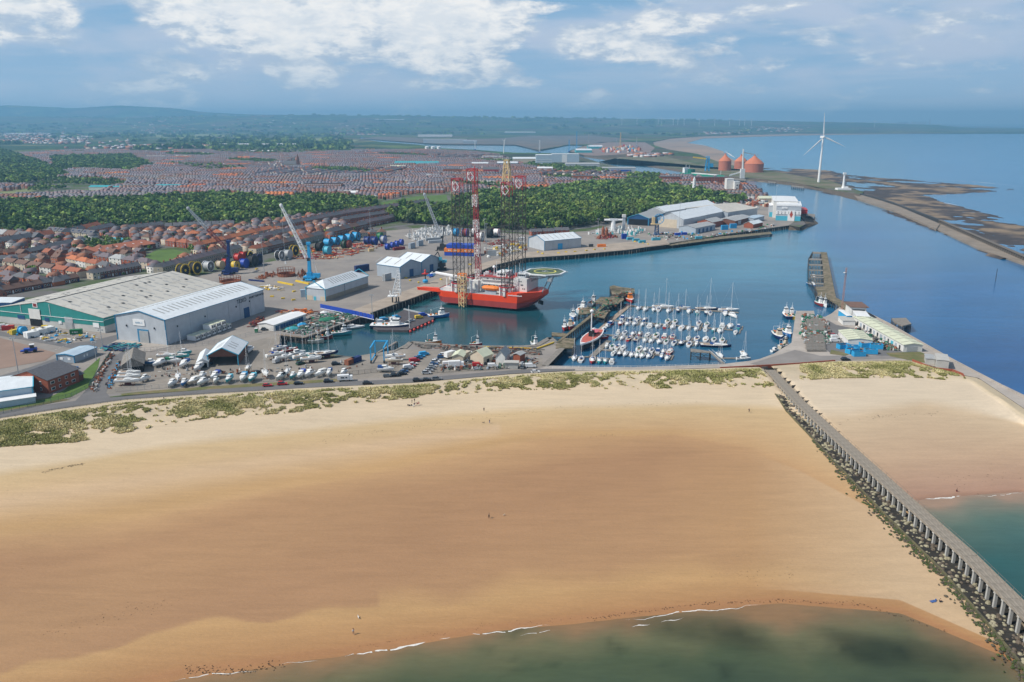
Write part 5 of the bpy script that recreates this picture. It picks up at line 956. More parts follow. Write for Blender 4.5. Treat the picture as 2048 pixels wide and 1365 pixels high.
def motor_parts(L,col,canvas=None,land=False):
 k=('m',L,col,canvas,land)
 if k in BM:return BM[k]
 B=L*.36+.2;H=1.1;S=hull_secs(L,B,H,.88,.1,kx=.35);out=[('hull',MB().loft(S).mesh('hull',m(col)))]
 dk=[[(s[4][0]*.98,s[4][1]*.9,s[4][2]+.02),(s[3][0]*.98,s[3][1]*.9,s[3][2]+.02),(s[3][0]*.98,s[3][1]*.9,s[3][2]+.05),(s[4][0]*.98,s[4][1]*.9,s[4][2]+.05)]for s in S[:-1]];out.append(('deck',MB().loft(dk).mesh('deck',m('white_gloss'))))
 cb=[[(x*L,-w*B/2,H),(x*L,w*B/2,H),(x*L,w*B/2*.85,H+h),(x*L,-w*B/2*.85,H+h)]for x,w,h in((-.22,.7,1.25),(.05,.72,1.3),(.12,.68,.6),(.32,.4,.35))];out.append(('cabin',MB().loft(cb).mesh('cabin',m('hull_white'))))
 mb=MB();[mb.box((-.08*L,s*B*.335,H+.65),(L*.24,.08,.35))for s in(-1,1)];mb.box((.085*L,0,H+.75),(.1,B*.56,.38));out.append(('window',mb.mesh('window',m('window_glass'))))
 out.append(('cockpit',MB().box((-.36*L,0,H+.04),(L*.2,B*.66,.06)).mesh('cockpit',m('cockpit_dark'))if not canvas else MB().box((-.30*L,0,H),(L*.34,B*.74,1.15)).mesh('canopy',m(canvas))))
 if land:mb=MB();[mb.box((x*L,0,-1.0),(.3,2.2,.75))for x in(-.25,.25)];mb.box((0,0,-1.1),(L*.7,.2,.2));out.append(('cradle',mb.mesh('cradle',m('timber_grey'))))
 BM[k]=out;return out
def fishing_parts(L,col,top='hull_white',gear='green_net'):
 k=('f',L,col,top,gear)
 if k in BM:return BM[k]
 B=L*.33+.4;H=1.9+L*.02;S=hull_secs(L,B,H,.85,.06,-.4,kx=.45);out=[('hull',MB().loft(S).mesh('hull',m(col)))]
 dk=[[(s[4][0]*.95,s[4][1]*.86,H*.82),(s[3][0]*.95,s[3][1]*.86,H*.82),(s[3][0]*.95,s[3][1]*.86,s[3][2]+.03),(s[4][0]*.95,s[4][1]*.86,s[4][2]+.03)]for s in S[:-1]];out.append(('deck',MB().loft(dk).mesh('deck',m('boat_deck'))))
 wl=[[(s[4][0],s[4][1]*1.02,s[4][2]-.05),(s[3][0],s[3][1]*1.02,s[3][2]-.05),(s[3][0],s[3][1]*1.02,s[3][2]+.14),(s[4][0],s[4][1]*1.02,s[4][2]+.14)]for s in S];out.append(('gunwale',MB().loft(wl).mesh('gunwale',m('white_gloss'))))
 mb=MB().box((.12*L,0,H),(L*.24,B*.52,2.1));mb.box((.15*L,0,H+2.1),(L*.17,B*.42,1.7));out.append(('wheelhouse',mb.mesh('wheelhouse',m(top))))
 out.append(('window',MB().box((.15*L,0,H+2.75),(L*.17+.1,B*.42+.1,.65)).mesh('window',m('window_glass'))))
 mb=MB().tube((.12*L,0,H+3.6),(.12*L,0,H+7.5),.09,4);mb.tube((.12*L,-.9,H+5.6),(.12*L,.9,H+5.6),.05,4);mb.box((.12*L,0,H+4.3),(.9,.9,.3));mb.tube((-.36*L,B*.3,H),(-.36*L,B*.3,H+3.4),.09);mb.tube((-.36*L,-B*.3,H),(-.36*L,-B*.3,H+3.4),.09);mb.tube((-.36*L,-B*.3,H+3.4),(-.36*L,B*.3,H+3.4),.09);mb.tube((-.36*L,0,H+3.4),(.12*L,0,H+5.2),.06);out.append(('mast',mb.mesh('mast',m('mast_alloy'))))
 rr=random.Random(int(L*10));mb=MB()
 for i in range(9):mb.box((rr.uniform(-.42,-.04)*L,rr.uniform(-.28,.28)*B,H*.95),(rr.uniform(.5,1.4),rr.uniform(.5,1.2),rr.uniform(.4,1.)),rr.uniform(0,3),mi=i%3)
 out.append(('deck_gear',mb.mesh('deck_gear',[m(gear),m('orange_paint'),m('dark_steel')])));BM[k]=out;return out
def boat(parts,label,p,rz,group,name='yacht',cat='boat',z=0.):
 t=thing(name,label,cat,(p[0],p[1],z),rz,group)
 for n_,me in parts:obj(n_,me,None,t)
 return t
def Z5(x,y):return 1100+x/5.12,540+y/5.12
MR={'upper side of the top pontoon':None}
ROWS=[('lower side of the farthest pontoon',[(905,392),(975,403),(1060,410),(1110,400),(1210,425),(1310,415),(1420,433),(1505,440),(1600,443),(1640,446),(1795,455)],(880,375),(1925,432),-1),('upper side of the second pontoon',[(745,485),(820,497),(895,500),(970,505),(1205,522),(1280,528),(1525,540),(1605,555),(1765,570),(1845,573),(1930,580)],(640,515),(1870,612),1),('lower side of the second pontoon',[(720,547),(790,552),(865,550),(945,560),(1020,572),(1100,575),(1170,585),(1255,585),(1345,592),(1415,600),(1495,606),(1590,610),(1675,615),(1740,622),(1900,640)],(640,515),(1870,612),-1),('upper side of the third pontoon',[(700,635),(765,640),(850,650),(920,650),(1000,660),(1085,668),(1175,675),(1255,682),(1420,692),(1505,698),(1595,705),(1680,707),(1765,715)],(520,660),(1840,775),1),('lower side of the third pontoon',[(665,690),(735,697),(810,697),(885,705),(970,720),(1035,725),(1120,730),(1190,732),(1270,745),(1345,745),(1425,757),(1500,760)],(520,660),(1840,775),-1),('upper side of the nearest long pontoon',[(580,780),(635,785),(690,787),(750,792),(910,810),(975,815),(1040,822),(1105,830),(1160,835),(1225,835)],(545,815),(1240,878),1),('lower side of the nearest long pontoon',[(650,852),(710,857),(770,860),(835,867),(890,872),(945,875),(1010,882),(1140,893),(1200,900)],(545,815),(1240,878),-1),('short pontoon nearest the road',[(250,895),(320,908),(435,917),(505,925),(565,932),(632,940)],(190,893),(660,912),-1)]
SPEC={'lower side of the second pontoon':{6:'canvas_red'},'short pontoon nearest the road':{0:'grey'}}
COLS=['hull_white']*12+['hull_navy','hull_teal','hull_blue','hull_red']
PFG=MB();FIN=[]
for desc,pts,a_,b_,sgn in ROWS:
 A,B_=G(*Z5(*a_),0),G(*Z5(*b_),0);u=(B_-A).normalized();nrm=Vector((-u.y,u.x,0))*sgn
 if(nrm.y>0)!=(sgn>0):nrm=-nrm
 for i,(x,y)in enumerate(pts):
  p=G(*Z5(x,y),1.0);d=(p-A).dot(u);foot=A+u*d;L=R_.choice((7.5,8.5,8.5,9.5,9.5,10.5));motor=R_.random()<.2;col=R_.choice(COLS);cv=R_.choice((None,'canvas_blue','canvas_blue','green_net'))
  c=foot+nrm*(L/2+1.6);c=Vector((c.x*.35+p.x*.65,c.y*.35+p.y*.65,0));bow=R_.choice((1,1,-1))*1;rz=math.atan2(nrm.y*bow,nrm.x*bow)+R_.uniform(-.05,.05)
  cn={'hull_white':'white','hull_navy':'navy','hull_teal':'teal','hull_blue':'blue','hull_red':'red'}[col]
  boat(motor_parts(L-1.5,col,cv if cv!='green_net' else None)if motor else yacht_parts(L,col,cv),f'{cn} {"motor boat" if motor else "yacht"}, {ordn(i)} from the left, {desc}',c,rz,'boats moored in the marina','motor_boat' if motor else 'yacht','boat')
  if i%2==0:q=foot+u*2.2;PFG.box((q.x+nrm.x*4.6,q.y+nrm.y*4.6,.05),(9,.8,.4),math.atan2(nrm.y,nrm.x))
def side_boat(x0,x1,y,parts,label,name='yacht',z=0.,rzadd=0.,s5=True,group='boats moored in the marina'):
 P0,P1=(Z5(x0,y),Z5(x1,y))if s5 else((x0,y),(x1,y));a,b=G(*P0,.5),G(*P1,.5);c=(a+b)/2;return boat(parts,label,c,math.atan2(b.y-a.y,b.x-a.x)+rzadd,group,name,'boat',z)
side_boat(1070,1250,380,yacht_parts(15.,'hull_white'),'large white yacht with the tallest mast lying along the farthest pontoon',rzadd=-.1)
side_boat(1330,1410,392,yacht_parts(9.5,'hull_white','canvas_blue'),'small white yacht lying along the farthest pontoon between two large ones')
side_boat(1500,1715,402,yacht_parts(16.,'hull_navy'),'large navy yacht with a tall mast lying along the farthest pontoon')
side_boat(1745,1920,412,yacht_parts(14.,'hull_white'),'large white yacht at the outer end of the farthest pontoon')
side_boat(1565,1830,778,yacht_parts(17.,'hull_navy','canvas_blue'),'long striped navy yacht lying along the outer end of the third pontoon',rzadd=-.1)
boat(motor_parts(11.,'hull_white'),'big white motor cruiser near the end of the farthest pontoon',G(*Z5(1872,462),1),-1.4,'boats moored in the marina','motor_boat')
boat(yacht_parts(8.5,'hull_white'),'white yacht moored alone by the timber stairs pier',G(*Z5(1740,868),1),-1.5,None);boat(yacht_parts(9.5,'hull_white'),'white yacht at the end of the lone right hand pontoon',G(*Z5(1985,858),1),-1.6,None)
side_boat(1925,2040,912,motor_parts(7.5,'hull_white'),'white motor boat beside the lone right hand pontoon','motor_boat',group=None)
for(x,y),rz,pr,lb in(((628,547),1.0,motor_parts(7.5,'hull_red','canvas_blue'),'small red hulled boat at the diagonal walkway'),((590,577),.9,motor_parts(6.,'hull_white'),'small white open boat at the diagonal walkway'),((550,615),.9,motor_parts(5.5,'hull_blue'),'bright blue dinghy at the foot of the diagonal walkway'),((455,622),.7,motor_parts(6.5,'hull_red'),'red workboat against the timber pier'),((545,690),.1,motor_parts(6.,'hull_red'),'maroon boat beside the old red decked ship')):boat(pr,lb,G(*Z5(x,y),.8),rz,'small boats along the diagonal walkway','motor_boat')
PIERD=math.atan2(G(1240,585,0).y-G(1115,684,0).y,G(1240,585,0).x-G(1115,684,0).x)
for(x,y),L,c1,top,lb,rz in(((212,572),13,'hull_red','cream_render','red hulled fishing boat with a cream wheelhouse at the timber pier',-1.75),((150,588),9,'hull_red','hull_white','small red fishing boat outside the larger red one',-1.7),((235,478),12,'hull_blue','hull_white','blue and white fishing boat left of the timber pier',-1.6),((330,400),15,'hull_white','hull_white','white and pink trimmed trawler along the timber pier',PIERD),((438,335),14,'hull_white','hull_white','white fishing boat with a tall mast near the pier head',PIERD),((812,298),17,'hull_red','orange_paint','orange decked trawler tucked under the pier head',-1.5)):boat(fishing_parts(L,c1,top),lb,G(*Z5(x,y),1.5),rz,'fishing boats at the timber pier','fishing_boat','fishing boat')
a,b=G(*Z5(325,815),1.),G(*Z5(500,665),1.);d=b-a;L=d.length+4;t=thing('historic_ship','old black hulled ship with a red deck, white rail and one tall white mast','ship',((a.x+b.x)/2,(a.y+b.y)/2,0),math.atan2(-d.y,-d.x))
S=hull_secs(L,L*.24,3.6,.55,.03,-.5,11,.4);obj('hull',MB().loft(S),m('black_rubber'),t)
obj('rail',MB().loft([[(s[4][0],s[4][1]*1.02,s[4][2]-.5),(s[3][0],s[3][1]*1.02,s[3][2]-.5),(s[3][0],s[3][1]*1.02,s[3][2]+.35),(s[4][0],s[4][1]*1.02,s[4][2]+.35)]for s in S]),m('white_gloss'),t)
obj('deck',MB().loft([[(s[4][0]*.97,s[4][1]*.88,s[4][2]),(s[3][0]*.97,s[3][1]*.88,s[3][2]),(s[3][0]*.97,s[3][1]*.88,s[3][2]+.38),(s[4][0]*.97,s[4][1]*.88,s[4][2]+.38)]for s in S[:-1]]),mat('red_deck',(.50,.12,.09),.8),t)
obj('mast',MB().tube((-1,0,4),(-1,0,18),.38,8,.32).lathe([(.9,18),(1.1,18.8),(.2,19.6)],8,(-1,0,0)),m('white_gloss'),t);obj('cabin',MB().box((-1.5,0,4),(3.2,2.6,3.2)).box((-7,0,4),(4,2.6,1.2)),m('black_rubber'),t);obj('awning',MB().box((-7.5,0,5.4),(6,4.5,.3)),mat('pink_awning',(.6,.14,.18)),t)
Y5=lambda x,y:(220+x/5.6875,560+y/5.6875);Y6=lambda x,y:(480+x/6.4,580+y/6.4)
ASH=[(Y5(570,930),'m',10,'hull_white',None,'shrouded white cruiser standing in front of the grey barn',-1.9),(Y5(840,945),'m',8.5,'hull_white','canvas_blue','white cruiser with a blue cover left of the boat shed',-1.7),(Y5(1000,985),'m',8.5,'hull_white','white_gloss','boat wrapped in white sheeting beside the lean-to',-1.6),(Y5(705,1165),'m',7,'hull_white',None,'leftmost rounded white boat in the fence row',-1.7),(Y5(775,1105),'y',8,'hull_white',None,'white boat behind the leftmost two in the fence row',-1.2),(Y5(840,1160),'m',6.5,'hull_blue',None,'small blue and white boat second in the fence row',-1.5),(Y5(950,1140),'m',8,'cream_render','boat_deck','broad beige boat third in the fence row',-1.9),(Y5(1045,1080),'m',7,'hull_white',None,'white boat in the back row left of the navy covered boat',-1.5),(Y5(1052,1148),'m',7.5,'hull_white',None,'large white boat fourth in the fence row',-1.9),(Y5(1192,1078),'m',8,'hull_white','royal_blue_paint','boat with a bright navy cover in the back row',-1.7),(Y5(1200,1135),'m',5.5,'boat_deck',None,'small grey dinghy with a long pole by the fence',-1.5),(Y5(1350,1120),'m',7,'hull_teal','cyan_paint','turquoise boat with a turquoise cover by the fence',-1.6),(Y5(1515,1100),'m',8.5,'hull_white','sky_blue_paint','white boat with a blue topped cabin by the fence',-1.5),(Y5(1570,1010),'y',8,'cream_render',None,'cream sailing boat behind the blue topped boat',-1.5),(Y5(1615,1108),'m',8,'hull_teal','cyan_paint','pale aqua boat right of the blue topped boat',-1.6),(Y5(1768,1065),'y',8.5,'hull_white',None,'white yacht leaning right before the red cars',-1.1),(Y5(1590,785),'m',8,'hull_white',None,'white cabin boat right of the open boat shed',-1.5),(Y5(392,1110),'m',5.5,'hull_white',None,'small white boat on a trailer right of the stacked yachts',-2.),(Y6(515,1100),'m',6.5,'boat_deck','cockpit_dark','grey boat with a dark hatch above the red cars',-1.9),(Y6(605,1050),'y',7.5,'hull_white',None,'white sailing boat with a teal stripe in the fence row',-1.5),(Y6(675,1090),'m',6,'hull_teal',None,'small mint boat right of the tealstriped sailing boat',-1.7),(Y6(780,1070),'m',8,'hull_white','royal_blue_paint','white boat with a royal blue cover in the fence row',-1.7),(Y6(885,1058),'m',7.5,'hull_white',None,'white boat just right of the royal blue cover',-1.9),(Y6(1030,1055),'m',7.5,'hull_white','boat_deck','white boat with a beige cockpit near the motorhome',-2.1),(Y6(1140,1050),'m',6.5,'hull_white','canvas_blue','white boat with a blue cockpit left of the motorhome',-1.6),(Y6(1325,1045),'m',6,'hull_white',None,'white boat directly behind the motorhome',-1.8),(Y6(450,830),'y',10,'hull_white','royal_blue_paint','yacht under a bright blue cover beside the inlet',.75),(Y6(510,750),'y',8.5,'hull_white','canvas_blue','white yacht behind the blue covered one at the inlet',.7),(Y6(565,860),'y',9,'hull_white',None,'white yacht with a dark hatch near the parked van',.6),(Y6(640,775),'y',9,'hull_red','maroon_paint','dark red yacht ashore beside the inlet',.8),(Y6(740,795),'m',8.5,'hull_white',None,'white hulled cabin boat left of the leaning masts',.6),(Y6(790,845),'y',9.5,'hull_white',None,'white yacht above the dark green car',.7),(Y6(910,880),'y',10.5,'hull_white',None,'white yacht with a red keel nearest the brown boat pile',.35),(Y6(985,825),'y',10,'hull_teal',None,'pale aqua yacht in the middle of the inlet row',.6),(Y6(1110,820),'y',12.5,'hull_navy',None,'largest yacht ashore, navy hulled with a white deck',.6),(Y6(1990,850),'y',10,'hull_white',None,'white yacht with a tall mast beside the boat hoist',3.2),(Y6(1970,905),'y',9,'cream_render',None,'cream yacht in front of the hoist yacht',3.1),(Y6(1865,1000),'m',8,'hull_white','canvas_blue','slim white racing hull on a stand in the open yard',0.),(Y5(225,1060),'y',10,'hull_white',None,'upper white yacht of the stack at the barn',.15),(Y5(215,1100),'y',10.5,'hull_white',None,'middle white yacht of the stack at the barn',.12),(Y5(195,1150),'y',11,'hull_white',None,'lowest white yacht of the stack at the barn',.1),(Y5(640,862),'y',9.5,'hull_white',None,'white yacht hull against the fence behind the barn',.1),(Y5(800,868),'y',9,'hull_teal',None,'green and white hull against the back fence',.1),(Y5(720,908),'m',8,'hull_white','green_net','white hull with a green cover by the back fence',.1),(Y5(850,812),'m',7,'hull_teal',None,'teal hull at the back fence nearest the white shed',.1),(Y5(470,928),'m',6.5,'hull_blue',None,'blue dinghy beside the grey barn',.05)]
for(x,y),k,L,c_,cv,lb,rz in ASH:
 p=G(x,y,6.2);boat(yacht_parts(L,c_,cv,True)if k=='y' else motor_parts(L,c_,cv,True),lb,p,rz,'boats standing ashore in the boatyard','yacht' if k=='y' else 'motor_boat','boat',5.85 if k=='y' else 5.2)
for(x,y),L,c_,lb,rz,kind in(((705,654),15,'hull_white','white cabin cruiser below the net deck wall',.35,'m'),((683,668),12,'hull_teal','small fishing boat with an orange mast below the net deck',.35,'f'),((632,684),9,'cream_render','cream topped little fishing boat under the net deck',.2,'f'),((652,676),8,'maroon_paint','dark red little boat under the net deck',.5,'f'),((781,654),27,'hull_navy','long dark hulled workboat with a white superstructure at the pontoon',-.05,'w'),((878,633),14,'hull_blue','blue hulled tug with a white wheelhouse at the pontoon corner',.4,'f'),((867,686),9,'orange_paint','orange lifeboat behind the yard wharf',0.05,'f'),((952,691),7,'hull_red','small red boat behind the yard wharf',.0,'f'),((1070,691),9,'hull_white','white little fishing boat at the wharf corner',-1.3,'f'),((1556,673),15,'hull_navy','black hulled trawler with a cream wheelhouse at the fish quay',-1.65,'f'),((1574,668),14,'hull_blue','blue and white trawler beside the black one at the fish quay',-1.6,'f'),((1573,632),14,'hull_navy','black boat with a white wheelhouse off the fish quay',1.5,'f'),((1584,633),11,'yellow_paint','yellow decked boat at the fish quay corner',1.5,'f'),((1639,609),10,'maroon_paint','maroon boat with a yellow wheelhouse below the breakwater',-1.5,'f'),((1648,611),8,'hull_white','white small boat beside the maroon boat',-1.5,'f'),((1624,569),13,'hull_blue','white topped blue launch under the breakwater trestles',-1.5,'m'),((1628,553),7,'hull_white','tiny white boat tucked in the breakwater trestles',-1.5,'m'),((1568,694),8,'cream_render','small cream boat at the slipway edge',.6,'f'),((1550,700),6,'hull_white','small white boat against the slipway tyres',.6,'m')):
 pr=motor_parts(L,c_)if kind=='m' else fishing_parts(L,c_,'hull_white' if 'cream' not in lb else 'cream_render')if kind=='f' else fishing_parts(24.,c_,'hull_white')
 boat(pr,lb,G(x,y,.9),rz,None,'fishing_boat' if kind!='m' else 'motor_boat','boat')
 # ----------------------------------------------------------
A=G(884,604,2.);B_=G(1033,618,2.);d=B_-A;LS=d.length;t=thing('jackup_vessel','red jack-up vessel with four tall lattice legs and a helideck','ship',(A.x,A.y,0),math.atan2(d.y,d.x));JK=t
C('hull_orange_red',.80,.07,.02,.4,var=.06);C('hull_dull_red',.36,.05,.045,.6,var=.15);C('leg_steel',.055,.05,.045,.6,var=.3);C('leg_red',.40,.04,.05,.5);C('crane_cream',.62,.47,.25,.6)
W=33.;foot=[(-3,4),(2,0),(LS,0),(LS+5,9),(LS+5,25),(LS,W),(2,W),(-3,W-4)];topo=[(-6,3),(0,-.2),(LS+.5,-.2),(LS+13,10),(LS+15,20),(LS+.5,W+.2),(0,W+.2),(-6,W-3)];mid=[tuple((f*.5+g_*.5)for f,g_ in zip(a_,b_))for a_,b_ in zip(foot,topo)]
obj('hull',MB().prism(foot,1.8,5.6,top=mid),m('hull_dull_red'),t);obj('hull_band',MB().prism(mid,5.6,9.6,top=topo),m('hull_orange_red'),t)
mb=MB().prism([(LS-9,-.25),(LS+.5,-.3),(LS+13.1,10),(LS+15.1,20),(LS+8,27),(LS-2,20),(LS-6,6)],9.6,12.4);obj('forecastle',mb,m('hull_orange_red'),t)
mb=MB().prism([(-20,2),(-2,1),(-2,10),(-19,9)],8.4,9.6);mb.box((-11,1.6,9.6),(18,.2,1.));obj('stern_ramp',mb,m('hull_orange_red'),t)
obj('deck_plate',MB().prism([(-5,4),(1,1),(LS-9,1),(LS-9,W-1),(1,W-1),(-5,W-5)],9.6,9.75),m('galvanised'),t)
for i,(lx,ly)in enumerate(((11,4.5),(46.5,4.5),(11,27.5),(46.5,27.5))):
 zt=(85,83.5,90,86)[i];g=MB().truss((lx,ly,-3),(lx,ly,zt-9),5.6,5.6,17,.26,.12,up=(0,1,0));lg=obj('leg',g,m('leg_steel'),t)
 g=MB().truss((lx,ly,zt-9),(lx,ly,zt),5.6,5.6,2,.24,.14,up=(0,1,0));g.truss((lx,ly,zt-1.5),(lx,ly,zt),5.8,5.8,1,.22,.2,up=(0,1,0));obj('leg_top',g,m('leg_red'),lg)
 g=MB();
 for sx_,sy_ in((0,-2.95),(-2.95,0)):
  q=[(lx+(c_ if sy_ else sx_),ly+(sy_ if sy_ else c_),z_)for c_,z_ in((0,zt-8),(2.4,zt-5),(0,zt-2),(-2.4,zt-5),(0,zt-8))];g.path(q,.2,4)
 obj('leg_marking',g,m('white_gloss'),lg)
 g=MB()
 for a_ in range(8):an=a_*math.pi/4;g.box((lx+4.6*math.cos(an),ly+4.6*math.sin(an),9.7),(1.6,1.6,5.4),an)
 obj('jacking_house',g,m('white_render'),t);obj('jack_collar',MB().ring((lx,ly,15.4),5.,.5,n=12).ring((lx,ly,13.2),5.4,.25,n=12),m('leg_red'),t)
def blk(n_,x0,x1,y0,y1,z0,z1,mt,par=None):return obj(n_,MB().box(((x0+x1)/2,(y0+y1)/2,z0),(x1-x0,y1-y0,z1-z0)),m(mt),par or t)
s=blk('superstructure',25,56,9.5,23,9.7,20,'white_render');blk('deckhouse',50.5,60,6,27,9.7,21,'white_render',t)
s2=blk('bridge',36,43,11,21,20,23.6,'white_gloss');s3=blk('bridge',52,58,9,15,21,24.2,'white_gloss')
for sq,x0,x1,y0 in((s2,36.6,42.4,10.9),(s3,52.5,57.5,8.9)):
 for k in range(4):x=x0+(x1-x0)*(k+.5)/4;blk('window',x-.5,x+.5,y0-.05,y0+.1,sq.dimensions.z*0+(21.4 if sq is s2 else 22.2),(22.6 if sq is s2 else 23.4),'window_glass',sq)
mb=MB();rr=random.Random(3)
for k in range(22):mb.box((rr.uniform(25,50),9.44,rr.choice((11.5,14.,16.5,18.4))),(.7,.12,.7))
for k in range(10):mb.box((rr.uniform(51,59.5),5.94,rr.choice((11.5,14.,16.5,18.8))),(.7,.12,.7))
obj('porthole',mb,m('window_glass'),s);mb=MB()
for z_ in(12.4,15.2,18.):mb.box((40,8.9,z_),(29,1.,.15));[mb.tube((26+k*2,8.5,z_),(26+k*2,8.5,z_+1.1),.05,3)for k in range(15)];mb.tube((26,8.5,z_+1.1),(54,8.5,z_+1.1),.06,3)
obj('walkway',mb,m('white_gloss'),s);obj('roof_deck',MB().box((40,16,20),(32,15,.25)),m('hull_dull_red'),s)
mb=MB()
for k in range(26):mb.box((rr.uniform(26,52),rr.uniform(11,22),20.2),(rr.uniform(.6,3),rr.uniform(.6,2),rr.uniform(.5,2.2)),rr.uniform(0,.3),mi=k%3)
for k in range(6):x,y=rr.uniform(30,55),rr.uniform(11,22);mb.tube((x,y,20),(x,y,rr.uniform(24,31)),.12,4)
mb.lathe([(.2,0),(1.1,.6),(1.2,1.2),(.8,1.9),(.1,2.2)],10,(33,14,25));mb.tube((33,14,20),(33,14,25.2),.3,5);obj('roof_equipment',mb,[m('white_gloss'),m('galvanised'),m('hull_dull_red')],t)
lbt=obj('lifeboat',MB().loft([[(x,4+w*math.cos(a_),13.6+h*math.sin(a_))for a_ in[q*math.pi/4 for q in range(8)]]for x,w,h in((28.5,.5,.5),(30,1.5,1.4),(32,1.9,1.7),(38,1.9,1.7),(40.3,1.4,1.3),(41.5,.4,.4))]),m('orange_paint'),t);blk('davit',31,39,3.4,4.6,9.7,11.9,'slate_grey_cladding')
obj('deck_crane',MB().tube((21.5,1.6,9.7),(21.5,1.6,17),.9,8).tube((21.5,1.6,17),(21.5,1.6,18),1.5,8),m('white_gloss'),t)
mb=MB().truss((17,-2.5,0.5),(16.2,-1.,21),3.6,4.4,7,.3,.18,up=(0,1,0));mb.tube((18.5,-4.5,3),(21,-1,10),.25);obj('gangway_tower',mb,m('crane_cream'),t);obj('boat_landing_tip',MB().truss((16.2,-1.,21.2),(16.1,-.8,23),4.2,4.2,1,.28,.2,up=(0,1,0)),m('orange_paint'),t)
obj('crane_boom',MB().tube((-8,7,20.5),(15,3,19),.9,6,1.2).path([(-8,7,20.5),(-13,8,19.3),(-11,8,20.8)],.3,4),m('white_gloss'),t);obj('boom_rest',MB().tube((1,6,9.7),(1,6,19),.35),m('white_gloss'),t)
mb=MB().box((5,10,9.7),(5,5,6));mb.box((24,6,9.7),(2.5,3,8));mb.box((17,20,9.7),(6,5,5));mb.box((3,4,9.7),(6,3,2.2));mb.box((7,18,9.7),(3,6,3));mb.lathe([(2.2,0),(2.2,2.4),(1,3.2)],10,(2,12,15.7));obj('deck_machinery',mb,m('white_render'),t)
bm_=obj('mast_boom',MB().truss((17,24,9),(15.5,22,82),3.0,2.6,22,.2,.11,up=(0,1,0)),m('leg_red'),t)
g=MB()
for k in range(4):z0=14+k*17;g.truss((16.9-z0*.02,24-z0*.026,z0),(16.9-(z0+8)*.02,24-(z0+8)*.026,z0+8),3.1,3.0,4,.22,.12,up=(0,1,0))
obj('boom_band',g,m('white_gloss'),bm_);obj('mast_tip',MB().tube((15.5,22,82),(15.5,22,92),.35,4),m('leg_red'),bm_)
obj('derrick_top',MB().truss((46.5,4.5,83.5),(46.5,4.5,97),4.6,2.6,3,.32,.24,up=(0,1,0)).box((46.5,4.5,97),(3.2,3.2,.5)),m('crane_cream'),t)
hx,hy,hr,hdz=LS+12.5,19.5,14.2,24.;oc=lambda r:[(hx+r*math.cos(a_*math.pi/4+.39),hy+r*math.sin(a_*math.pi/4+.39))for a_ in range(8)]
hd=obj('helideck',MB().prism(oc(hr),hdz,hdz+.6),m('white_gloss'),t);obj('landing_surface',MB().prism(oc(hr*.90),hdz+.6,hdz+.66),mat('deck_green',(.10,.14,.09),.8),hd);mb=MB();n=32
for k in range(n):
 a0,a1=2*math.pi*k/n,2*math.pi*(k+1)/n;mb.quad(*[(hx+r*math.cos(q),hy+r*math.sin(q),hdz+.70)for r,q in((6.6,a0),(7.6,a0),(7.6,a1),(6.6,a1))])
obj('landing_circle',mb,mat('line_yellow',(.75,.70,.15),.6),hd);q=math.radians(62);obj('landing_letter',MB().box((hx-1.2*math.cos(q),hy-1.2*math.sin(q),hdz+.68),(.55,3.6,.05),q).box((hx+1.2*math.cos(q),hy+1.2*math.sin(q),hdz+.68),(.55,3.6,.05),q).box((hx,hy,hdz+.68),(2.,.55,.045),q),m('white_gloss'),hd)
mb=MB();P8=oc(hr*1.08);[mb.tube((*P8[k],hdz+.1),(*P8[(k+1)%8],hdz+.1),.16,3)for k in range(8)]
for k in range(8):mb.tube((hx+(P8[k][0]-hx)*.8,hy+(P8[k][1]-hy)*.8,hdz),(LS+3+(k%3),12+2*(k%4),18),.22,4)
for(x0,y0),(x1,y1)in(((LS+8,4),(LS+24,13)),((LS+8,8),(LS+26,17)),((LS+6,30),(LS+20,34))):mb.tube((x0,y0,hdz-1.2),(x1,y1,hdz-1.2),.25,4)
mb.tube((LS+13,12,11),(LS+18,15,hdz-1),.45,5);mb.tube((LS+13,24,11),(LS+18,24,hdz-1),.45,5);mb.box((LS+20,9,hdz-4),(3,2.4,2.4));obj('helideck_frame',mb,m('galvanised'),hd)
mb=MB();[mb.ring((LS+12.5,9+3*k,6-k),1.1,.45,'x',10)for k in range(3)];obj('fender',mb,m('black_rubber'),t)
def letter(parent,loc,w,n,h,mt,zr=0.):
 mb=MB();rr=random.Random(n)
 for i in range(n):
  if rr.random()>.12:mb.box(((i+.5-n/2)*w/n,0,0),(w/n*.6,.08,h*rr.uniform(.8,1)))
 return obj('lettering',mb,m(mt),parent,loc,zr)
letter(t,(LS-1.,-.55,10.4),10.,15,.8,'white_gloss')
a,b=G(1364,351,0),G(1448,358.5,0);d=b-a;L=d.length;t=thing('cargo_ship','green cargo ship with its bridge at the left end lying at the silo quay','ship',((a.x+b.x)/2,(a.y+b.y)/2,0),math.atan2(d.y,d.x));S=hull_secs(L,15,6.5,.9,.02,-.4,12,.3);obj('hull',MB().loft(S),mat('hull_green',(.02,.28,.17),.45),t)
obj('hatch_cover',MB().box((8,0,6.6),(L*.62,11,1.6)),m('white_render'),t);br=obj('bridge_house',MB().box((-L*.41,0,6.5),(8,13,9)).box((-L*.41,0,15.5),(6,14,3)),m('white_gloss'),t);obj('hold_box',MB().box((-L*.27,0,6.5),(12,12,9.5)),mat('hull_green_dark',(.01,.14,.09),.5),t);obj('mast',MB().tube((-L*.41,0,18),(-L*.41,0,26),.4).tube((-L*.33,0,8),(-L*.33,0,24),.5).tube((L*.42,0,8),(L*.42,0,18),.4),m('white_gloss'),t)
boat(fishing_parts(30.,'hull_white','hull_red'),'white ship with a red funnel seen beyond the town quay',G(1458,368,2),.1,None,'small_ship','ship')
mb=PFG
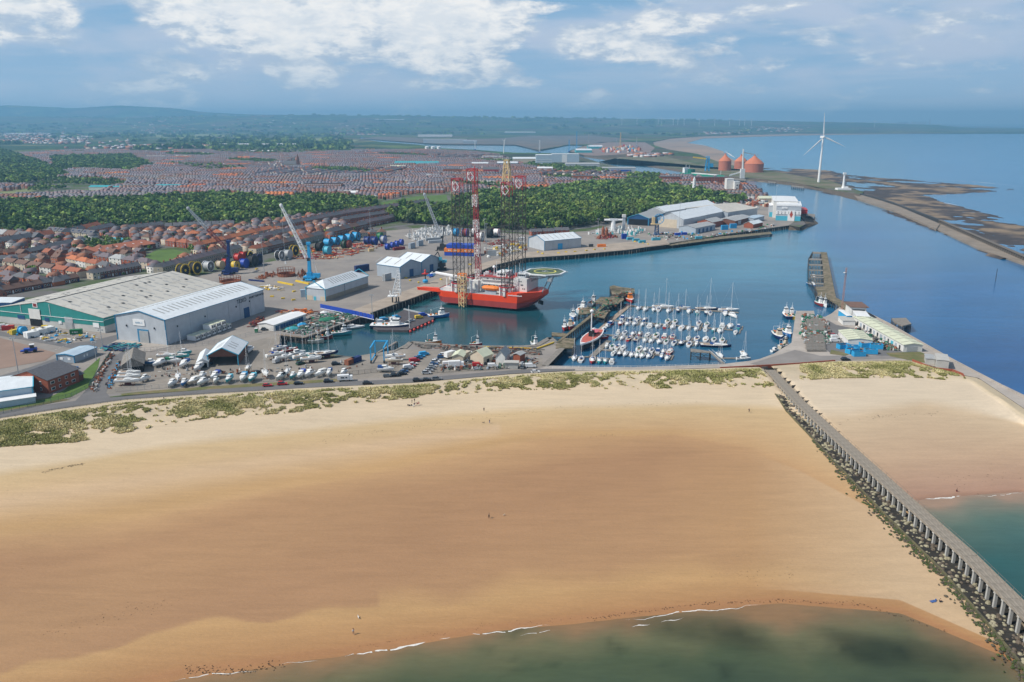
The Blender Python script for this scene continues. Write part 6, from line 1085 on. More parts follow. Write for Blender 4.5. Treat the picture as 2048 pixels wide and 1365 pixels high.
def plank_walk(mb,pts,w,z=.45,h=.5,s5=True):
 P=[G(*(Z5(*q)if s5 else q),z)for q in pts]
 for a,b in zip(P,P[1:]):
  c=(a+b)/2;d=b-a;mb.box((c.x,c.y,z-h),(d.length+.3,w,h),math.atan2(d.y,d.x))
fing=PFG
for nm,pts,w,lb in(('floating_pontoon',[(800,370),(1300,395),(1930,435)],2.4,'farthest floating pontoon of the marina'),('floating_pontoon',[(640,515),(1870,613)],2.4,'second floating pontoon of the marina'),('floating_pontoon',[(510,660),(1300,718),(1845,776)],2.4,'third floating pontoon of the marina'),('floating_pontoon',[(540,815),(1245,880)],2.2,'nearest long floating pontoon of the marina'),('floating_pontoon',[(190,893),(400,888),(660,915)],1.8,'short low pontoon closest to the road'),('floating_walkway',[(470,650),(800,368),(880,372)],3.4,'brown diagonal walkway linking the marina pontoons'),('floating_walkway',[(425,890),(600,722)],3.2,'grey diagonal walkway beside the old ship'),('floating_walkway',[(1750,903),(2048,903)],1.8,'narrow lone pontoon at the right end of the marina')):
 mb=MB();plank_walk(mb,pts,w);t=thing(nm,lb,'pontoon',G(*Z5(*pts[0]),0)*0,0);obj('walking_deck',mb,m('deck_plank' if 'diagonal' in lb and 'brown' in lb else 'timber_grey'),t);mb=MB()
 P=[G(*Z5(*q),.4)for q in pts]
 for a,b in zip(P,P[1:]):
  nn=int((b-a).length/22)
  for k in range(1,nn):q=a.lerp(b,k/nn);mb.tube((q.x,q.y+1.6,-2),(q.x,q.y+1.6,3.6),.22,6)
 if mb.v:obj('guide_pile',mb,m('dark_steel'),t,kind='stuff')
o=obj('finger_pontoon',fing,m('timber_grey'));setp(o,'short finger berths branching off the marina pontoons','pontoon')
# ----------------------------------------------------------
def VP(bx,by,tx,ty,z=4.):
 Y=G(bx,by,z).y;u=(tx-1024)/F;v=(682.5-ty)/F;s=Y/(CT+v*ST);return Vector((u*s,Y,HC+(-ST+v*CT)*s))
def pier(name,label,decks,mt='timber_grey',pile_sp=4.5,brace=True,cat='pier',zb=-2.,pr=.28):
 t=thing(name,label,cat)
 for poly,z,th in decks:
  P=[G(x,y,z)for x,y in poly];mb=MB().prism([(p.x,p.y)for p in P],z-th,z);obj('deck',mb,m(mt),t);mp=MB();mb2=MB();k=0;n=len(P);cen=sum(P,Vector())/n
  for i in range(n):
   a,b=P[i],P[(i+1)%n];nn=max(1,int((b-a).length/pile_sp))
   for j in range(nn):
    q=a.lerp(b,j/nn);q2=a.lerp(b,(j+1)/nn);q=q+(cen-q).normalized()*.3;q2=q2+(cen-q2).normalized()*.3
    obj('pile',pile_mesh(round(z-zb,1),pr),None,t,(q.x,q.y,zb))if k<60 else mp.tube((q.x,q.y,zb),(q.x,q.y,z),pr,5);k+=1
    if brace:mb2.tube((q.x,q.y,.4),(q2.x,q2.y,z-th),.1,3);mb2.tube((q.x,q.y,z*.45),(q2.x,q2.y,z*.45),.1,3)
  if mb2.v:obj('bracing',mb2,m('dark_steel'),t)
  if mp.v:obj('pile_row',mp,m('dark_steel'),t,kind='stuff')
 return t
PM={}
def pile_mesh(h,r,mt='dark_steel'):
 if(h,r,mt)not in PM:PM[(h,r,mt)]=MB().tube((0,0,0),(0,0,h),r,6,cap=False).mesh('pile',m(mt))
 return PM[(h,r,mt)]
Z7=lambda L_:[Z5(x,y)for x,y in L_]
pier('timber_pier','old weedy timber pier with several decks between the harbour and the marina',[(Z7([(60,742),(90,742),(770,212),(735,205)]),4.6,.6),(Z7([(612,170),(650,158),(735,178),(866,192),(866,232),(760,262),(640,262)]),4.5,.7),(Z7([(462,322),(520,276),(757,290),(752,310),(690,350),(560,362)]),4.5,.7),(Z7([(440,470),(500,425),(610,410),(560,490)]),4.4,.6),(Z7([(300,400),(400,380),(470,400),(400,450),(290,460)]),4.3,.5),(Z7([(60,760),(150,700),(262,700),(232,800),(60,800)]),4.4,.6),(Z7([(18,640),(165,650),(150,680),(20,672)]),4.2,.5)],'weedy_deck')
pier('timber_pier','low landing stage under the stair ramp at the right of the marina',[(Z7([(1440,805),(1650,835),(1640,850),(1440,838)]),4.6,.4)],'timber_grey')
t=thing('access_ramp','sloping gangway from the stair platform down to the road wall','gangway');a,b=G(*Z5(1640,835),4.6),G(*Z5(1780,960),4.2);mb=MB();n=(b-a).cross(Vector((0,0,1))).normalized()*.9;mb.add([a-n,a+n,b+n,b-n,a-n-Vector((0,0,.2)),a+n-Vector((0,0,.2)),b+n-Vector((0,0,.2)),b-n-Vector((0,0,.2))],[(0,1,2,3),(4,7,6,5),(0,4,5,1),(1,5,6,2),(2,6,7,3),(3,7,4,0)]);obj('ramp',mb,m('timber_grey'),t);mb=MB();[mb.tube(a+n*s+Vector((0,0,1)),b+n*s+Vector((0,0,1)),.06)for s in(-1,1)];obj('handrail',mb,m('white_gloss'),t)
Z8=lambda L_:[(1500+x/5.12,480+y/5.12)for x,y in L_]
t=pier('breakwater','long timber and concrete breakwater running out from the fish quay',[(Z8([(725,125),(785,128),(820,300),(880,590),(1000,655),(1180,745),(1150,770),(960,700),(790,590),(690,560),(670,490),(760,480),(745,260)]),5.0,1.0)],'weedy_deck',5.)
for k,(y0,y1,x0)in enumerate(((122,140,640),(190,206,598),(248,262,600),(304,314,602),(355,366,615),(378,386,620),(440,452,668),(484,500,672))):
 P=[G(x,y,4.9)for x,y in Z8([(x0,y0),(752,y0+4),(756,y1+4),(x0,y1)])];obj('platform',MB().prism([(p.x,p.y)for p in P],4.4,4.9),m('timber_grey'),t);mb=MB();a,b=P[0],P[1]
 for j in range(6):q,q2=P[3].lerp(P[2],j/5),P[3].lerp(P[2],min(1,(j+1)/5));mb.tube((q.x,q.y,-2),(q.x,q.y,4.5),.3,5);mb.tube((q.x,q.y,.3),(q2.x,q2.y,4.3),.16,3);mb.tube((q2.x,q2.y,.3),(q.x,q.y,4.3),.16,3)
 obj('trestle',mb,m('timber_grey'),t)
mb=MB();P=[G(x,y,5)for x,y in Z8([(640,125),(598,200),(600,400),(668,500),(690,560)])]
for a,b in zip(P,P[1:]):mb.tube(a,b,.35);[mb.tube((a.lerp(b,j/7).x,a.lerp(b,j/7).y,-2),(a.lerp(b,j/7).x,a.lerp(b,j/7).y,5.),.28,5)for j in range(7)]
obj('outer_trestle',mb,m('dark_steel'),t)
pier('dolphin','broken timber berthing platform standing alone in the channel',[([(1783,637),(1812,636),(1823,648),(1806,652),(1790,645)],5.,.8)],'timber_grey',3.,cat='platform');pier('jetty','little timber jetty at the red store beyond the point',[([(1612,427),(1630,429),(1630,434),(1612,432)],4.5,.8)],'timber_grey',4.)
for k,P in enumerate(([(1583,371),(1608,374),(1608,376),(1583,373)],[(1536,363),(1552,364.5),(1552,366),(1536,365)],[(1468,357),(1492,359),(1492,361.5),(1468,359.5)])):pier('berthing_jetty',('dark piled jetty across the river nearest the turbine','small dark piled jetty across the river','dark piled jetty beneath the silo loader')[k],[(P,4.,1.)],'timber_grey',6.,pr=.5,brace=False)
t=thing('piled_quay','long dark quay face on closely spaced pale timber piles','quay');E_=[(740,627),(855,586),(990,531),(1050,517),(1144,511),(1253,501),(1361,484),(1470,467),(1578,452)];P=[G(x,y,4.)for x,y in E_];k=0
for a,b in zip(P,P[1:]):
 n=(b-a).cross(Vector((0,0,1))).normalized()*.45;nn=int((b-a).length/3.6);
 for j in range(nn):q=a.lerp(b,j/nn)+n;obj('pile',pile_mesh(5.6,.3,'timber_grey')if j%3 else pile_mesh(5.6,.34),None,t,(q.x,q.y,-2))
 mb=MB().tube(a+n*.6+Vector((0,0,.1)),b+n*.6+Vector((0,0,.1)),.3);obj('capping_beam',mb,m('timber_grey'),t)
pier('jetty','long low timber jetty running in front of the terminal quay',[([(1322,491),(1345,485.5),(1440,473.5),(1541,464),(1544,468),(1440,478.5),(1345,491)],3.2,.6)],'weedy_deck',4.,brace=False)
t=thing('net_deck_edge','dark piled timber face below the fishing gear deck','quay');P=[G(x,y,4.1)for x,y in((557,669),(610,675),(719,635),(744,634))]
for a,b in zip(P,P[1:]):
 n=(b-a).cross(Vector((0,0,1))).normalized()*.4;nn=int((b-a).length/2.6)
 for j in range(nn):q=a.lerp(b,j/nn)+n;obj('pile',pile_mesh(5.6,.3,'timber_grey' if j%4==0 else 'dark_steel'),None,t,(q.x,q.y,-2))
 obj('capping_beam',MB().tube(a+n,b+n,.4),m('deck_plank'),t)
t=thing('yard_wharf','timber wharf strip with a yellow rail along the inner yard','quay');P=[G(x,y,4.2)for x,y in((808,697),(822,684.5),(916,692.5),(1039,694.5),(1074,691),(1100,676),(1124,697),(1090,732))]
for i,(a,b)in enumerate(zip(P,P[1:])):
 n=(b-a).cross(Vector((0,0,1))).normalized();nn=max(1,int((b-a).length/3.));c=(a+b)/2-n*-2.2 if False else(a+b)/2;dd=b-a
 for j in range(nn):q=a.lerp(b,j/nn);obj('pile',pile_mesh(5.6,.3),None,t,(q.x,q.y,-1.6))
 obj('plank_strip',MB().box((c.x,c.y,4.15),(dd.length,3.2,.22),math.atan2(dd.y,dd.x)),m('timber_grey'),t)
a,b,c=G(968,694,4.6),G(1072,698,4.6),G(1108,685,4.6);obj('yellow_rail',MB().tube(a,b,.45).tube(b,c,.45),m('yellow_paint'),t);
def clutter(name,label,poly,n,sz,mts,z=4.15,hgt=(.4,1.6),longs=.3,seed=1,cat=None,rz=None,kind='stuff'):
 rr=random.Random(seed);P=[G(x,y,z)for x,y in poly];xs=[p.x for p in P];ys=[p.y for p in P];pl=[(p.x,p.y)for p in P];mb=MB();k=0
 while k<n:
  X,Y=rr.uniform(min(xs),max(xs)),rr.uniform(min(ys),max(ys))
  if not inpoly(X,Y,pl):continue
  k+=1;a=rr.uniform(0,3.1)if rz is None else rz+rr.choice((0,0,1.57))+rr.uniform(-.1,.1);s=rr.uniform(*sz);mi=rr.randrange(len(mts))
  if rr.random()<longs:mb.box((X,Y,z+rr.uniform(0,.8)),(s*3.2,s*.35,rr.uniform(.15,.5)),a,mi)
  elif rr.random()<.5:mb.lathe([(s*.6,0),(s*.55,s*.35),(s*.25,rr.uniform(*hgt)*.8),(.03,rr.uniform(*hgt))],7,(X,Y,z),mi)
  else:mb.box((X,Y,z),(s,s*rr.uniform(.5,1),rr.uniform(*hgt)),a,mi)
 return setp(obj(name,mb,[m(q)for q in mts]),label,None,None,kind)
clutter('fishing_gear','heaps of nets, pots, floats and covers crowding the deck above the basin',[(562,664),(610,671),(716,635),(690,626),(640,628),(600,648)],420,(.6,2.),['green_net','sage_net','timber_grey','galvanised','sage_net','timber_grey','dark_steel','rust','sage_net','white_render'],seed=2,longs=.3,hgt=(.3,1.2))
for(x,y),s,mt_,lb in(((584,660),4.8,'hull_teal','turquoise covered heap on the net deck'),((655,641),6.,'green_net','big green heap of netting on the net deck'),((604,652),3.4,'sky_blue_paint','blue sheeted pile on the net deck'),((648,628),3.,'white_gloss','white covered boat hull on the net deck')):
 rr=random.Random(x);mb=MB();mb.loft([[(q,w*s*math.cos(a_)*(1+rr.uniform(-.1,.1)),h*math.sin(a_))for a_ in(0,.6,1.2,1.57,2,2.6,3.14)]for q,w,h in((-s,.2,.3),(-s*.6,.5,1.5),(0,.6,2.),(s*.6,.5,1.6),(s,.2,.4))],closed=True);setp(obj('covered_heap',mb,m(mt_),None,G(x,y,4.1),.5),lb,'heap')
clutter('fishing_gear','nets and planks lying on the decks of the timber pier',Z7([(470,330),(740,215),(860,190),(860,225),(750,300),(560,480),(440,470),(300,440)]),90,(.5,1.4),['sage_net','timber_grey','green_net','rust','timber_grey'],z=4.6,hgt=(.3,1.),seed=44)
clutter('timber_debris','grey timbers and old frames lying behind the yard wharf',[(830,690),(1080,700),(1085,710),(1000,709),(850,698)],240,(.6,1.6),['timber_grey','dark_steel','rust','timber_grey'],seed=4,longs=.7,rz=.0)
clutter('yard_scrap','scrap, tyres and boat gear lining the lane fence',[(180,785),(197,745),(218,712),(228,706),(222,722),(206,750),(192,786)],150,(.5,1.3),['rust','dark_steel','timber_grey','rust','white_render'],seed=5)
clutter('yard_scrap','scrap and stored gear along the boatyard gate fence',[(208,778),(228,740),(240,722),(246,726),(236,745),(222,778)],90,(.4,1.2),['rust','dark_steel','timber_grey','sky_blue_paint'],seed=6)
clutter('yard_scrap','mixed boatyard gear between the laid up boats',[(300,728),(380,715),(410,742),(540,738),(700,722),(740,735),(690,748),(540,748),(310,760)],150,(.4,1.),['timber_grey','dark_steel','white_render','rust','galvanised'],seed=7)
clutter('yard_scrap','bins, crates and drums crowding the yard huts',[(880,735),(930,715),(1070,716),(1075,732),(1020,738),(880,744)],260,(.6,1.7),['timber_grey','timber_grey','white_render','rust','galvanised','sage_net','dark_steel','slate_grey_cladding'],seed=8,longs=.15)
clutter('stored_pallets','crates, pipes and pallets beside the dark roads at the teal warehouse',[(10,668),(30,655),(110,660),(200,672),(190,682),(125,688),(80,680)],110,(.8,1.8),['white_gloss','yellow_paint','dark_steel','galvanised','sky_blue_paint'],seed=9)
clutter('steel_stillages','flat rows of teal steel frames on the pale apron',[(195,700),(235,686),(285,692),(250,704)],110,(1.,2.),['hull_teal','dark_steel','navy_paint'],hgt=(.3,.6),longs=.6,seed=10,rz=U_)
clutter('steel_parts','dark machine parts stored beside the long grey shed',[(497,650),(523,634),(528,640),(505,655)],70,(.8,2.),['dark_steel','rust','maroon_paint'],seed=11)
clutter('steel_parts','rusty red steelwork near the net deck',[(552,625),(610,618),(640,628),(600,634)],60,(.8,2.),['rust','orange_paint','maroon_paint'],seed=12,longs=.6)
clutter('reel_cradles','red and yellow steel reel cradles laid out on the port yard',[(568,508),(620,495),(700,490),(745,484),(775,492),(740,500),(690,515),(650,520),(575,518)],330,(1.,2.6),['red_paint','maroon_paint','red_paint','orange_paint','crane_cream','rust'],hgt=(.5,1.6),longs=.75,seed=13,rz=.3)
clutter('white_steelwork','jumble of white steel plough and machinery frames in the port',[(812,472),(850,456),(900,457),(905,470),(860,482),(822,482)],420,(.8,2.),['white_gloss','white_render','galvanised'],hgt=(.8,5.),longs=.62,seed=14)
clutter('deck_equipment','blue and grey deck equipment stored behind the vessel',[(968,500),(1010,490),(1050,485),(1055,500),(1000,515),(975,515)],90,(1.2,3.),['white_render','yellow_paint','galvanised','rust'],hgt=(1.,3.),seed=15)
clutter('rusty_steelwork','brown steel beams lying by the black and white reels',[(968,484),(1015,480),(1040,484),(1010,492),(975,492)],60,(1.,2.4),['rust','maroon_paint'],longs=.8,seed=16)
clutter('white_steelwork','white machinery frames standing behind the terminal boxes',[(1175,470),(1205,462),(1250,455),(1290,462),(1270,474),(1230,470)],190,(1.,2.6),['white_gloss','white_render','galvanised','hull_teal'],hgt=(1.,5.),longs=.4,seed=17)
clutter('rusty_steelwork','red brown bases and anchors on the terminal yard',[(1192,474),(1218,468),(1236,476),(1200,480)],60,(1.,2.6),['rust','maroon_paint'],hgt=(.8,3.),seed=18)
clutter('deck_equipment','mixed crates and machines by the terminal sheds',[(1290,468),(1360,464),(1420,470),(1520,456),(1540,448),(1560,448),(1530,460),(1400,478),(1310,482)],170,(1.,2.4),['galvanised','dark_steel','rust','white_render','sky_blue_paint','green_paint'],seed=19)
clutter('fishing_gear','nets, floats and pots heaped along the fish quay',[(1600,668),(1604,630),(1640,632),(1660,650),(1660,690),(1610,690)],380,(.6,1.8),['green_net','sage_net','galvanised','sage_net','timber_grey','timber_grey','white_render','rust'],seed=20,longs=.1)
clutter('fishing_gear','pots and nets lining the front of the long white stores',[(1712,655),(1728,662),(1800,702),(1775,702),(1735,685),(1705,668)],240,(.5,1.6),['green_net','sage_net','rust','dark_steel','white_render','timber_grey'],seed=21,longs=.1)
for k,(y0,y1)in enumerate(((640,664),(672,704))):
 t=thing('storage_rack',('far','near')[k]+' grid of slatted timber net racks on the fish quay','rack');a_,b_,c_=G(1614 if k==0 else 1611,y0,4.1),G(1648,y0,4.1),G(1614-3*k,y1,4.1);rows=11
 for i in range(rows):
  for j in range(3):
   p=a_+(c_-a_)*((i+.5)/rows)+(b_-a_)*((j+.5)/3);obj('slat_frame',MB().box((0,0,.9),((b_-a_).length/3*.93,2.0,.25)).box((0,-1.4,.2),((b_-a_).length/3*.93,.3,.9))if(i,j)==(0,0)else SLM,m('timber_grey')if(i,j)==(0,0)else None,t,p)
   if(i,j)==(0,0):SLM=COL.objects[-1].data
t=thing('flood_wall','bright blue panelled wall behind the net deck','wall');a,b=G(641,617.5,4.1),G(712,632,4.1);c=G(748,640.5,4.1);n1_=int((b-a).length/3.);pm=MB().box((0,0,0),(2.9,.35,3.1)).mesh('panel',m('royal_blue_paint'));
for p,q in((a,b),(b,c)):
 d=q-p;nn=int(d.length/3.);[obj('panel',pm,None,t,p+d*((i+.5)/nn),math.atan2(d.y,d.x))for i in range(nn)]
 obj('stripe',MB().box(((p.x+q.x)/2,(p.y+q.y)/2-.22,4.25),(d.length,.05,.35),math.atan2(d.y,d.x)),m('white_gloss'),t)
t=thing('floating_pontoon','broad dark floating pontoon with cars and red fenders','pontoon');P=[G(x,y,1.4)for x,y in((742,652),(808,620),(867,633),(868,638),(816,661),(755,660))];obj('deck',MB().prism([(p.x,p.y)for p in P],-.3,1.4),mat('pontoon_deck',(.085,.075,.08),.9),t);mb=MB()
for k in range(7):q=P[4].lerp(P[3],(k+.3)/7);fm=obj('fender',MB().lathe([(.1,0),(.8,.5),(.9,1.2),(.5,1.8),(.1,2.)],8),m('red_paint'),t,(q.x+.9,q.y-1.,-.3))
obj('light_mast',MB().tube((0,0,0),(0,0,14),.22,6,.12).box((0,0,10.5),(1.2,.3,.3)),m('white_gloss'),t,G(819,656,1.4));pg=G(808,619,1.6);pg2=G(866,632,1.6);obj('access_bridge',MB().tube(pg,pg2,.7),m('galvanised'),t)
def polyl(pts,z):return[G(x,y,z)for x,y in pts]
def resample(P,step):
 out=[P[0]];acc=0
 for a,b in zip(P,P[1:]):
  L=(b-a).length;d=step-acc
  while d<=L:out.append(a.lerp(b,d/L));d+=step
  acc=L-(d-step)
 return out
GL=polyl([(1535,742),(1588,801),(1705,905),(1808,1002),(1910,1096),(2019,1211),(2100,1298),(2250,1450)],6.0);GR=polyl([(1545,738),(1617,814),(1734,926),(1850,1026),(1965,1126),(2048,1202),(2150,1300),(2330,1480)],6.0)
cl=resample([(a+b)/2 for a,b in zip(GL,GR)],3.4);t=thing('groyne_walkway','long raised walkway on a row of pale columns crossing the beach','pier');WN=4.6
DS=MB().box((0,0,-.5),(3.34,WN,.5)).box((0,WN/2-.12,0),(3.34,.24,.2)).box((0,-WN/2+.12,0),(3.34,.24,.2)).mesh('deck_slab',mat('walkway_planks',(.27,.235,.19),.9,var=.5,sc=.8,grime=.7,stretch=(.3,2.2,1)));CM_={}
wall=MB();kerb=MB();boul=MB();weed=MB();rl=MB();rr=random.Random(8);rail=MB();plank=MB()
for i,(a,b)in enumerate(zip(cl,cl[1:])):
 d=(b-a).normalized();L_=Vector((d.y,-d.x,0));L_=-L_ if L_.x>0 else L_;c=(a+b)/2;an=math.atan2(d.y,d.x);q=c+L_*(WN/2+3.);gz=float(BV[((BV[:,0]-q.x)**2+(BV[:,1]-q.y)**2).argmin(),2])+.15;gz=max(gz,-.6)
 obj('deck_slab',DS,None,t,(c.x,c.y,6.),an)
 h=round(5.55-gz,1);
 if h>.5:
  if h not in CM_:CM_[h]=MB().box((0,0,0),(.62,.75,h)).box((0,-.0,h-.35),(.85,1.1,.35)).mesh('column',m('pale_concrete_block'))
  q=a+L_*(WN/2-.4);obj('column',CM_[h],None,t,(q.x,q.y,gz),an)
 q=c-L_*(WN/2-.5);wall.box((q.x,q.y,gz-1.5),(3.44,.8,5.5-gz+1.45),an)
 if i>8:
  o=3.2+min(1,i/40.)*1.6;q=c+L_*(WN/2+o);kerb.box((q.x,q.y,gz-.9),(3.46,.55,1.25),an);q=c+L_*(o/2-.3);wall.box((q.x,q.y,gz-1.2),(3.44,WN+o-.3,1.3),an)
  for k in range(12):
   s=rr.uniform(.3,.75);q=a+d*rr.uniform(0,4)+L_*rr.uniform(WN/2-1.2,WN/2+o-.4);boul.lathe([(s*.9,-.3),(s,s*.3),(s*.7,s*.75),(.08,s*1.)],6,(q.x,q.y,gz-.1),rr.randrange(2))
  if i>22:
   for k in range(int(8+20*min(1,(i-22)/20))):s=rr.uniform(.15,.6);q=a+d*rr.uniform(0,4)+L_*(WN/2+o+abs(rr.gauss(0,1.6 if i>30 else .7)));weed.lathe([(s,0),(s*.8,.12),(.05,.3)],6,(q.x,q.y,max(-.05,gz-.12)),rr.randrange(2))
 q=a-L_*(WN/2-.15);rail.tube((q.x,q.y,6.1),(q.x,q.y,7.1),.05,4);rail.tube((q.x,q.y,7.05),(b.x-L_.x*(WN/2-.15),b.y-L_.y*(WN/2-.15),7.05),.05,3,cap=False)
obj('shade_dark_wall',wall,mat('painted_shade_black',(.03,.027,.022),.95,var=.5),t);obj('kerb_wall',kerb,mat('weedy_masonry',(.16,.14,.07),.9,var=.5,sc=.4,col2=(.09,.085,.05)),t);obj('boulders',boul,[mat('pale_boulder',(.30,.27,.18),.9,var=.3),ROCKM],t,kind='stuff');obj('handrail',rail,m('timber_grey'),t)  # back wall and floor coloured near-black to stand for shade under the deck
setp(obj('seaweed',weed,[mat('green_weed',(.055,.075,.02),.9,var=.4,sc=1.),mat('brown_weed',(.09,.075,.05),.9,var=.4,sc=1.)]),'green and brown weed beds at the foot of the walkway',kind='stuff')
sp=[(1957,750),(2048,790),(2230,880)];t=thing('spit_wall','pale stone parapet along the channel side of the spit','wall');P=polyl([(1700,609),(1778,649),(1890,713),(1962,751),(2048,796),(2300,935)],4.);mb=MB()
for a,b in zip(P,P[1:]):d=b-a;c=(a+b)/2;mb.box((c.x,c.y,4.),(d.length,.7,.7),math.atan2(d.y,d.x))
obj('parapet',mb,CONC,t)
t=thing('training_wall','long arched wall on piers along the far side of the river mouth','wall');P=resample(polyl([(1880,441),(2048,513),(2330,640)],5.),6.);km=MB().box((0,0,0),(1.4,2.6,5)).mesh('wall_pier',CONCD)
for i,(a,b)in enumerate(zip(P,P[1:])):
 d=b-a;an=math.atan2(d.y,d.x);c=(a+b)/2;
 if i<80:obj('wall_pier',km,None,t,(a.x,a.y,0),an)
 if i==0:tb=MB().box((0,0,0),(6.02,3.4,.8)).mesh('top_beam',CONCD);tw=MB().box((0,1.2,0),(6.02,.6,5)).mesh('back_wall',m('dark_opening'))
 if i<80:obj('top_beam',tb,None,t,(c.x,c.y,5),an);
P=polyl([(1722,388),(1780,404),(1880,441)],4.);mb=MB()
for a,b in zip(P,P[1:]):d=b-a;c=(a+b)/2;mb.box((c.x,c.y,0),(d.length,3,4.8),math.atan2(d.y,d.x))
obj('causeway_wall',mb,m('dark_steel'),t);P=polyl([(1700,384),(1716,398),(1790,422),(1873,458),(1880,448),(1800,414),(1728,390)],2.6);setp(obj('causeway',MB().prism([(p.x,p.y)for p in P],-.5,2.6),mat('causeway_stone',(.24,.20,.16),.95,sc=.05)),kind='structure')
P=polyl([(1873,458),(1955,496),(2048,528),(2330,640),(2330,630),(2048,516),(1880,446)],1.6);setp(obj('causeway',MB().prism([(p.x,p.y)for p in P],-.5,1.6),MATS['causeway_stone']),kind='structure')
def fence(name,label,pts,h,sp,mt,rails=(1.,),r=.05,z=4.1,mesh=None,cat='fence',pr=.07,maxp=280):
 P=polyl(pts,z);R=resample(P,sp);t=thing(name,label,cat);pm_=MB().tube((0,0,0),(0,0,h),pr,4).mesh('post',m(mt))
 for q in R[:maxp]:obj('post',pm_,None,t,q)
 mb=MB()
 for f in rails:
  for a,b in zip(R,R[1:]):mb.tube(a+Vector((0,0,h*f)),b+Vector((0,0,h*f)),r,3,cap=False)
 obj('rail',mb,m(mt),t)
 if mesh:
  mb=MB();st_=.22
  for a,b in zip(P,P[1:]):
   n=int((b-a).length/mesh)
   for j in range(n):q=a.lerp(b,j/n);mb.tube(q,q+Vector((0,0,h*.97)),.035,3,cap=False)
  obj('palings',mb,m(mt),t,kind='stuff')
 return t
fence('railing','white railing along the road above the marina',[(1092,737),(1264,737),(1396,733),(1450,729)],1.3,3.2,'white_gloss',(1.,.55),.06,cat='railing')
fence('palisade_fence','green steel palisade fence around the office lawn',[(-60,842),(60,815),(140,797),(178,778),(205,735),(222,710)],2.2,3.,'sage_net',(.95,.2),.05,mesh=.32)
fence('mesh_fence','grey mesh fence between the laid up boats and the verge',[(232,784),(300,779),(420,770),(600,760),(690,756)],2.,3.,'galvanised',(1.,.05),.04,mesh=.5)
fence('mesh_fence','dark mesh fence beside the car park and road',[(692,752),(780,742),(800,730)],2.,3.,'dark_steel',(1.,.05),.04,mesh=.6)
fence('mesh_fence','grey fence behind the boatyard along the port road',[(232,702),(300,704),(420,690),(540,664),(560,660)],2.2,3.2,'galvanised',(1.,.5),.04,mesh=.6)
fence('post_fence','low wooden post fence between the road and the dunes',[(-60,850),(0,839),(130,819),(250,802),(420,790),(540,783)],1.1,2.6,'timber_grey',(.9,.5),.06)
fence('mesh_fence','yard fence with coloured bins beside the road',[(862,747),(940,742),(1020,738),(1075,735)],2.,3.,'dark_steel',(1.,.05),.04,mesh=.5)
t=thing('sea_wall','low red brick wall along the dune edge of the fish quay road','wall');P=polyl([(1440,737),(1536,732),(1600,728),(1670,722.5)],4.2);mb=MB()
for a,b in zip(P,P[1:]):d=b-a;c=(a+b)/2;mb.box((c.x,c.y,3.2),(d.length,.5,1.6),math.atan2(d.y,d.x))
obj('wall',mb,m('brick_red'),t)
t=thing('sea_wall','curved red brick wall below the blockhouse','wall');P=polyl([(1825,722),(1866,738),(1905,742),(1925,750),(1928,756)],4.4);mb=MB()
for a,b in zip(P,P[1:]):d=b-a;c=(a+b)/2;mb.box((c.x,c.y,3.),(d.length,.5,2.2),math.atan2(d.y,d.x))
obj('wall',mb,m('brick_red'),t)
# ----------------------------------------------------------
def container(x,y,col,label,rz=U_,L=12.,n=1,z=4.1,cat='container',h=2.6,w=2.45,name='container',group=None,ribs=True):
 for k in range(n):
  p=G(x,y,z);t=thing(name,label if n==1 else label+(', bottom one',', top one')[min(k,1)],cat,(p.x,p.y,z+k*(h+.03)),rz,group);mb=MB().box((0,0,0),(L,w,h));obj('body',mb,m(col),t)
  mb=MB()
  for s in(-1,1):
   for i in range(int(L/.9)):mb.box((-L/2+.5+i*.9,s*(w/2+.04),.15),(.45,.08,h-.3))
  for sx_ in(-1,1):
   for s in(-1,1):mb.box((sx_*L/2,s*w/2,0),(.16,.16,h+.02))
  obj('ribs',mb,m(col),t);mb=MB();[mb.box((-L/2-.03,s*w*.25,.15),(.08,w*.46,h-.3))for s in(-1,1)];obj('door',mb,m(col),t)
  mb=MB();[mb.tube((-L/2-.1,s*w*.12,.1),(-L/2-.1,s*w*.12,h-.1),.03,3)for s in(-1,1)];obj('lock_bar',mb,m('galvanised'),t)
 return t
V_=U_-math.pi/2
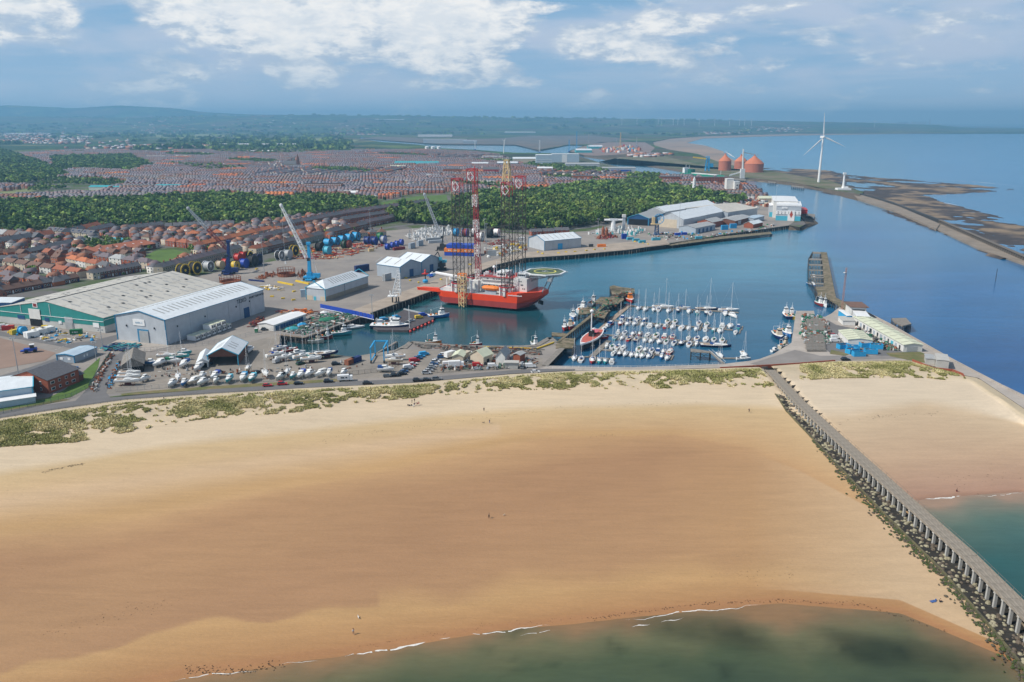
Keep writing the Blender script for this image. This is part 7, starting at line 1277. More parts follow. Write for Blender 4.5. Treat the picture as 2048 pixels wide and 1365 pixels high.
for a_ in((724,543,'navy_paint','navy long container behind the hipped store',U_-.25,13,2),(774,561,'galvanised','grey container of the pair beside the twin store',U_,8,2),(824,497,'slate_grey_cladding','left grey block in the row left of the grey crane',U_,8,2),(840,492,'slate_grey_cladding','right grey block in the row left of the grey crane',U_,8,2),(866,481,'galvanised','long grey block behind the grey crane',U_-.6,16,1),(872,486,'light_grey_cladding','pale long block in front of the long grey block',U_-.6,16,1),(798,500,'maroon_paint','dark red container by the blue drums',U_-.4,12,1),(742,503,'crane_cream','small cream crate among the red cradles',U_-.4,5,1),(984,512,'galvanised','grey green container by the quay edge behind the vessel',.1,8,2),(996,497,'white_render','white container right of the blue and orange module',.1,9,1),(1042,480,'white_gloss','white box unit left of the piled quay store',.1,7,1),(1044,488,'white_render','small white box left of the piled quay store',.1,5,1),(608,594,'steel_blue_roof','pale blue small container at the hipped store corner',.3,4,2),(1355,471,'royal_blue_paint','left royal blue container at the terminal',.2,6,1),(1368,470,'royal_blue_paint','right royal blue container at the terminal',.2,6,1),(1248,478,'royal_blue_paint','dark blue container at the head of the aqua row',.2,5,2),(1260,480,'cyan_paint','first aqua container along the terminal quay',.3,7,1),(1272,483,'cyan_paint','second aqua container along the terminal quay',.3,7,1),(1284,486,'cyan_paint','third aqua container along the terminal quay',.3,7,1),(1312,481,'cyan_paint','aqua machine box beside the blue reel tower',.3,9,1),(1397,478,'cyan_paint','aqua low unit at the terminal quay edge',.2,7,1),(1203,494,'orange_paint','bright orange tank box near the quay store',.1,8,1),(1182,494,'dark_steel','dark skid beside the quay store',.1,4,1),(1449,460,'sky_blue_paint','left pale blue accommodation unit on the terminal',.25,8,2),(1466,457,'sky_blue_paint','right pale blue accommodation unit on the terminal',.25,8,2),(693,728,'sky_blue_paint','unused',0,1,0),(701,728,'rust','red brown container beside the slip',U_,6,1),(712,724,'navy_paint','dark blue container behind the red brown one',U_,6,1)):
 if a_[6]:container(a_[0],a_[1],a_[2],a_[3],a_[4],a_[5],a_[6])
container(153,668,'pale_concrete_block','pale block under the green container',.3,6,1,w=3.);p=G(153,668,4.1);gc=container(153,668,'green_paint','green container raised on a pale block by the warehouse',.3,6,1,z=6.8);letter(gc,(-.4,-1.36,1.),3.,8,.6,'white_gloss')
for i,(x,y)in enumerate(((64,674),(80,669),(95,665))):container(x,y,'white_gloss',f'{ordn(i)} white tented crate from the left in front of the teal warehouse',U_-.1,6.5,1,w=4.6,h=3.2,name='crate',cat='crate')
container(31,668,'yellow_paint','yellow box beside the blue drum at the teal warehouse',U_,5,1);container(17,660,'red_paint','red and white tank box at the left of the teal warehouse yard',.3,6,1);container(90,660,'yellow_paint','yellow drum crate in the warehouse doorway',.3,3,1)
for i in range(7):
 for k in range(2 if 3<=i<6 else 1):
  a,b=G(389,682,4.1),G(462,655,4.1);p=a.lerp(b,(i+.3)/7);t=thing('portable_office',f'white portable office, {ordn(i)} from the near end beside the long shed, {"upper" if k else "lower"} level','portable office',(p.x,p.y,4.1+2.9*k),math.atan2((b-a).y,(b-a).x));obj('body',MB().box((0,1.5,.1),(3.5,6.,2.7)),m('white_gloss'),t);mb=MB()
  for s in(-1,1):mb.box((s*1.75,-1.52,0),(.16,.14,2.9));mb.box((s*.8,-1.54,1.1),(.95,.1,1.1))
  mb.box((0,-1.52,0),(3.5,.14,.15));mb.box((0,-1.52,2.7),(3.5,.14,.15));obj('frame',mb,m('dark_steel'),t);obj('roof',MB().box((0,1.5,2.8),(3.55,6.2,.1)),m('cream_roof_sheet'),t)
RM={}
def reel(x,y,R,w,c1,c2,c3,label,rz=V_+math.pi+.15,group='cable reels in the port',spokes=16,z=4.1):
 k=(R,w,c1,c2,c3,spokes)
 if k not in RM:
  fl=[]
  for s in(-1,1):
   mb=MB();X=s*w/2;n=24
   ring=lambda r,xx:[(xx,r*math.cos(2*math.pi*i/n),R+r*math.sin(2*math.pi*i/n))for i in range(n)]
   o1,o2,i1,i2=ring(R,X-.14),ring(R,X+.14),ring(R*.86,X-.14),ring(R*.86,X+.14);V=o1+o2+i1+i2
   mb.add(V,[(i,(i+1)%n,n+(i+1)%n,n+i)for i in range(n)]+[(n+i,n+(i+1)%n,3*n+(i+1)%n,3*n+i)for i in range(n)]+[(i,2*n+i,2*n+(i+1)%n,(i+1)%n)for i in range(n)])
   q0=.66 if c1=='yellow_paint' else .2;mb.tube((X-.05,0,R),(X+.05,0,R),R*.85,24,mi=1)
   for i in range(spokes):a=2*math.pi*i/spokes;mb.tube((X,R*q0*math.cos(a),R+R*q0*math.sin(a)),(X,R*.9*math.cos(a),R+R*.9*math.sin(a)),.13,4)
   mb.tube((X-.2,0,R),(X+.2,0,R),R*.2,10);fl.append(mb.mesh('flange',[m(c1),m('black_rubber' if c1 in('yellow_paint','white_gloss')else c2)]))
  dr=MB().tube((-w/2+.16,0,R),(w/2-.16,0,R),R*.84,24).mesh('drum',m(c2));ft=MB().box((0,-R*.45,0),(w,.5,.8)).box((0,R*.45,0),(w,.5,.8)).mesh('cradle',m(c3));RM[k]=(fl,dr,ft)
 fl,dr,ft=RM[k];t=thing('cable_reel',label,'reel',G(x,y,z),rz,group);[obj('flange',f,None,t)for f in fl];obj('drum',dr,None,t);obj('cradle',ft,None,t);return t
for a_ in((367,554,5.2,5,'yellow_paint','black_rubber','dark_steel','nearest black reel with a toothed yellow rim'),(391,549,5.2,5,'yellow_paint','black_rubber','dark_steel','second black reel with a toothed yellow rim'),(417,543,4.3,5.5,'white_gloss','galvanised','dark_steel','white spoked reel right of the yellow rimmed pair'),(441,538,3.5,4.5,'crane_cream','cream_render','dark_steel','speckled cream reel behind the dark crane'),(452,534,3.6,4,'red_paint','red_paint','dark_steel','red reel partly hidden by the dark crane'),(471,540,3.9,4.5,'dark_steel','yellow_paint','dark_steel','yellow drummed reel right of the dark crane'),(477,524,3.8,4.5,'red_paint','red_paint','dark_steel','left of the two bright red reels'),(487,521,4.,4.5,'red_paint','red_paint','dark_steel','right of the two bright red reels'),(489,536,4.,4.5,'royal_blue_paint','royal_blue_paint','dark_steel','royal blue reel beside the yellow one'),(498,520,4.,4,'yellow_paint','black_rubber','dark_steel','yellow faced reel behind the black pair'),(505,533,4.8,5.5,'dark_steel','black_rubber','dark_steel','large plain black reel near the lamp mast'),(516,530,4.8,4.5,'navy_paint','black_rubber','dark_steel','large dark reel with a navy rim at the lamp mast'),(560,521,4.4,4.5,'white_gloss','black_rubber','galvanised','white spoked reel standing alone on the yard'),(576,518,4.2,5,'galvanised','galvanised','galvanised','grey wrapped drum beside the lone white reel'),(589,513,5.2,3.5,'yellow_paint','black_rubber','yellow_paint','black reel with a yellow toothed rim behind the blue crane'),(655,510,4.2,4.5,'cyan_paint','cyan_paint','dark_steel','pale aqua spoked reel among the red cradles'),(640,503,4.4,5,'black_rubber','black_rubber','dark_steel','black reel left of the pale aqua one'),(656,494,4.2,7,'black_rubber','sky_blue_paint','dark_steel','first blue covered reel of the row by the terrace'),(670,491,4.3,7,'black_rubber','sky_blue_paint','dark_steel','second blue covered reel of the row by the terrace'),(684,488,4.4,7,'black_rubber','sky_blue_paint','dark_steel','third blue covered reel of the row by the terrace'),(698,485,4.6,7,'black_rubber','sky_blue_paint','dark_steel','fourth blue covered reel of the row by the terrace'),(712,482,4.8,6.5,'black_rubber','sky_blue_paint','dark_steel','fifth blue covered reel of the row by the terrace'),(689,497,4.,3,'green_paint','dark_steel','dark_steel','green rimmed reel in front of the blue covered row'),(699,497,4.,1.6,'maroon_paint','rust','dark_steel','narrow dark red reel beside the green one'),(735,489,4.,4,'royal_blue_paint','navy_paint','dark_steel','left royal blue reel of the blue group'),(749,490,4.2,4,'royal_blue_paint','navy_paint','dark_steel','middle royal blue reel of the blue group'),(767,488,4.2,4,'royal_blue_paint','galvanised','dark_steel','right royal blue reel with a grey hub'),(760,481,4.2,4,'green_paint','green_paint','dark_steel','green reel behind the blue group'),(775,500,3.1,2.6,'royal_blue_paint','royal_blue_paint','dark_steel','first small bright blue drum of the slanting row'),(785,497,3.1,2.6,'royal_blue_paint','royal_blue_paint','dark_steel','second small bright blue drum of the slanting row'),(794,494,3.1,2.6,'royal_blue_paint','royal_blue_paint','dark_steel','third small bright blue drum of the slanting row'),(803,491,3.1,2.6,'royal_blue_paint','royal_blue_paint','dark_steel','last small bright blue drum of the slanting row'),(912,473,4.4,4,'sky_blue_paint','sky_blue_paint','dark_steel','pale blue reel left of the red and white mast'),(931,474,4.6,5,'royal_blue_paint','maroon_paint','dark_steel','blue and purple reel behind the vessel legs'),(950,473,4.6,6,'maroon_paint','white_gloss','dark_steel','white drum with dark red rims behind the vessel legs'),(960,483,4.8,6,'black_rubber','white_gloss','dark_steel','white drum with a black face near the lamp posts'),(979,476,5.,5,'black_rubber','black_rubber','dark_steel','tall black faced reel near the lamp posts'),(993,474,4.6,6,'maroon_paint','white_gloss','dark_steel','white and red striped reel at the right of the reels'),(46,669,2.4,2.4,'sky_blue_paint','sky_blue_paint','dark_steel','small sky blue drum left of the white crates')):reel(*a_)
def carousel(x,y,R,h,label):
 t=thing('carousel',label,'carousel',G(x,y,4.1));mb=MB();n=20;mb.lathe([(R,0),(R,h*.38),(R-.3,h*.38),(R-.3,0)],28);obj('basin',mb,m('rust'),t);pm_=MB().tube((0,0,0),(0,0,h),.16,4).mesh('post',m('rust'))
 for i in range(n):a=2*math.pi*i/n;obj('post',pm_,None,t,(R*math.cos(a),R*math.sin(a),0))
 obj('ring',MB().ring((0,0,h),R,.18,n=28).ring((0,0,h*.62),R,.12,n=28),m('rust'),t)
carousel(573,552,6.8,6.,'rusty round steel basket beside the blue crane');carousel(461,566,7.6,4.6,'rusty round steel basket behind the long shed roof')
clutter('steel_trestles','rusty trestle parts spread beside the round baskets',[(510,556),(548,546),(556,552),(520,560)],40,(.8,2.),['rust','rust'],hgt=(.6,2.6),longs=.6,seed=31);clutter('steel_trestles','rusty stanchions right of the round basket',[(592,550),(612,546),(612,552),(596,558)],30,(.4,1.),['rust'],hgt=(1.5,5.),longs=.2,seed=32)
def beam(pts,r,mt,label,name='steel_beam',cat='beam',z=4.6):
 t=obj(name,MB().path([G(x,y,z)for x,y in pts],r,4),m(mt));return setp(t,label,cat)
beam([(556,564),(586,570)],.8,'yellow_paint','yellow box beam lying before the blue crane');beam([(592,562),(618,568)],.9,'yellow_paint','yellow wedge beam beside the hipped store');beam([(498,560),(528,563)],.8,'navy_paint','long dark blue girder lying on the yard')
clutter('lifting_frames','yellow lifting frames around a white cab on the yard',[(524,572),(560,574),(565,582),(530,580)],34,(1.,2.4),['yellow_paint','white_gloss','crane_cream'],longs=.6,seed=33)
YB=MB().box((0,0,0),(2.4,1.,.9)).mesh('ballast_block',m('yellow_paint'))
for i,(x,y)in enumerate(((544,594),(566,598),(587,601),(588,584),(513,539),(820,562),(837,566),(882,560),(812,557),(1117,507),(1132,505),(1150,504),(1173,502),(1189,500),(1209,499),(1286,487),(1296,489),(1076,505),(1085,508),(1270,484),(940,530),(1000,508))):obj('ballast_block',YB,None,None,G(x,y,4.1),i*.3,label=f'yellow concrete block, {ordn(sorted([q for q in (544, 566, 587, 588, 513, 820, 837, 882, 812, 1117, 1132, 1150, 1173, 1189, 1209, 1286, 1296, 1076, 1085, 1270, 940, 1000)]).index(x))} from the left on the port ground',cat='block',group='yellow blocks on the port ground')
def crane(base,mastpx,boom0,boom1,hookpx,cols,label,w=2.4,mw=2.6,hook=True,split=None):
 P0=G(*base,4.1);t=thing('harbour_crane',label,'crane',P0);L=lambda q:Vector(q)-P0;mt_,bt_=cols
 mb=MB().box((0,0,1.3),(9,5,1.6));mb.box((5,0,2.),(6,3.4,3.));mb.box((0,0,.3),(5,12,.9));mb.box((0,0,2.9),(3.8,3.8,3.));obj('carrier',mb,m(mt_),t)
 wm_=MB().tube((0,-.4,.8),(0,.4,.8),.8,10).mesh('wheel',m('black_rubber'))
 for i in range(5):
  for s in(-1,1):obj('wheel',wm_,None,t,(-4+i*2,s*2.6,0))
 om=MB().box((0,0,0),(2.,2.,.5)).mesh('outrigger_pad',m(mt_))
 for s in(-1,1):
  for q in(-1,1):obj('outrigger_pad',om,None,t,(q*4.5,s*6.5,0))
 top=L(VP(*base,*mastpx));mb=MB().tube((0,0,4),top,mw*.62,4,mw*.42);mb.box((top.x,top.y,top.z-.6),(mw,mw,1.8));obj('tower',mb,m(mt_),t);mb=MB().box((mw*.2,-mw,top.z*.55),(2.2,1.6,2.2));obj('cab',mb,m('window_glass'),t)
 a,b=L(VP(*base,*boom0)),L(VP(*base,*boom1));
 if split:c=a.lerp(b,split);obj('boom',MB().truss(a,c,w*.7,w,10,.2,.12,up=(0,1,0)),m('maroon_paint' if mt_=='navy_paint' else bt_),t);obj('boom',MB().truss(c,b,w,w*.5,9,.2,.12,up=(0,1,0)),m(bt_),t)
 else:obj('boom',MB().truss(a,b,w,w*.55,20,.22,.13,up=(0,1,0)),m(bt_),t)
 mb=MB().tube(top,b,.07,3);mb.tube(top+Vector((.3,0,0)),(6,0,4.5),.14,3);mb.tube(top,(5,1,4.5),.1,3);mb.lathe([(1.,-1),(1.3,0),(1.,1),(.1,1.3)],8,b)
 if hook:hp=L(VP(*base,*hookpx));mb.tube((b.x,b.y,b.z),hp,.06,3);mb.box(hp,(1,1,1.6))
 obj('cables',mb,m(bt_ if bt_!='navy_paint' else 'galvanised'),t);return t
crane((620,560),(617,488),(614,516),(562,411),(571,528),('sky_blue_paint','white_gloss'),'tall bright blue harbour crane with a white lattice boom',w=2.6,mw=3.0)
crane((457,548),(457,484),(455,500),(376,417),(381,520),('navy_paint','light_grey_cladding'),'dark navy harbour crane with a half red boom',split=.5,hook=False,mw=3.)
crane((884,500),(888,457),(880,470),(849,389),(0,0),('dark_steel','light_grey_cladding'),'grey crawler crane with a pale lattice jib behind the boxes',w=2.8,mw=1.4,hook=False)
t=thing('material_handler','dark scrap handler with a blue cab on the quay','machine',G(884,540,4.1));obj('tracks',MB().box((0,-2.4,0),(7,1.3,1.5)).box((0,2.4,0),(7,1.3,1.5)),m('black_rubber'),t);obj('body',MB().box((0,0,3),(6,4,3)).box((0,0,1.4),(3,3,1.8)),m('dark_steel'),t);obj('cab',MB().box((-1,-1,8),(2.6,2.2,2.6)).box((2,1,6),(4,3,2)),m('cyan_paint'),t);obj('boom',MB().path([(0,0,6),(-3,-1,15),(-7,-3,10)],.45),m('dark_steel'),t);mb=MB();[mb.path([(-7,-3,10),(-7+2.4*math.cos(a),-3+2.4*math.sin(a),6),(-7+.8*math.cos(a),-3+.8*math.sin(a),3)],.35)for a in(0,1.25,2.5,3.8,5)];obj('grab',mb,m('dark_steel'),t)
clutter('pipe_bundle','bundle of bright blue parts beside the twin store',[(855,552),(868,546),(872,550),(860,556)],20,(1.,2.2),['sky_blue_paint','royal_blue_paint'],longs=.7,seed=36)
t=thing('buoy','blue navigation buoy with a red top standing on the quay','buoy',G(851,567,4.1));obj('float',MB().lathe([(.3,.4),(1.9,.8),(2.1,2.2),(1.2,3.),(.3,3.2)],12),m('sky_blue_paint'),t);obj('tower',MB().tube((0,0,3),(0,0,7.5),.5,6,.3),m('dark_steel'),t);obj('topmark',MB().box((0,0,7),(5,3,.5)).lathe([(1.2,7.4),(.9,8.2),(.4,9.2),(.9,9.8),(.1,10.6)],8),m('red_paint'),t)
b0=G(792,606,4.);t=thing('lattice_tower','white lattice tower on dark piles at the quay edge','tower',b0);tp=VP(792,606,797,547)-b0;bs=VP(792,606,791,590)-b0;mb=MB().truss((bs.x+.6,0,bs.z),(tp.x,0,tp.z),5.4,1.8,7,.28,.18,up=(0,1,0));mb.box((bs.x-1.8,0,bs.z-1),(6.5,5,.5));mb.ring((bs.x-3.6,0,bs.z+1.2),1.6,.2,'x',10);mb.tube((tp.x-.6,0,tp.z),(tp.x-.9,0,tp.z+2),.5);mb.tube((tp.x+.6,0,tp.z),(tp.x+.4,0,tp.z+2),.5);obj('tower',mb,m('white_gloss'),t)
for x,y in((-2.4,1),(0,2),(2.2,-3)):obj('pile',MB().tube((x,y,-6),(x,y,bs.z-.8),.45,8),m('dark_steel'),t)
t=thing('deck_module','large blue and orange steel module behind the vessel','module',G(925,512,4.1),-.18);obj('body',MB().box((-3,5,0),(27,13,3.4)),m('royal_blue_paint'),t);obj('orange_band',MB().box((-3,5,3.4),(27.4,13.4,3.2)),m('orange_paint'),t);obj('upper_body',MB().box((-2,5,6.6),(25,13,3.4)).box((-6,3,10),(8,5,1)),m('royal_blue_paint'),t);letter(t,(-9,-1.82,4.3),8,6,1.2,'white_gloss');letter(t,(5,-1.82,4.3),6,6,1.2,'white_gloss')
t=thing('reel_tower','tall blue tower carrying a big blue wheel at the terminal','machine',G(1313,470,4.1));obj('column',MB().truss((0,0,0),(0,0,11),4,3.2,4,.35,.2).box((0,0,0),(6,5,1.2)),m('navy_cladding'),t);obj('wheel',MB().ring((2,0,17),5.2,.45,'y',20).ring((2,0,17),1.4,.3,'y',10),m('sky_blue_paint'),t);mb=MB();[mb.tube((2,0,17),(2+5.1*math.cos(a*.785),0,17+5.1*math.sin(a*.785)),.2,4)for a in range(8)];obj('spokes',mb,m('sky_blue_paint'),t);obj('platform',MB().box((-2,0,11),(9,5,1)).box((-4,0,12),(3,3,7)),m('crane_cream'),t)
t=thing('tee_tower','white T shaped steel tower at the terminal yard','tower',G(1226,463,4.1));obj('column',MB().tube((0,0,0),(0,0,12),3.2,8,2.2),m('white_gloss'),t);obj('crosshead',MB().box((0,0,12),(9,4,1.8)).tube((-10,0,12.6),(10,0,12.6),1.2,8,1.2),m('white_gloss'),t);t=thing('steel_tower','slim white tower right of the T shaped tower','tower',G(1247,462,4.1));obj('column',MB().box((0,0,0),(3,3,15)),m('light_grey_cladding'),t);obj('top_box',MB().box((0,0,15),(4,4,3)),m('white_render'),t)
for i,(x,y)in enumerate(((1206,472),(1213,474))):setp(obj('pressure_vessel',MB().lathe([(1.8,0),(1.8,7),(1.,8.4),(.6,10)],10),m('rust'),None,G(x,y,4.1)),('left','right')[i]+' upright rust red vessel at the terminal yard','tank')
A_,B_=G(747,719,4.1),G(772,720,4.1);t=thing('boat_hoist','sky blue wheeled boat hoist straddling the slipway','hoist',(A_+B_)/2,0);w2=(B_-A_).length/2;dd=6.5
for s in(-1,1):
 obj('side_frame',MB().tube((s*w2,-dd,.6),(s*w2,-dd,8),.38,4).tube((s*w2,dd,.6),(s*w2,dd,8),.38,4).tube((s*w2,-dd-.5,8),(s*w2,dd+.5,8),.45,4).tube((s*w2,-dd,1.),(s*w2,dd,1.),.35,4),m('sky_blue_paint'),t)
 for q in(-1,1):obj('wheel',MB().tube((s*w2-.3,q*dd,.8),(s*w2+.3,q*dd,.8),.8,10),m('black_rubber'),t)
obj('cross_beam',MB().tube((-w2,dd,8),(w2,dd,8),.45,4),m('sky_blue_paint'),t)
pier('slipway_jetty','left timber finger of the hoist dock',[([(752,706),(756,706),(795,684),(791,683)],4.3,.6)],'timber_grey',4.);pier('slipway_jetty','right timber finger of the hoist dock',[([(775,708),(780,708),(824,685),(820,684)],4.3,.6)],'timber_grey',4.)
def lamp(x,yb,yt,label,z=4.1,mt='galvanised',lights=True):
 p=G(x,yb,z);h=(VP(x,yb,x,yt,z)-p).z;t=thing('lamp_mast',label,'lamp post',p,0,'tall lamp masts');obj('pole',MB().tube((0,0,0),(0,0,h),.24,6,.13),m(mt),t);mb=MB().box((0,0,h),(2.4,.3,.25));[mb.box((q,-.2,h-.5),(.7,.6,.4))for q in(-1,1)];obj('lamp_head',mb,m(mt),t)
for i,(x,a,b)in enumerate(((529,553,472),(741,469,420),(970,500,438),(973,512,448),(1196,466,438),(1358,458,405),(1549,433,372),(37,748,676),(193,722,684),(1235,344,318),(745,640,590),(206,700,660))):lamp(x,a,b,('lamp mast by the black reels and rusty baskets','lamp mast in front of the blue covered reels','taller lamp mast behind the vessel','nearer lamp mast behind the vessel','thin white pole at the wood edge','lamp mast before the cream door of the terminal','thin mast behind the aqua building','pole at the red gravel lot','dark pole beside the blue roofed office','white lamp tower on the river edge','post above the floating pontoon','pole beside the teal steel frames')[i])
t=thing('radio_mast','tall slender red radio mast beside the lookout office','mast',G(1683,626,4.1));h=(VP(1683,626,1683,536)-G(1683,626,4.)).z;obj('lattice',MB().truss((0,0,0),(0,0,h),.9,.7,24,.06,.04),mat('mast_red',(.4,.2,.15),.6),t);obj('dish',MB().lathe([(.1,0),(.8,.2),(.9,.5)],10,(-.8,0,h*.88)),m('white_gloss'),t)
def turbine(x,yb,hubpx,tips,label,r=2.2,name='wind_turbine',group=None,z=4.):
 p=G(x,yb,z)
 if group:p=Vector(((x-1024)/F*12000,12000,0));p.z=hz_(p.x,p.y)-4;H=Vector((0,0,92.))
 t=thing(name,label,'wind turbine',p,0,group);H=H if group else VP(x,yb,*hubpx,z)-p;obj('tower',MB().tube((0,0,0),(H.x,0,H.z),r,16,r*.55),m('white_gloss'),t);obj('nacelle',MB().box((H.x,r*1.6,H.z-r*.7),(r*1.7,r*5,r*1.6)),m('white_gloss'),t);hb=obj('hub',MB().lathe([(.1,-.8*r),(.8*r,-.5*r),(.9*r,.6*r),(.1,1.*r)],10,(H.x,-r*1.4,H.z)),m('white_gloss'),t)
 for q in tips:
  T_=H+Vector((q[0],0,q[1]))if group else VP(x,yb,*q,z)-p;d=(T_-H);Lb=d.length;d.normalize();s=d.cross(Vector((0,1,0)));c0=Vector((H.x,-r*1.4,H.z));mb=MB();secs=[]
  for f,w in((0,.35),(.06,.4),(.2,.95),(.5,.6),(.8,.34),(1,.1)):c=c0+d*(Lb*f);secs.append([tuple(c+s*(w*r*.9)),tuple(c+Vector((0,.22*w*r+.05,0))),tuple(c-s*(w*r*.45)),tuple(c-Vector((0,.22*w*r+.05,0)))])
  obj('blade',mb.loft(secs),m('white_gloss'),t)
 return t
turbine(1637,365,(1646.5,274.5),((1648,225),(1604.5,312),(1689,294)),'tall white wind turbine on the spit beyond the river',2.6)
turbine(1007,307,(1008.5,283),((1012,276),(1004,279),(1009,291)),'small white wind turbine by the estuary dock',2.)
for i,x in enumerate((1236,1265,1306,1313,1335,1344,1356,1385,1415,1444,1463,1473,1486,1699+25)):
 s=(1,1.15,.9,1.,1.05,.6,.6,1,1.05,1.05,1,1,1,.7)[i];a0=i*1.3;hy=250;tips=[(48*s*math.sin(a0+k*2.094),48*s*math.cos(a0+k*2.094))for k in range(3)];turbine(x,251.2,(x,hy),tips,f'tiny white wind turbine on the horizon, {ordn(i)} from the left',3.6,group='wind turbines on the horizon')
t=thing('harbour_beacon','white column beacon on a stepped white base','beacon',G(1686,380,4.));obj('base',MB().box((0,0,0),(24,14,3)).box((3,0,3),(9,8,3)),m('white_gloss'),t);obj('column',MB().tube((0,0,3),(0,0,27),2.2,8,1.5),m('white_gloss'),t);obj('lantern',MB().box((0,0,27),(4.5,4.5,3.4)),m('white_gloss'),t)
for x,y,R,hw,hd_,lb in((1449,341,15.5,23,39,'left orange domed storage silo'),(1481,338,16.5,19,34,'middle orange domed storage silo behind the loader'),(1507,344.5,23,20,39,'right and widest orange domed storage silo')):
 t=thing('silo',lb,'silo',G(x,y,4.1));obj('wall',MB().lathe([(R,0),(R,hw)],32),m('silo_wall'),t);obj('dome',MB().lathe([(R+.5,hw),(R*.8,hw+(hd_-hw)*.3),(R*.3,hw+(hd_-hw)*.75),(2,hd_)],32),m('silo_orange'),t);obj('vent',MB().lathe([(2,hd_),(2,hd_+3),(.2,hd_+4)],8),m('silo_wall'),t)
t=thing('ship_loader','white ship loader tower with a sloping conveyor','conveyor',G(1484,357,4.1));obj('tower',MB().box((0,0,0),(9,8,20)).tube((0,0,20),(-1.5,0,62),2.2,6,1.5),m('white_render'),t);obj('conveyor',MB().tube((-2,0,14),(-28,0,6),1.8,4).tube((-1.5,0,55),(34,8,48),1.,4),m('white_render'),t)
t=thing('dock_crane','deep blue dock machine with a yellow conveyor behind the green ship','crane',G(1414,343,4.1));obj('tower',MB().truss((0,0,0),(0,0,36),9,6,4,1.,.6).box((8,0,10),(12,8,9)),m('sky_blue_paint'),t);obj('conveyor',MB().tube((-2,0,30),(-36,4,34),2.,4),m('yellow_paint'),t)
t=thing('lighthouse','slim white round lighthouse among the riverside houses','lighthouse',G(1387,389,4.1));obj('tower',MB().tube((0,0,0),(0,0,24),3.,16,2.2),m('white_gloss'),t);obj('lantern',MB().lathe([(2.6,24),(2.6,25),(1.6,25.2),(1.6,27),(.2,28.4)],12),m('white_gloss'),t);obj('window',MB().box((0,-2.7,14),(.8,.6,1.2)).box((0,-2.9,8),(.8,.6,1.2)),m('window_glass'),t)
bld('power_station','pale power station block on the distant headland',1838,256,24,60,60,'white_render','grey_roof_sheet');bld('power_station','lower pale plant left of the power station',1805,256,18,45,60,'slate_grey_cladding','grey_roof_sheet');p=G(1858,256.5);setp(obj('chimney',MB().tube((0,0,0),(0,0,210),11,10,8),m('brick_red'),None,p),'tall thin red chimney on the distant headland','chimney')
for i,(x,yb,yt)in enumerate(((1079,306,281),(1138,304,280),(1153,299,263),(1177,299,270),(1233,296,276),(1240,305,266),(1273,293,275),(950,300,283))):
 p=G(x,yb,4.1);h=(VP(x,yb,x,yt,4.1)-p).z;t=thing('dock_crane',f'slim dock crane or mast by the estuary, {ordn(i)} along','crane',p,0,'dock cranes by the estuary');obj('tower',MB().truss((0,0,0),(0,0,h),4.5,2.6,6,.6,.35),m(('white_gloss','sky_blue_paint','sky_blue_paint','galvanised','galvanised','crane_cream','galvanised','white_gloss')[i]),t);obj('base',MB().box((0,0,0),(8,6,3)),m('royal_blue_paint'),t)
clutter('dock_cargo','red, cream and blue cargo heaps around the estuary dock',[(1200,306),(1200,298),(1260,293),(1285,300),(1270,306)],120,(5.,12.),['red_paint','crane_cream','rust','silo_orange','sky_blue_paint','white_render'],hgt=(3,14),seed=41)
for i,x in enumerate((860,872,884)):t=thing('storage_tank',f'{ordn(i)} white storage tank from the left by the estuary','tank',G(x-6,301,4.1));obj('shell',MB().lathe([(9.,0),(9.,15),(5,17),(.3,17.6)],20),m('white_gloss'),t)
clutter('dockside_sheds','low cream and red sheds and boats crowding the riverside',[(1395,404),(1440,396),(1520,398),(1545,412),(1500,420),(1470,418)],150,(3.,8.),['cream_render','brick_red','white_render','grey_roof_sheet','tile_roof_red','slate_roof'],hgt=(2,5),longs=.1,seed=42,rz=.3)
t=thing('channel_marker','thin dark channel marker post standing in the river','marker',G(1991,562,0));obj('post',MB().tube((0,0,-1),(0,0,9.5),.25,6),m('dark_steel'),t)
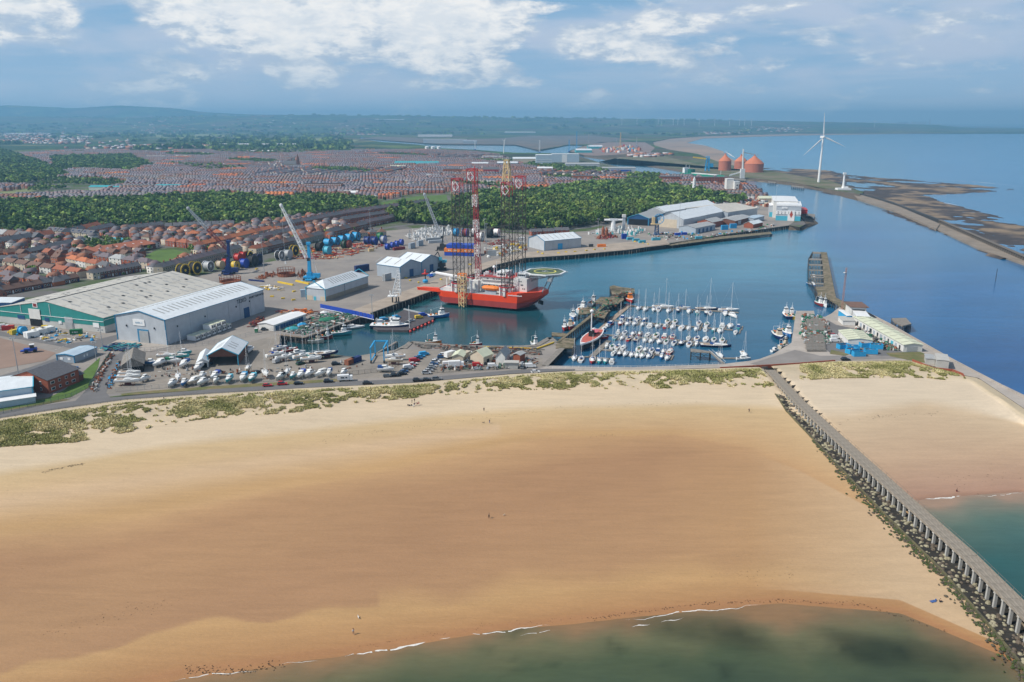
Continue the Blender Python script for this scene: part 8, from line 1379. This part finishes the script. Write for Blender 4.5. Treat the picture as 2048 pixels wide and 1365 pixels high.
# ----------------------------------------------------------
VM={}
def vehicle(x,y,rz,col,label,kind='car',z=4.16,group=None):
 k=(kind,col)
 if k not in VM:
  L,W_,H={'car':(4.3,1.8,1.45),'suv':(4.6,1.95,1.75),'van':(5.2,2.,2.1),'truck':(7.5,2.4,3.4),'motorhome':(7.,2.4,3.)}[kind];a=L/2
  if kind in('car','suv'):
   lo=[(-a,.45),(-a*.98,.95),(-a*.5,.98),(a*.45,.92),(a*.95,.78),(a,.45)];body=[[(x_,-W_/2,.35),(x_,W_/2,.35),(x_,W_/2*.96,h),(x_,-W_/2*.96,h)]for x_,h in lo]
   gh=[[(x_,-w,.9),(x_,w,.9),(x_+s,w*.82,h),(x_+s,-w*.82,h)]for x_,w,h,s in((-a*.92,W_*.46,.96,0),(-a*.78,W_*.47,H-.06,.12),(a*.12,W_*.47,H-.06,-.1),(a*.5,W_*.44,.95,0))]
   roof=MB().box((-a*.33,0,H-.08),(L*.40,W_*.74,.1));P=[('body',MB().loft(body).mesh('body',m(col))),('glasshouse',MB().loft(gh).mesh('glasshouse',m('window_glass'))),('roof',roof.mesh('roof',m(col)))]
  elif kind=='van':
   P=[('body',MB().loft([[(x_,-W_/2,.35),(x_,W_/2,.35),(x_,W_/2*.94,h),(x_,-W_/2*.94,h)]for x_,h in((-a,H-.1),(-a*.9,H),(a*.35,H),(a*.68,1.25),(a*.98,1.05),(a,.5))]).mesh('body',m(col))),('windscreen',MB().loft([[(x_,-W_/2*.85,h),(x_,W_/2*.85,h),(x_,W_/2*.85,h+.05),(x_,-W_/2*.85,h+.05)]for x_,h in((a*.37,H-.02),(a*.67,1.27))]).mesh('windscreen',m('window_glass')))]
  else:
   P=[('body',MB().box((-a*.22,0,.8),(L*.76,W_,H-.8)).mesh('body',m(col))),('cab',MB().box((a*.78,0,.6),(L*.22,W_*.95,H*.62)).mesh('cab',m('white_gloss'))),('windscreen',MB().box((a+.0,0,1.5),(.14,W_*.8,.7)).mesh('windscreen',m('window_glass')))]
   if kind=='motorhome':P.append(('window',MB().box((-a*.3,0,1.6),(1.6,W_+.08,.6)).box((a*.2,0,1.6),(.8,W_+.08,.6)).mesh('window',m('window_glass'))))
  wm=MB().tube((0,-.12,.33),(0,.12,.33),.33,8).mesh('wheel',m('black_rubber'));lm=MB().box((0,0,.6),(.08,.35,.16)).mesh('headlight',m('white_gloss'));VM[k]=(P,wm,lm,a,W_/2)
 P,wm,lm,a,b=VM[k];t=thing({'suv':'car','motorhome':'motorhome'}.get(kind,kind),label,{'suv':'car','motorhome':'camper'}.get(kind,kind),G(x,y,z),rz,group)
 for n_,me in P:obj(n_,me,None,t)
 for s in(-1,1):
  for q in(-1,1):obj('wheel',wm,None,t,(q*a*.62,s*(b-.1),0))
  obj('headlight',lm,None,t,(a,s*b*.65,0))
 return t
C('car_red',.45,.015,.02,.25);C('car_black',.012,.013,.017,.2);C('car_grey',.16,.17,.18,.3);C('car_silver',.45,.46,.47,.3);C('car_white',.75,.75,.75,.25);C('car_blue',.03,.10,.25,.25);C('car_green',.02,.07,.03,.3)
rdz=math.atan2((G(600,768)-G(500,774)).y,(G(600,768)-G(500,774)).x)
for x,y,c_,k,lb in((535,773,'car_red','car','left of the two red cars parked on the verge'),(565,770,'car_red','suv','right of the two red cars parked on the verge'),(597,769,'car_black','car','black car right of the two red cars'),(657,765,'car_black','suv','dark estate car left of the motorhome'),(690,762,'car_white','motorhome','white motorhome parked on the road edge'),(835,763,'car_black','suv','left of the three dark cars on the dune side of the road'),(854,761.5,'car_black','car','middle of the three dark cars on the dune side'),(873.6,760,'car_grey','suv','right of the three dark cars on the dune side'),(1071,746,'car_white','car','white car driving along the sea road'),(775,754,'car_grey','car','grey car at the near left of the car park'),(790,753,'car_black','suv','black car beside the grey one at the car park entrance')):vehicle(x,y,rdz,c_,lb,k)
vehicle(735,769,rdz,'car_black','dark car tucked against the dunes','suv');vehicle(1691,721,.05,'car_black','black car alone on the fish quay road','suv')
pz=.45
for i,(x,y,c_,k)in enumerate(((804,750,'car_black','suv'),(808,745.5,'car_blue','car'),(813,741,'car_grey','car'),(817,737.5,'car_white','van'),(823,734,'car_red','car'),(827,730,'car_white','car'),(829,724,'car_red','van'),(836,719,'car_blue','suv'),(842,715,'sky_blue_paint','car'),(848,711,'sky_blue_paint','van'))):vehicle(x,y,pz,c_,f'{c_.replace("car_", "").replace("_paint", "").replace("_", " ")} {k if k != "suv" else "estate car"}, {ordn(i)} from the road in the left parking row',k,group='cars in the left parking row')
for i,(x,y,c_,k)in enumerate(((853,748,'car_silver','suv'),(858,743,'car_silver','car'),(862,739,'car_grey','car'),(865,734.5,'car_silver','car'),(868,730,'car_blue','car'),(871,726,'car_white','suv'),(874,722.5,'car_silver','car'),(883,716,'car_blue','suv'),(887,711,'car_white','car'))):vehicle(x,y,pz-.3,c_,f'{c_.replace("car_", "")} {"estate car" if k == "suv" else k}, {ordn(i)} from the road in the right parking row',k,group='cars in the right parking row')
for x,y,rz,c_,k,lb in((901,715,.9,'white_gloss','truck','white box truck parked at the top of the car park'),(896,731,.2,'white_gloss','van','white pickup at the yard gate'),(912,735,.15,'white_gloss','truck','white sheeted lorry in the yard by the road'),(955,733,.1,'car_red','van','red tractor unit in the yard by the road'),(986,735,.1,'car_white','van','white van beside the white gabled hut'),(934,716,1.1,'cream_render','truck','cream box lorry behind the yard huts'),(1045,736,1.4,'car_grey','suv','grey car facing the road by the brick hut'),(1061,735,.1,'car_white','van','white covered trailer near the dark pier wall'),(554,725,1.2,'car_silver','van','silver van among the inlet yachts'),(601,729,.9,'car_green','suv','dark green car in front of the inlet yachts'),(514,746,1.3,'car_black','car','dark car parked between fence row boats'),(440,747,.1,'car_black','suv','black car behind the navy covered boat'),(418,729,.2,'car_black','car','black car in front of the open boat shed'),(672,730,.3,'car_black','suv','dark car beside the red brown container'),(530,661,.1,'car_black','suv','black car at the end of the white lock-up row'),(148,738,.5,'car_blue','car','dark blue car beside the blue roofed office'),(3,660,.3,'car_white','truck','white lorry at the left edge by the warehouse'),(79,474.5,.1,'car_white','van','white van parked at the wood edge'),(1669,684,.1,'car_white','van','white van with a dark window nearest the blue bins'),(1671,677.5,.1,'car_white','van','white pickup beside the pink van on the fish quay'),(1668,673,.1,'car_red','suv','pinkish red car behind the white pickup'),(1692,680.5,.1,'car_black','suv','black car parked behind the cream roofed store'),(1758,647,-.6,'car_black','car','dark car on the spit beyond the long stores'),(1815,683,-.6,'car_black','suv','dark car on the spit beside the near end of the stores'),(1735,624+20,-.6,'car_grey','car','grey car behind the lookout office'),(762,646,.4,'white_gloss','van','white low van on the floating pontoon'),(768,641,.5,'sky_blue_paint','van','aqua cabin on the floating pontoon'),(788,641,.6,'white_gloss','van','white van beside the blue box on the pontoon'),(793,637,.6,'sky_blue_paint','van','bright blue box at the far pontoon edge'),(805,650,.5,'car_silver','car','silver car at the pontoon edge'),(815,647,.5,'car_grey','car','grey car at the pontoon edge'),(823,643,.5,'car_silver','car','second silver car at the pontoon edge'),(838,637,.5,'yellow_paint','van','yellow machine on the pontoon'),(846,632,.5,'royal_blue_paint','van','blue machine on the pontoon')):vehicle(x,y,rz,c_,lb,k,1.45 if 735<x<860 and y<660 else 4.16)
t=thing('tug_tractor','blue dock tractor with a white cab on the red gravel','tractor',G(62,705,4.12),.45);obj('body',MB().box((0,0,.8),(6,2.6,1.5)).box((-3.6,0,.9),(2.,2.4,.6)),m('royal_blue_paint'),t);obj('cab',MB().box((.8,0,2.3),(2.,2.,1.7)),m('window_glass'),t);obj('cab_roof',MB().box((.8,0,4.),(2.3,2.3,.35)),m('white_gloss'),t);wm=MB().tube((0,-.35,.9),(0,.35,.9),.9,10).mesh('wheel',m('black_rubber'));[obj('wheel',wm,None,t,(q,s*1.35,0))for q in(-1.9,2.)for s in(-1,1)]
t=thing('portable_toilet','small green kiosk by the fence behind the long shed','kiosk',G(513,665,4.15));obj('body',MB().box((0,0,0),(1.6,1.6,2.2)),m('green_paint'),t);obj('roof',MB().box((0,0,2.2),(1.7,1.7,.25)),m('white_gloss'),t)
# ----------------------------------------------------------
C('skin',.50,.31,.22,.6);C('cloth_dark',.02,.022,.03,.9);C('cloth_white',.65,.65,.63,.9);C('cloth_red',.42,.05,.05,.9);C('cloth_blue',.06,.12,.3,.9);C('hair',.05,.03,.02,.8);C('fur_cream',.62,.50,.36,.9)
SUNB=BV[:,:2]
def ground_z(p):
 a=np.hypot(BV[:,0]-p.x,BV[:,1]-p.y);b=np.hypot(BV2[:,0]-p.x,BV2[:,1]-p.y);return float(BV[a.argmin(),2]if a.min()<b.min()else BV2[b.argmin(),2])
def skin_obj(name,V,E,R,mt,parent,sub=1):
 me=bpy.data.meshes.new(name);me.from_pydata(V,E,[]);me.materials.append(m(mt));o=bpy.data.objects.new(name,me);COL.objects.link(o);o.parent=parent;o.modifiers.new('skin','SKIN');me.skin_vertices or None
 if not me.skin_vertices:me.attributes
 bpy.context.view_layer.objects.active=o
 for i,r in enumerate(R):me.skin_vertices[0].data[i].radius=(r,r)
 me.skin_vertices[0].data[0].use_root=True;s=o.modifiers.new('sub','SUBSURF');s.levels=s.render_levels=sub;return o
def person(x,y,rz,label,top='cloth_dark',leg='cloth_blue',pose='walk',z=None):
 p=G(x,y,1.);p=G(x,y,ground_z(p)if z is None else z);t=thing('person',label,'person',(p.x,p.y,p.z),rz)
 st_={'walk':.28,'stand':.06,'sit':0.}[pose];hz=.92 if pose!='sit' else .22
 H=lambda q:hz+q
 hip=[(0,.1,H(0)),(0,-.1,H(0))]
 if pose=='sit':kn=[(.38,.16,.5),(.40,-.16,.46)];ft=[(.66,.16,.07),(.70,-.16,.07)];toe=[(.80,.18,.05),(.84,-.18,.05)]
 else:kn=[(st_*.6,.11,.5),(-st_*.3,-.11,.5)];ft=[(st_,.11,.08),(-st_,-.11,.10)];toe=[(st_+.18,.12,.04),(-st_+.16,-.12,.05)]
 sh=H(.52);V=[(0,0,H(0)),(0,0,H(.28)),(0,0,sh),(.01,0,sh+.12),(.02,0,sh+.24),(.03,0,sh+.33),hip[0],kn[0],ft[0],toe[0],hip[1],kn[1],ft[1],toe[1],(0,.2,sh-.02),(-.06-st_*.3,.27,sh-.28),(.08-st_*.4,.27,sh-.52),(.1-st_*.4,.26,sh-.62),(0,-.2,sh-.02),(.05+st_*.3,-.27,sh-.28),(.16+st_*.4,-.25,sh-.52),(.2+st_*.4,-.24,sh-.61)]
 E_=[(0,1),(1,2),(2,3),(3,4),(4,5),(0,6),(6,7),(7,8),(8,9),(0,10),(10,11),(11,12),(12,13),(2,14),(14,15),(15,16),(16,17),(2,18),(18,19),(19,20),(20,21)]
 Rr=[.13,.13,.14,.055,.095,.085,.09,.065,.045,.035,.09,.065,.045,.035,.06,.045,.035,.03,.06,.045,.035,.03]
 b=skin_obj('body',V,E_,Rr,'skin',t)
 o=skin_obj('jacket',[V[i]for i in(0,1,2,14,15,16,18,19,20)],[(0,1),(1,2),(2,3),(3,4),(4,5),(2,6),(6,7),(7,8)],[.15,.155,.16,.075,.06,.05,.075,.06,.05],top,t)
 o=skin_obj('trousers',[V[i]for i in(0,6,7,8,10,11,12)],[(0,1),(1,2),(2,3),(0,4),(4,5),(5,6)],[.145,.105,.08,.06,.105,.08,.06],leg,t)
 obj('hair',MB().lathe([(.11,0),(.12,.06),(.08,.14),(.01,.17)],8,(.0,0,sh+.27)),m('hair'),t);mb=MB().box((.11,.035,sh+.26),(.02,.02,.015),0,1);mb.box((.11,-.035,sh+.26),(.02,.02,.015),0,1);mb.box((.115,0,sh+.21),(.03,.02,.05));mb.box((.10,0,sh+.175),(.02,.05,.012),0,1);obj('face',mb,[m('skin'),m('hair')],t);return t
for a_ in((707,1270,1.9,'person in a white top walking along the lower beach','cloth_white','skin','walk'),(978,1037,2.6,'dark dressed person walking a dog on the wet sand','cloth_dark','cloth_dark','walk'),(979,847,.4,'dark dressed person walking on the upper beach','cloth_dark','cloth_blue','walk'),(968,823,1.2,'person standing upright just below the dunes','cloth_dark','cloth_dark','stand'),(1913,987,1.4,'person in dark clothes at the little wave beyond the walkway','cloth_dark','maroon_paint','walk'),(1880,1205,.3,'dark dressed person sitting near the bottom of the walkway','cloth_dark','cloth_dark','sit'),(1498,825,.4,'person walking on the dry sand left of the walkway','cloth_dark','cloth_dark','walk'),(824,806,.2,'left standing person of the beach group','cloth_dark','cloth_dark','stand'),(829,804,1.,'second standing person of the beach group','cloth_dark','cloth_dark','stand'),(829,810,2.,'dark clothed person seated in the beach group','cloth_dark','cloth_blue','sit'),(834,809.5,.5,'seated person in red in the beach group','cloth_red','cloth_dark','sit'),(838,808,3.,'rightmost seated person in red in the beach group','cloth_red','cloth_red','sit')):person(*a_)
person(328,800,.2,'dark dressed person walking on the road beside the dunes','cloth_dark','cloth_dark','walk',4.12)
def dog(x,y,rz,label,col='fur_cream'):
 p=G(x,y,1.);p=G(x,y,ground_z(p));t=thing('dog',label,'dog',(p.x,p.y,p.z),rz);V=[(0,0,.42),(.22,0,.42),(.38,0,.52),(.48,0,.60),(.60,0,.57),(-.25,0,.43),(-.36,0,.5),(-.5,0,.62),(.24,.08,.25),(.26,.08,.03),(.24,-.08,.25),(.18,-.08,.03),(-.30,.08,.28),(-.36,.08,.16),(-.31,.08,.03),(-.22,-.08,.28),(-.27,-.08,.16),(-.2,-.08,.03)]
 skin_obj('body',V,[(0,1),(1,2),(2,3),(3,4),(0,5),(5,6),(6,7),(1,8),(8,9),(1,10),(10,11),(5,12),(12,13),(13,14),(5,15),(15,16),(16,17)],[.11,.12,.07,.08,.04,.1,.04,.03,.05,.03,.05,.03,.06,.035,.03,.06,.035,.03],col,t);obj('ear',MB().box((.46,.06,.64),(.05,.03,.09)).box((.46,-.06,.64),(.05,.03,.09)),m(col),t)
dog(1008,1032,.7,'cream dog running right of the person on the wet sand');dog(717,1237,2.,'small white dog behind the walker on the lower beach','cloth_white');dog(967,847,.2,'little dark dog beside the walker on the upper beach','cloth_dark')
mb=MB();mb.box((0,0,0),(1.6,.9,.05),.3);mb.box((.9,.4,0),(.5,.3,.35),.8);setp(obj('beach_bag',mb,m('cloth_blue'),None,G(1866,1203,.9)),'blue and white beach things beside the seated person','bag')
for i,(x,y,c_)in enumerate(((816,811,'cloth_dark'),(819,811.5,'cloth_dark'),(823,811,'cloth_dark'),(827,812.5,'cloth_white'))):p=G(x,y,3.);p=G(x,y,ground_z(p));setp(obj('bag',MB().lathe([(.3,0),(.33,.2),(.2,.42),(.03,.48)],7),m(c_),None,p),f'{"white" if "white" in c_ else "dark"} bag, {ordn(i)} from the left beside the beach group','bag','bags of the beach group')
# ----------------------------------------------------------
def ribbon(pts,wfun,z,mb,seed,step=.7):
 rr=random.Random(seed);P=resample([G(x,y,z)for x,y in pts],step);n=len(P);L=[];R=[]
 for i,p in enumerate(P):
  d=(P[min(i+1,n-1)]-P[max(i-1,0)]).normalized();q=Vector((-d.y,d.x,0));w=wfun(i/max(1,n-1))*rr.uniform(.3,.85);o=.5*math.sin(i*.21+seed)+.25*math.sin(i*.7)+rr.uniform(-.12,.12);L.append(p+q*(o+w));R.append(p+q*(o-w))
 for i in range(n-1):
  if rr.random()<.93:mb.quad(R[i],R[i+1],L[i+1],L[i])
mb=MB();bell=lambda w:(lambda t:w*max(.06,math.sin(math.pi*t)))
for i,(pts,w)in enumerate((([(350,1363),(430,1350),(520,1338)],.22),([(690,1316),(780,1297),(860,1283),(912,1275)],.55),([(925,1272),(1000,1262),(1100,1253)],.30),([(1250,1241),(1330,1230),(1440,1218),(1530,1210)],.25),([(1262,1252),(1300,1246)],.25),([(1320,1243),(1370,1237)],.18),([(1040,1272),(1110,1263)],.16),([(560,1331),(640,1322)],.12),([(1838,1000),(1880,996),(1940,990)],.75),([(1950,993),(2060,986)],.2))):ribbon(pts,bell(w),.035,mb,i)
setp(obj('foam',mb,mat('sea_foam',(.68,.66,.62),.7,var=.2,sc=1.5)),'thin white foam lines where small waves meet the sand',kind='stuff')
mb=MB();
for i,(x0,y0,x1,y1)in enumerate(((1410,397.0,1452,300),(0,0,0,0))[:1]):pass
for i,(pts,w)in enumerate((([(1440,303),(1412,293),(1380,287)],9.),([(1455,312),(1430,298),(1398,288)],5.),([(1470,316),(1450,303)],6),([(1860,359),(1950,364),(2050,374)],2.),([(1900,371),(1960,372)],2.),([(1885,405),(1925,413)],1.6),([(1540,313),(1560,314)],4.),([(1512,334),(1552,336)],2.))):ribbon(pts,bell(w),.05,mb,20+i,9.)
setp(obj('surf',mb,MATS['sea_foam']),'white surf lines breaking on the far beach and rocks',kind='stuff')
mb=MB();rr=random.Random(99);WR=[]
def wrack(pts,n,spread,s0,s1,seed):
 rr=random.Random(seed);P=resample([G(x,y,.6)for x,y in pts],1.)
 for _ in range(n):
  p=P[rr.randrange(len(P))];X,Y=p.x+rr.gauss(0,spread),p.y+rr.gauss(0,spread);WR.append((X,Y,rr.uniform(s0,s1),rr.uniform(0,3)))
wrack([(1180,1235),(1400,1205),(1560,1198),(1720,1205),(1900,1262)],260,.35,.1,.35,1);wrack([(720,1290),(1000,1245),(1180,1232)],60,.5,.08,.22,2);wrack([(90,955),(140,943),(175,938)],120,.5,.1,.4,3);wrack([(380,1335),(470,1340),(560,1325)],120,.8,.15,.4,4);wrack([(1180,878),(1230,876)],40,.7,.1,.3,5);wrack([(100,1265),(200,1240),(340,1205)],90,2.2,.06,.22,6);wrack([(1640,868),(1720,848),(1880,838)],70,1.2,.15,.5,7);wrack([(1870,970),(2040,940)],70,3.,.1,.35,8);wrack([(640,893),(700,880),(900,852),(1100,828),(1400,816)],160,1.2,.12,.4,9);wrack([(1400,1155),(1600,1150)],50,1.6,.08,.25,10)
P=np.array([(w[0],w[1])for w in WR]);A2=np.concatenate([BV,BV2]);
for i,(X,Y,s,a)in enumerate(WR):
 z=A2[np.argmin((A2[:,0]-X)**2+(A2[:,1]-Y)**2),2];z=max(z,-.0)+.015;c,q=math.cos(a),math.sin(a);mb.add([(X-c*s,Y-q*s,z),(X+q*s*.35,Y-c*s*.35,z+.05),(X+c*s,Y+q*s,z),(X-q*s*.35,Y+c*s*.35,z+.05)],[(0,1,2,3)])
setp(obj('seaweed_wrack',mb,mat('dark_wrack',(.045,.032,.022),.95)),'dark seaweed and pebbles scattered along the tide lines',kind='stuff')
print('objects',len(bpy.data.objects))
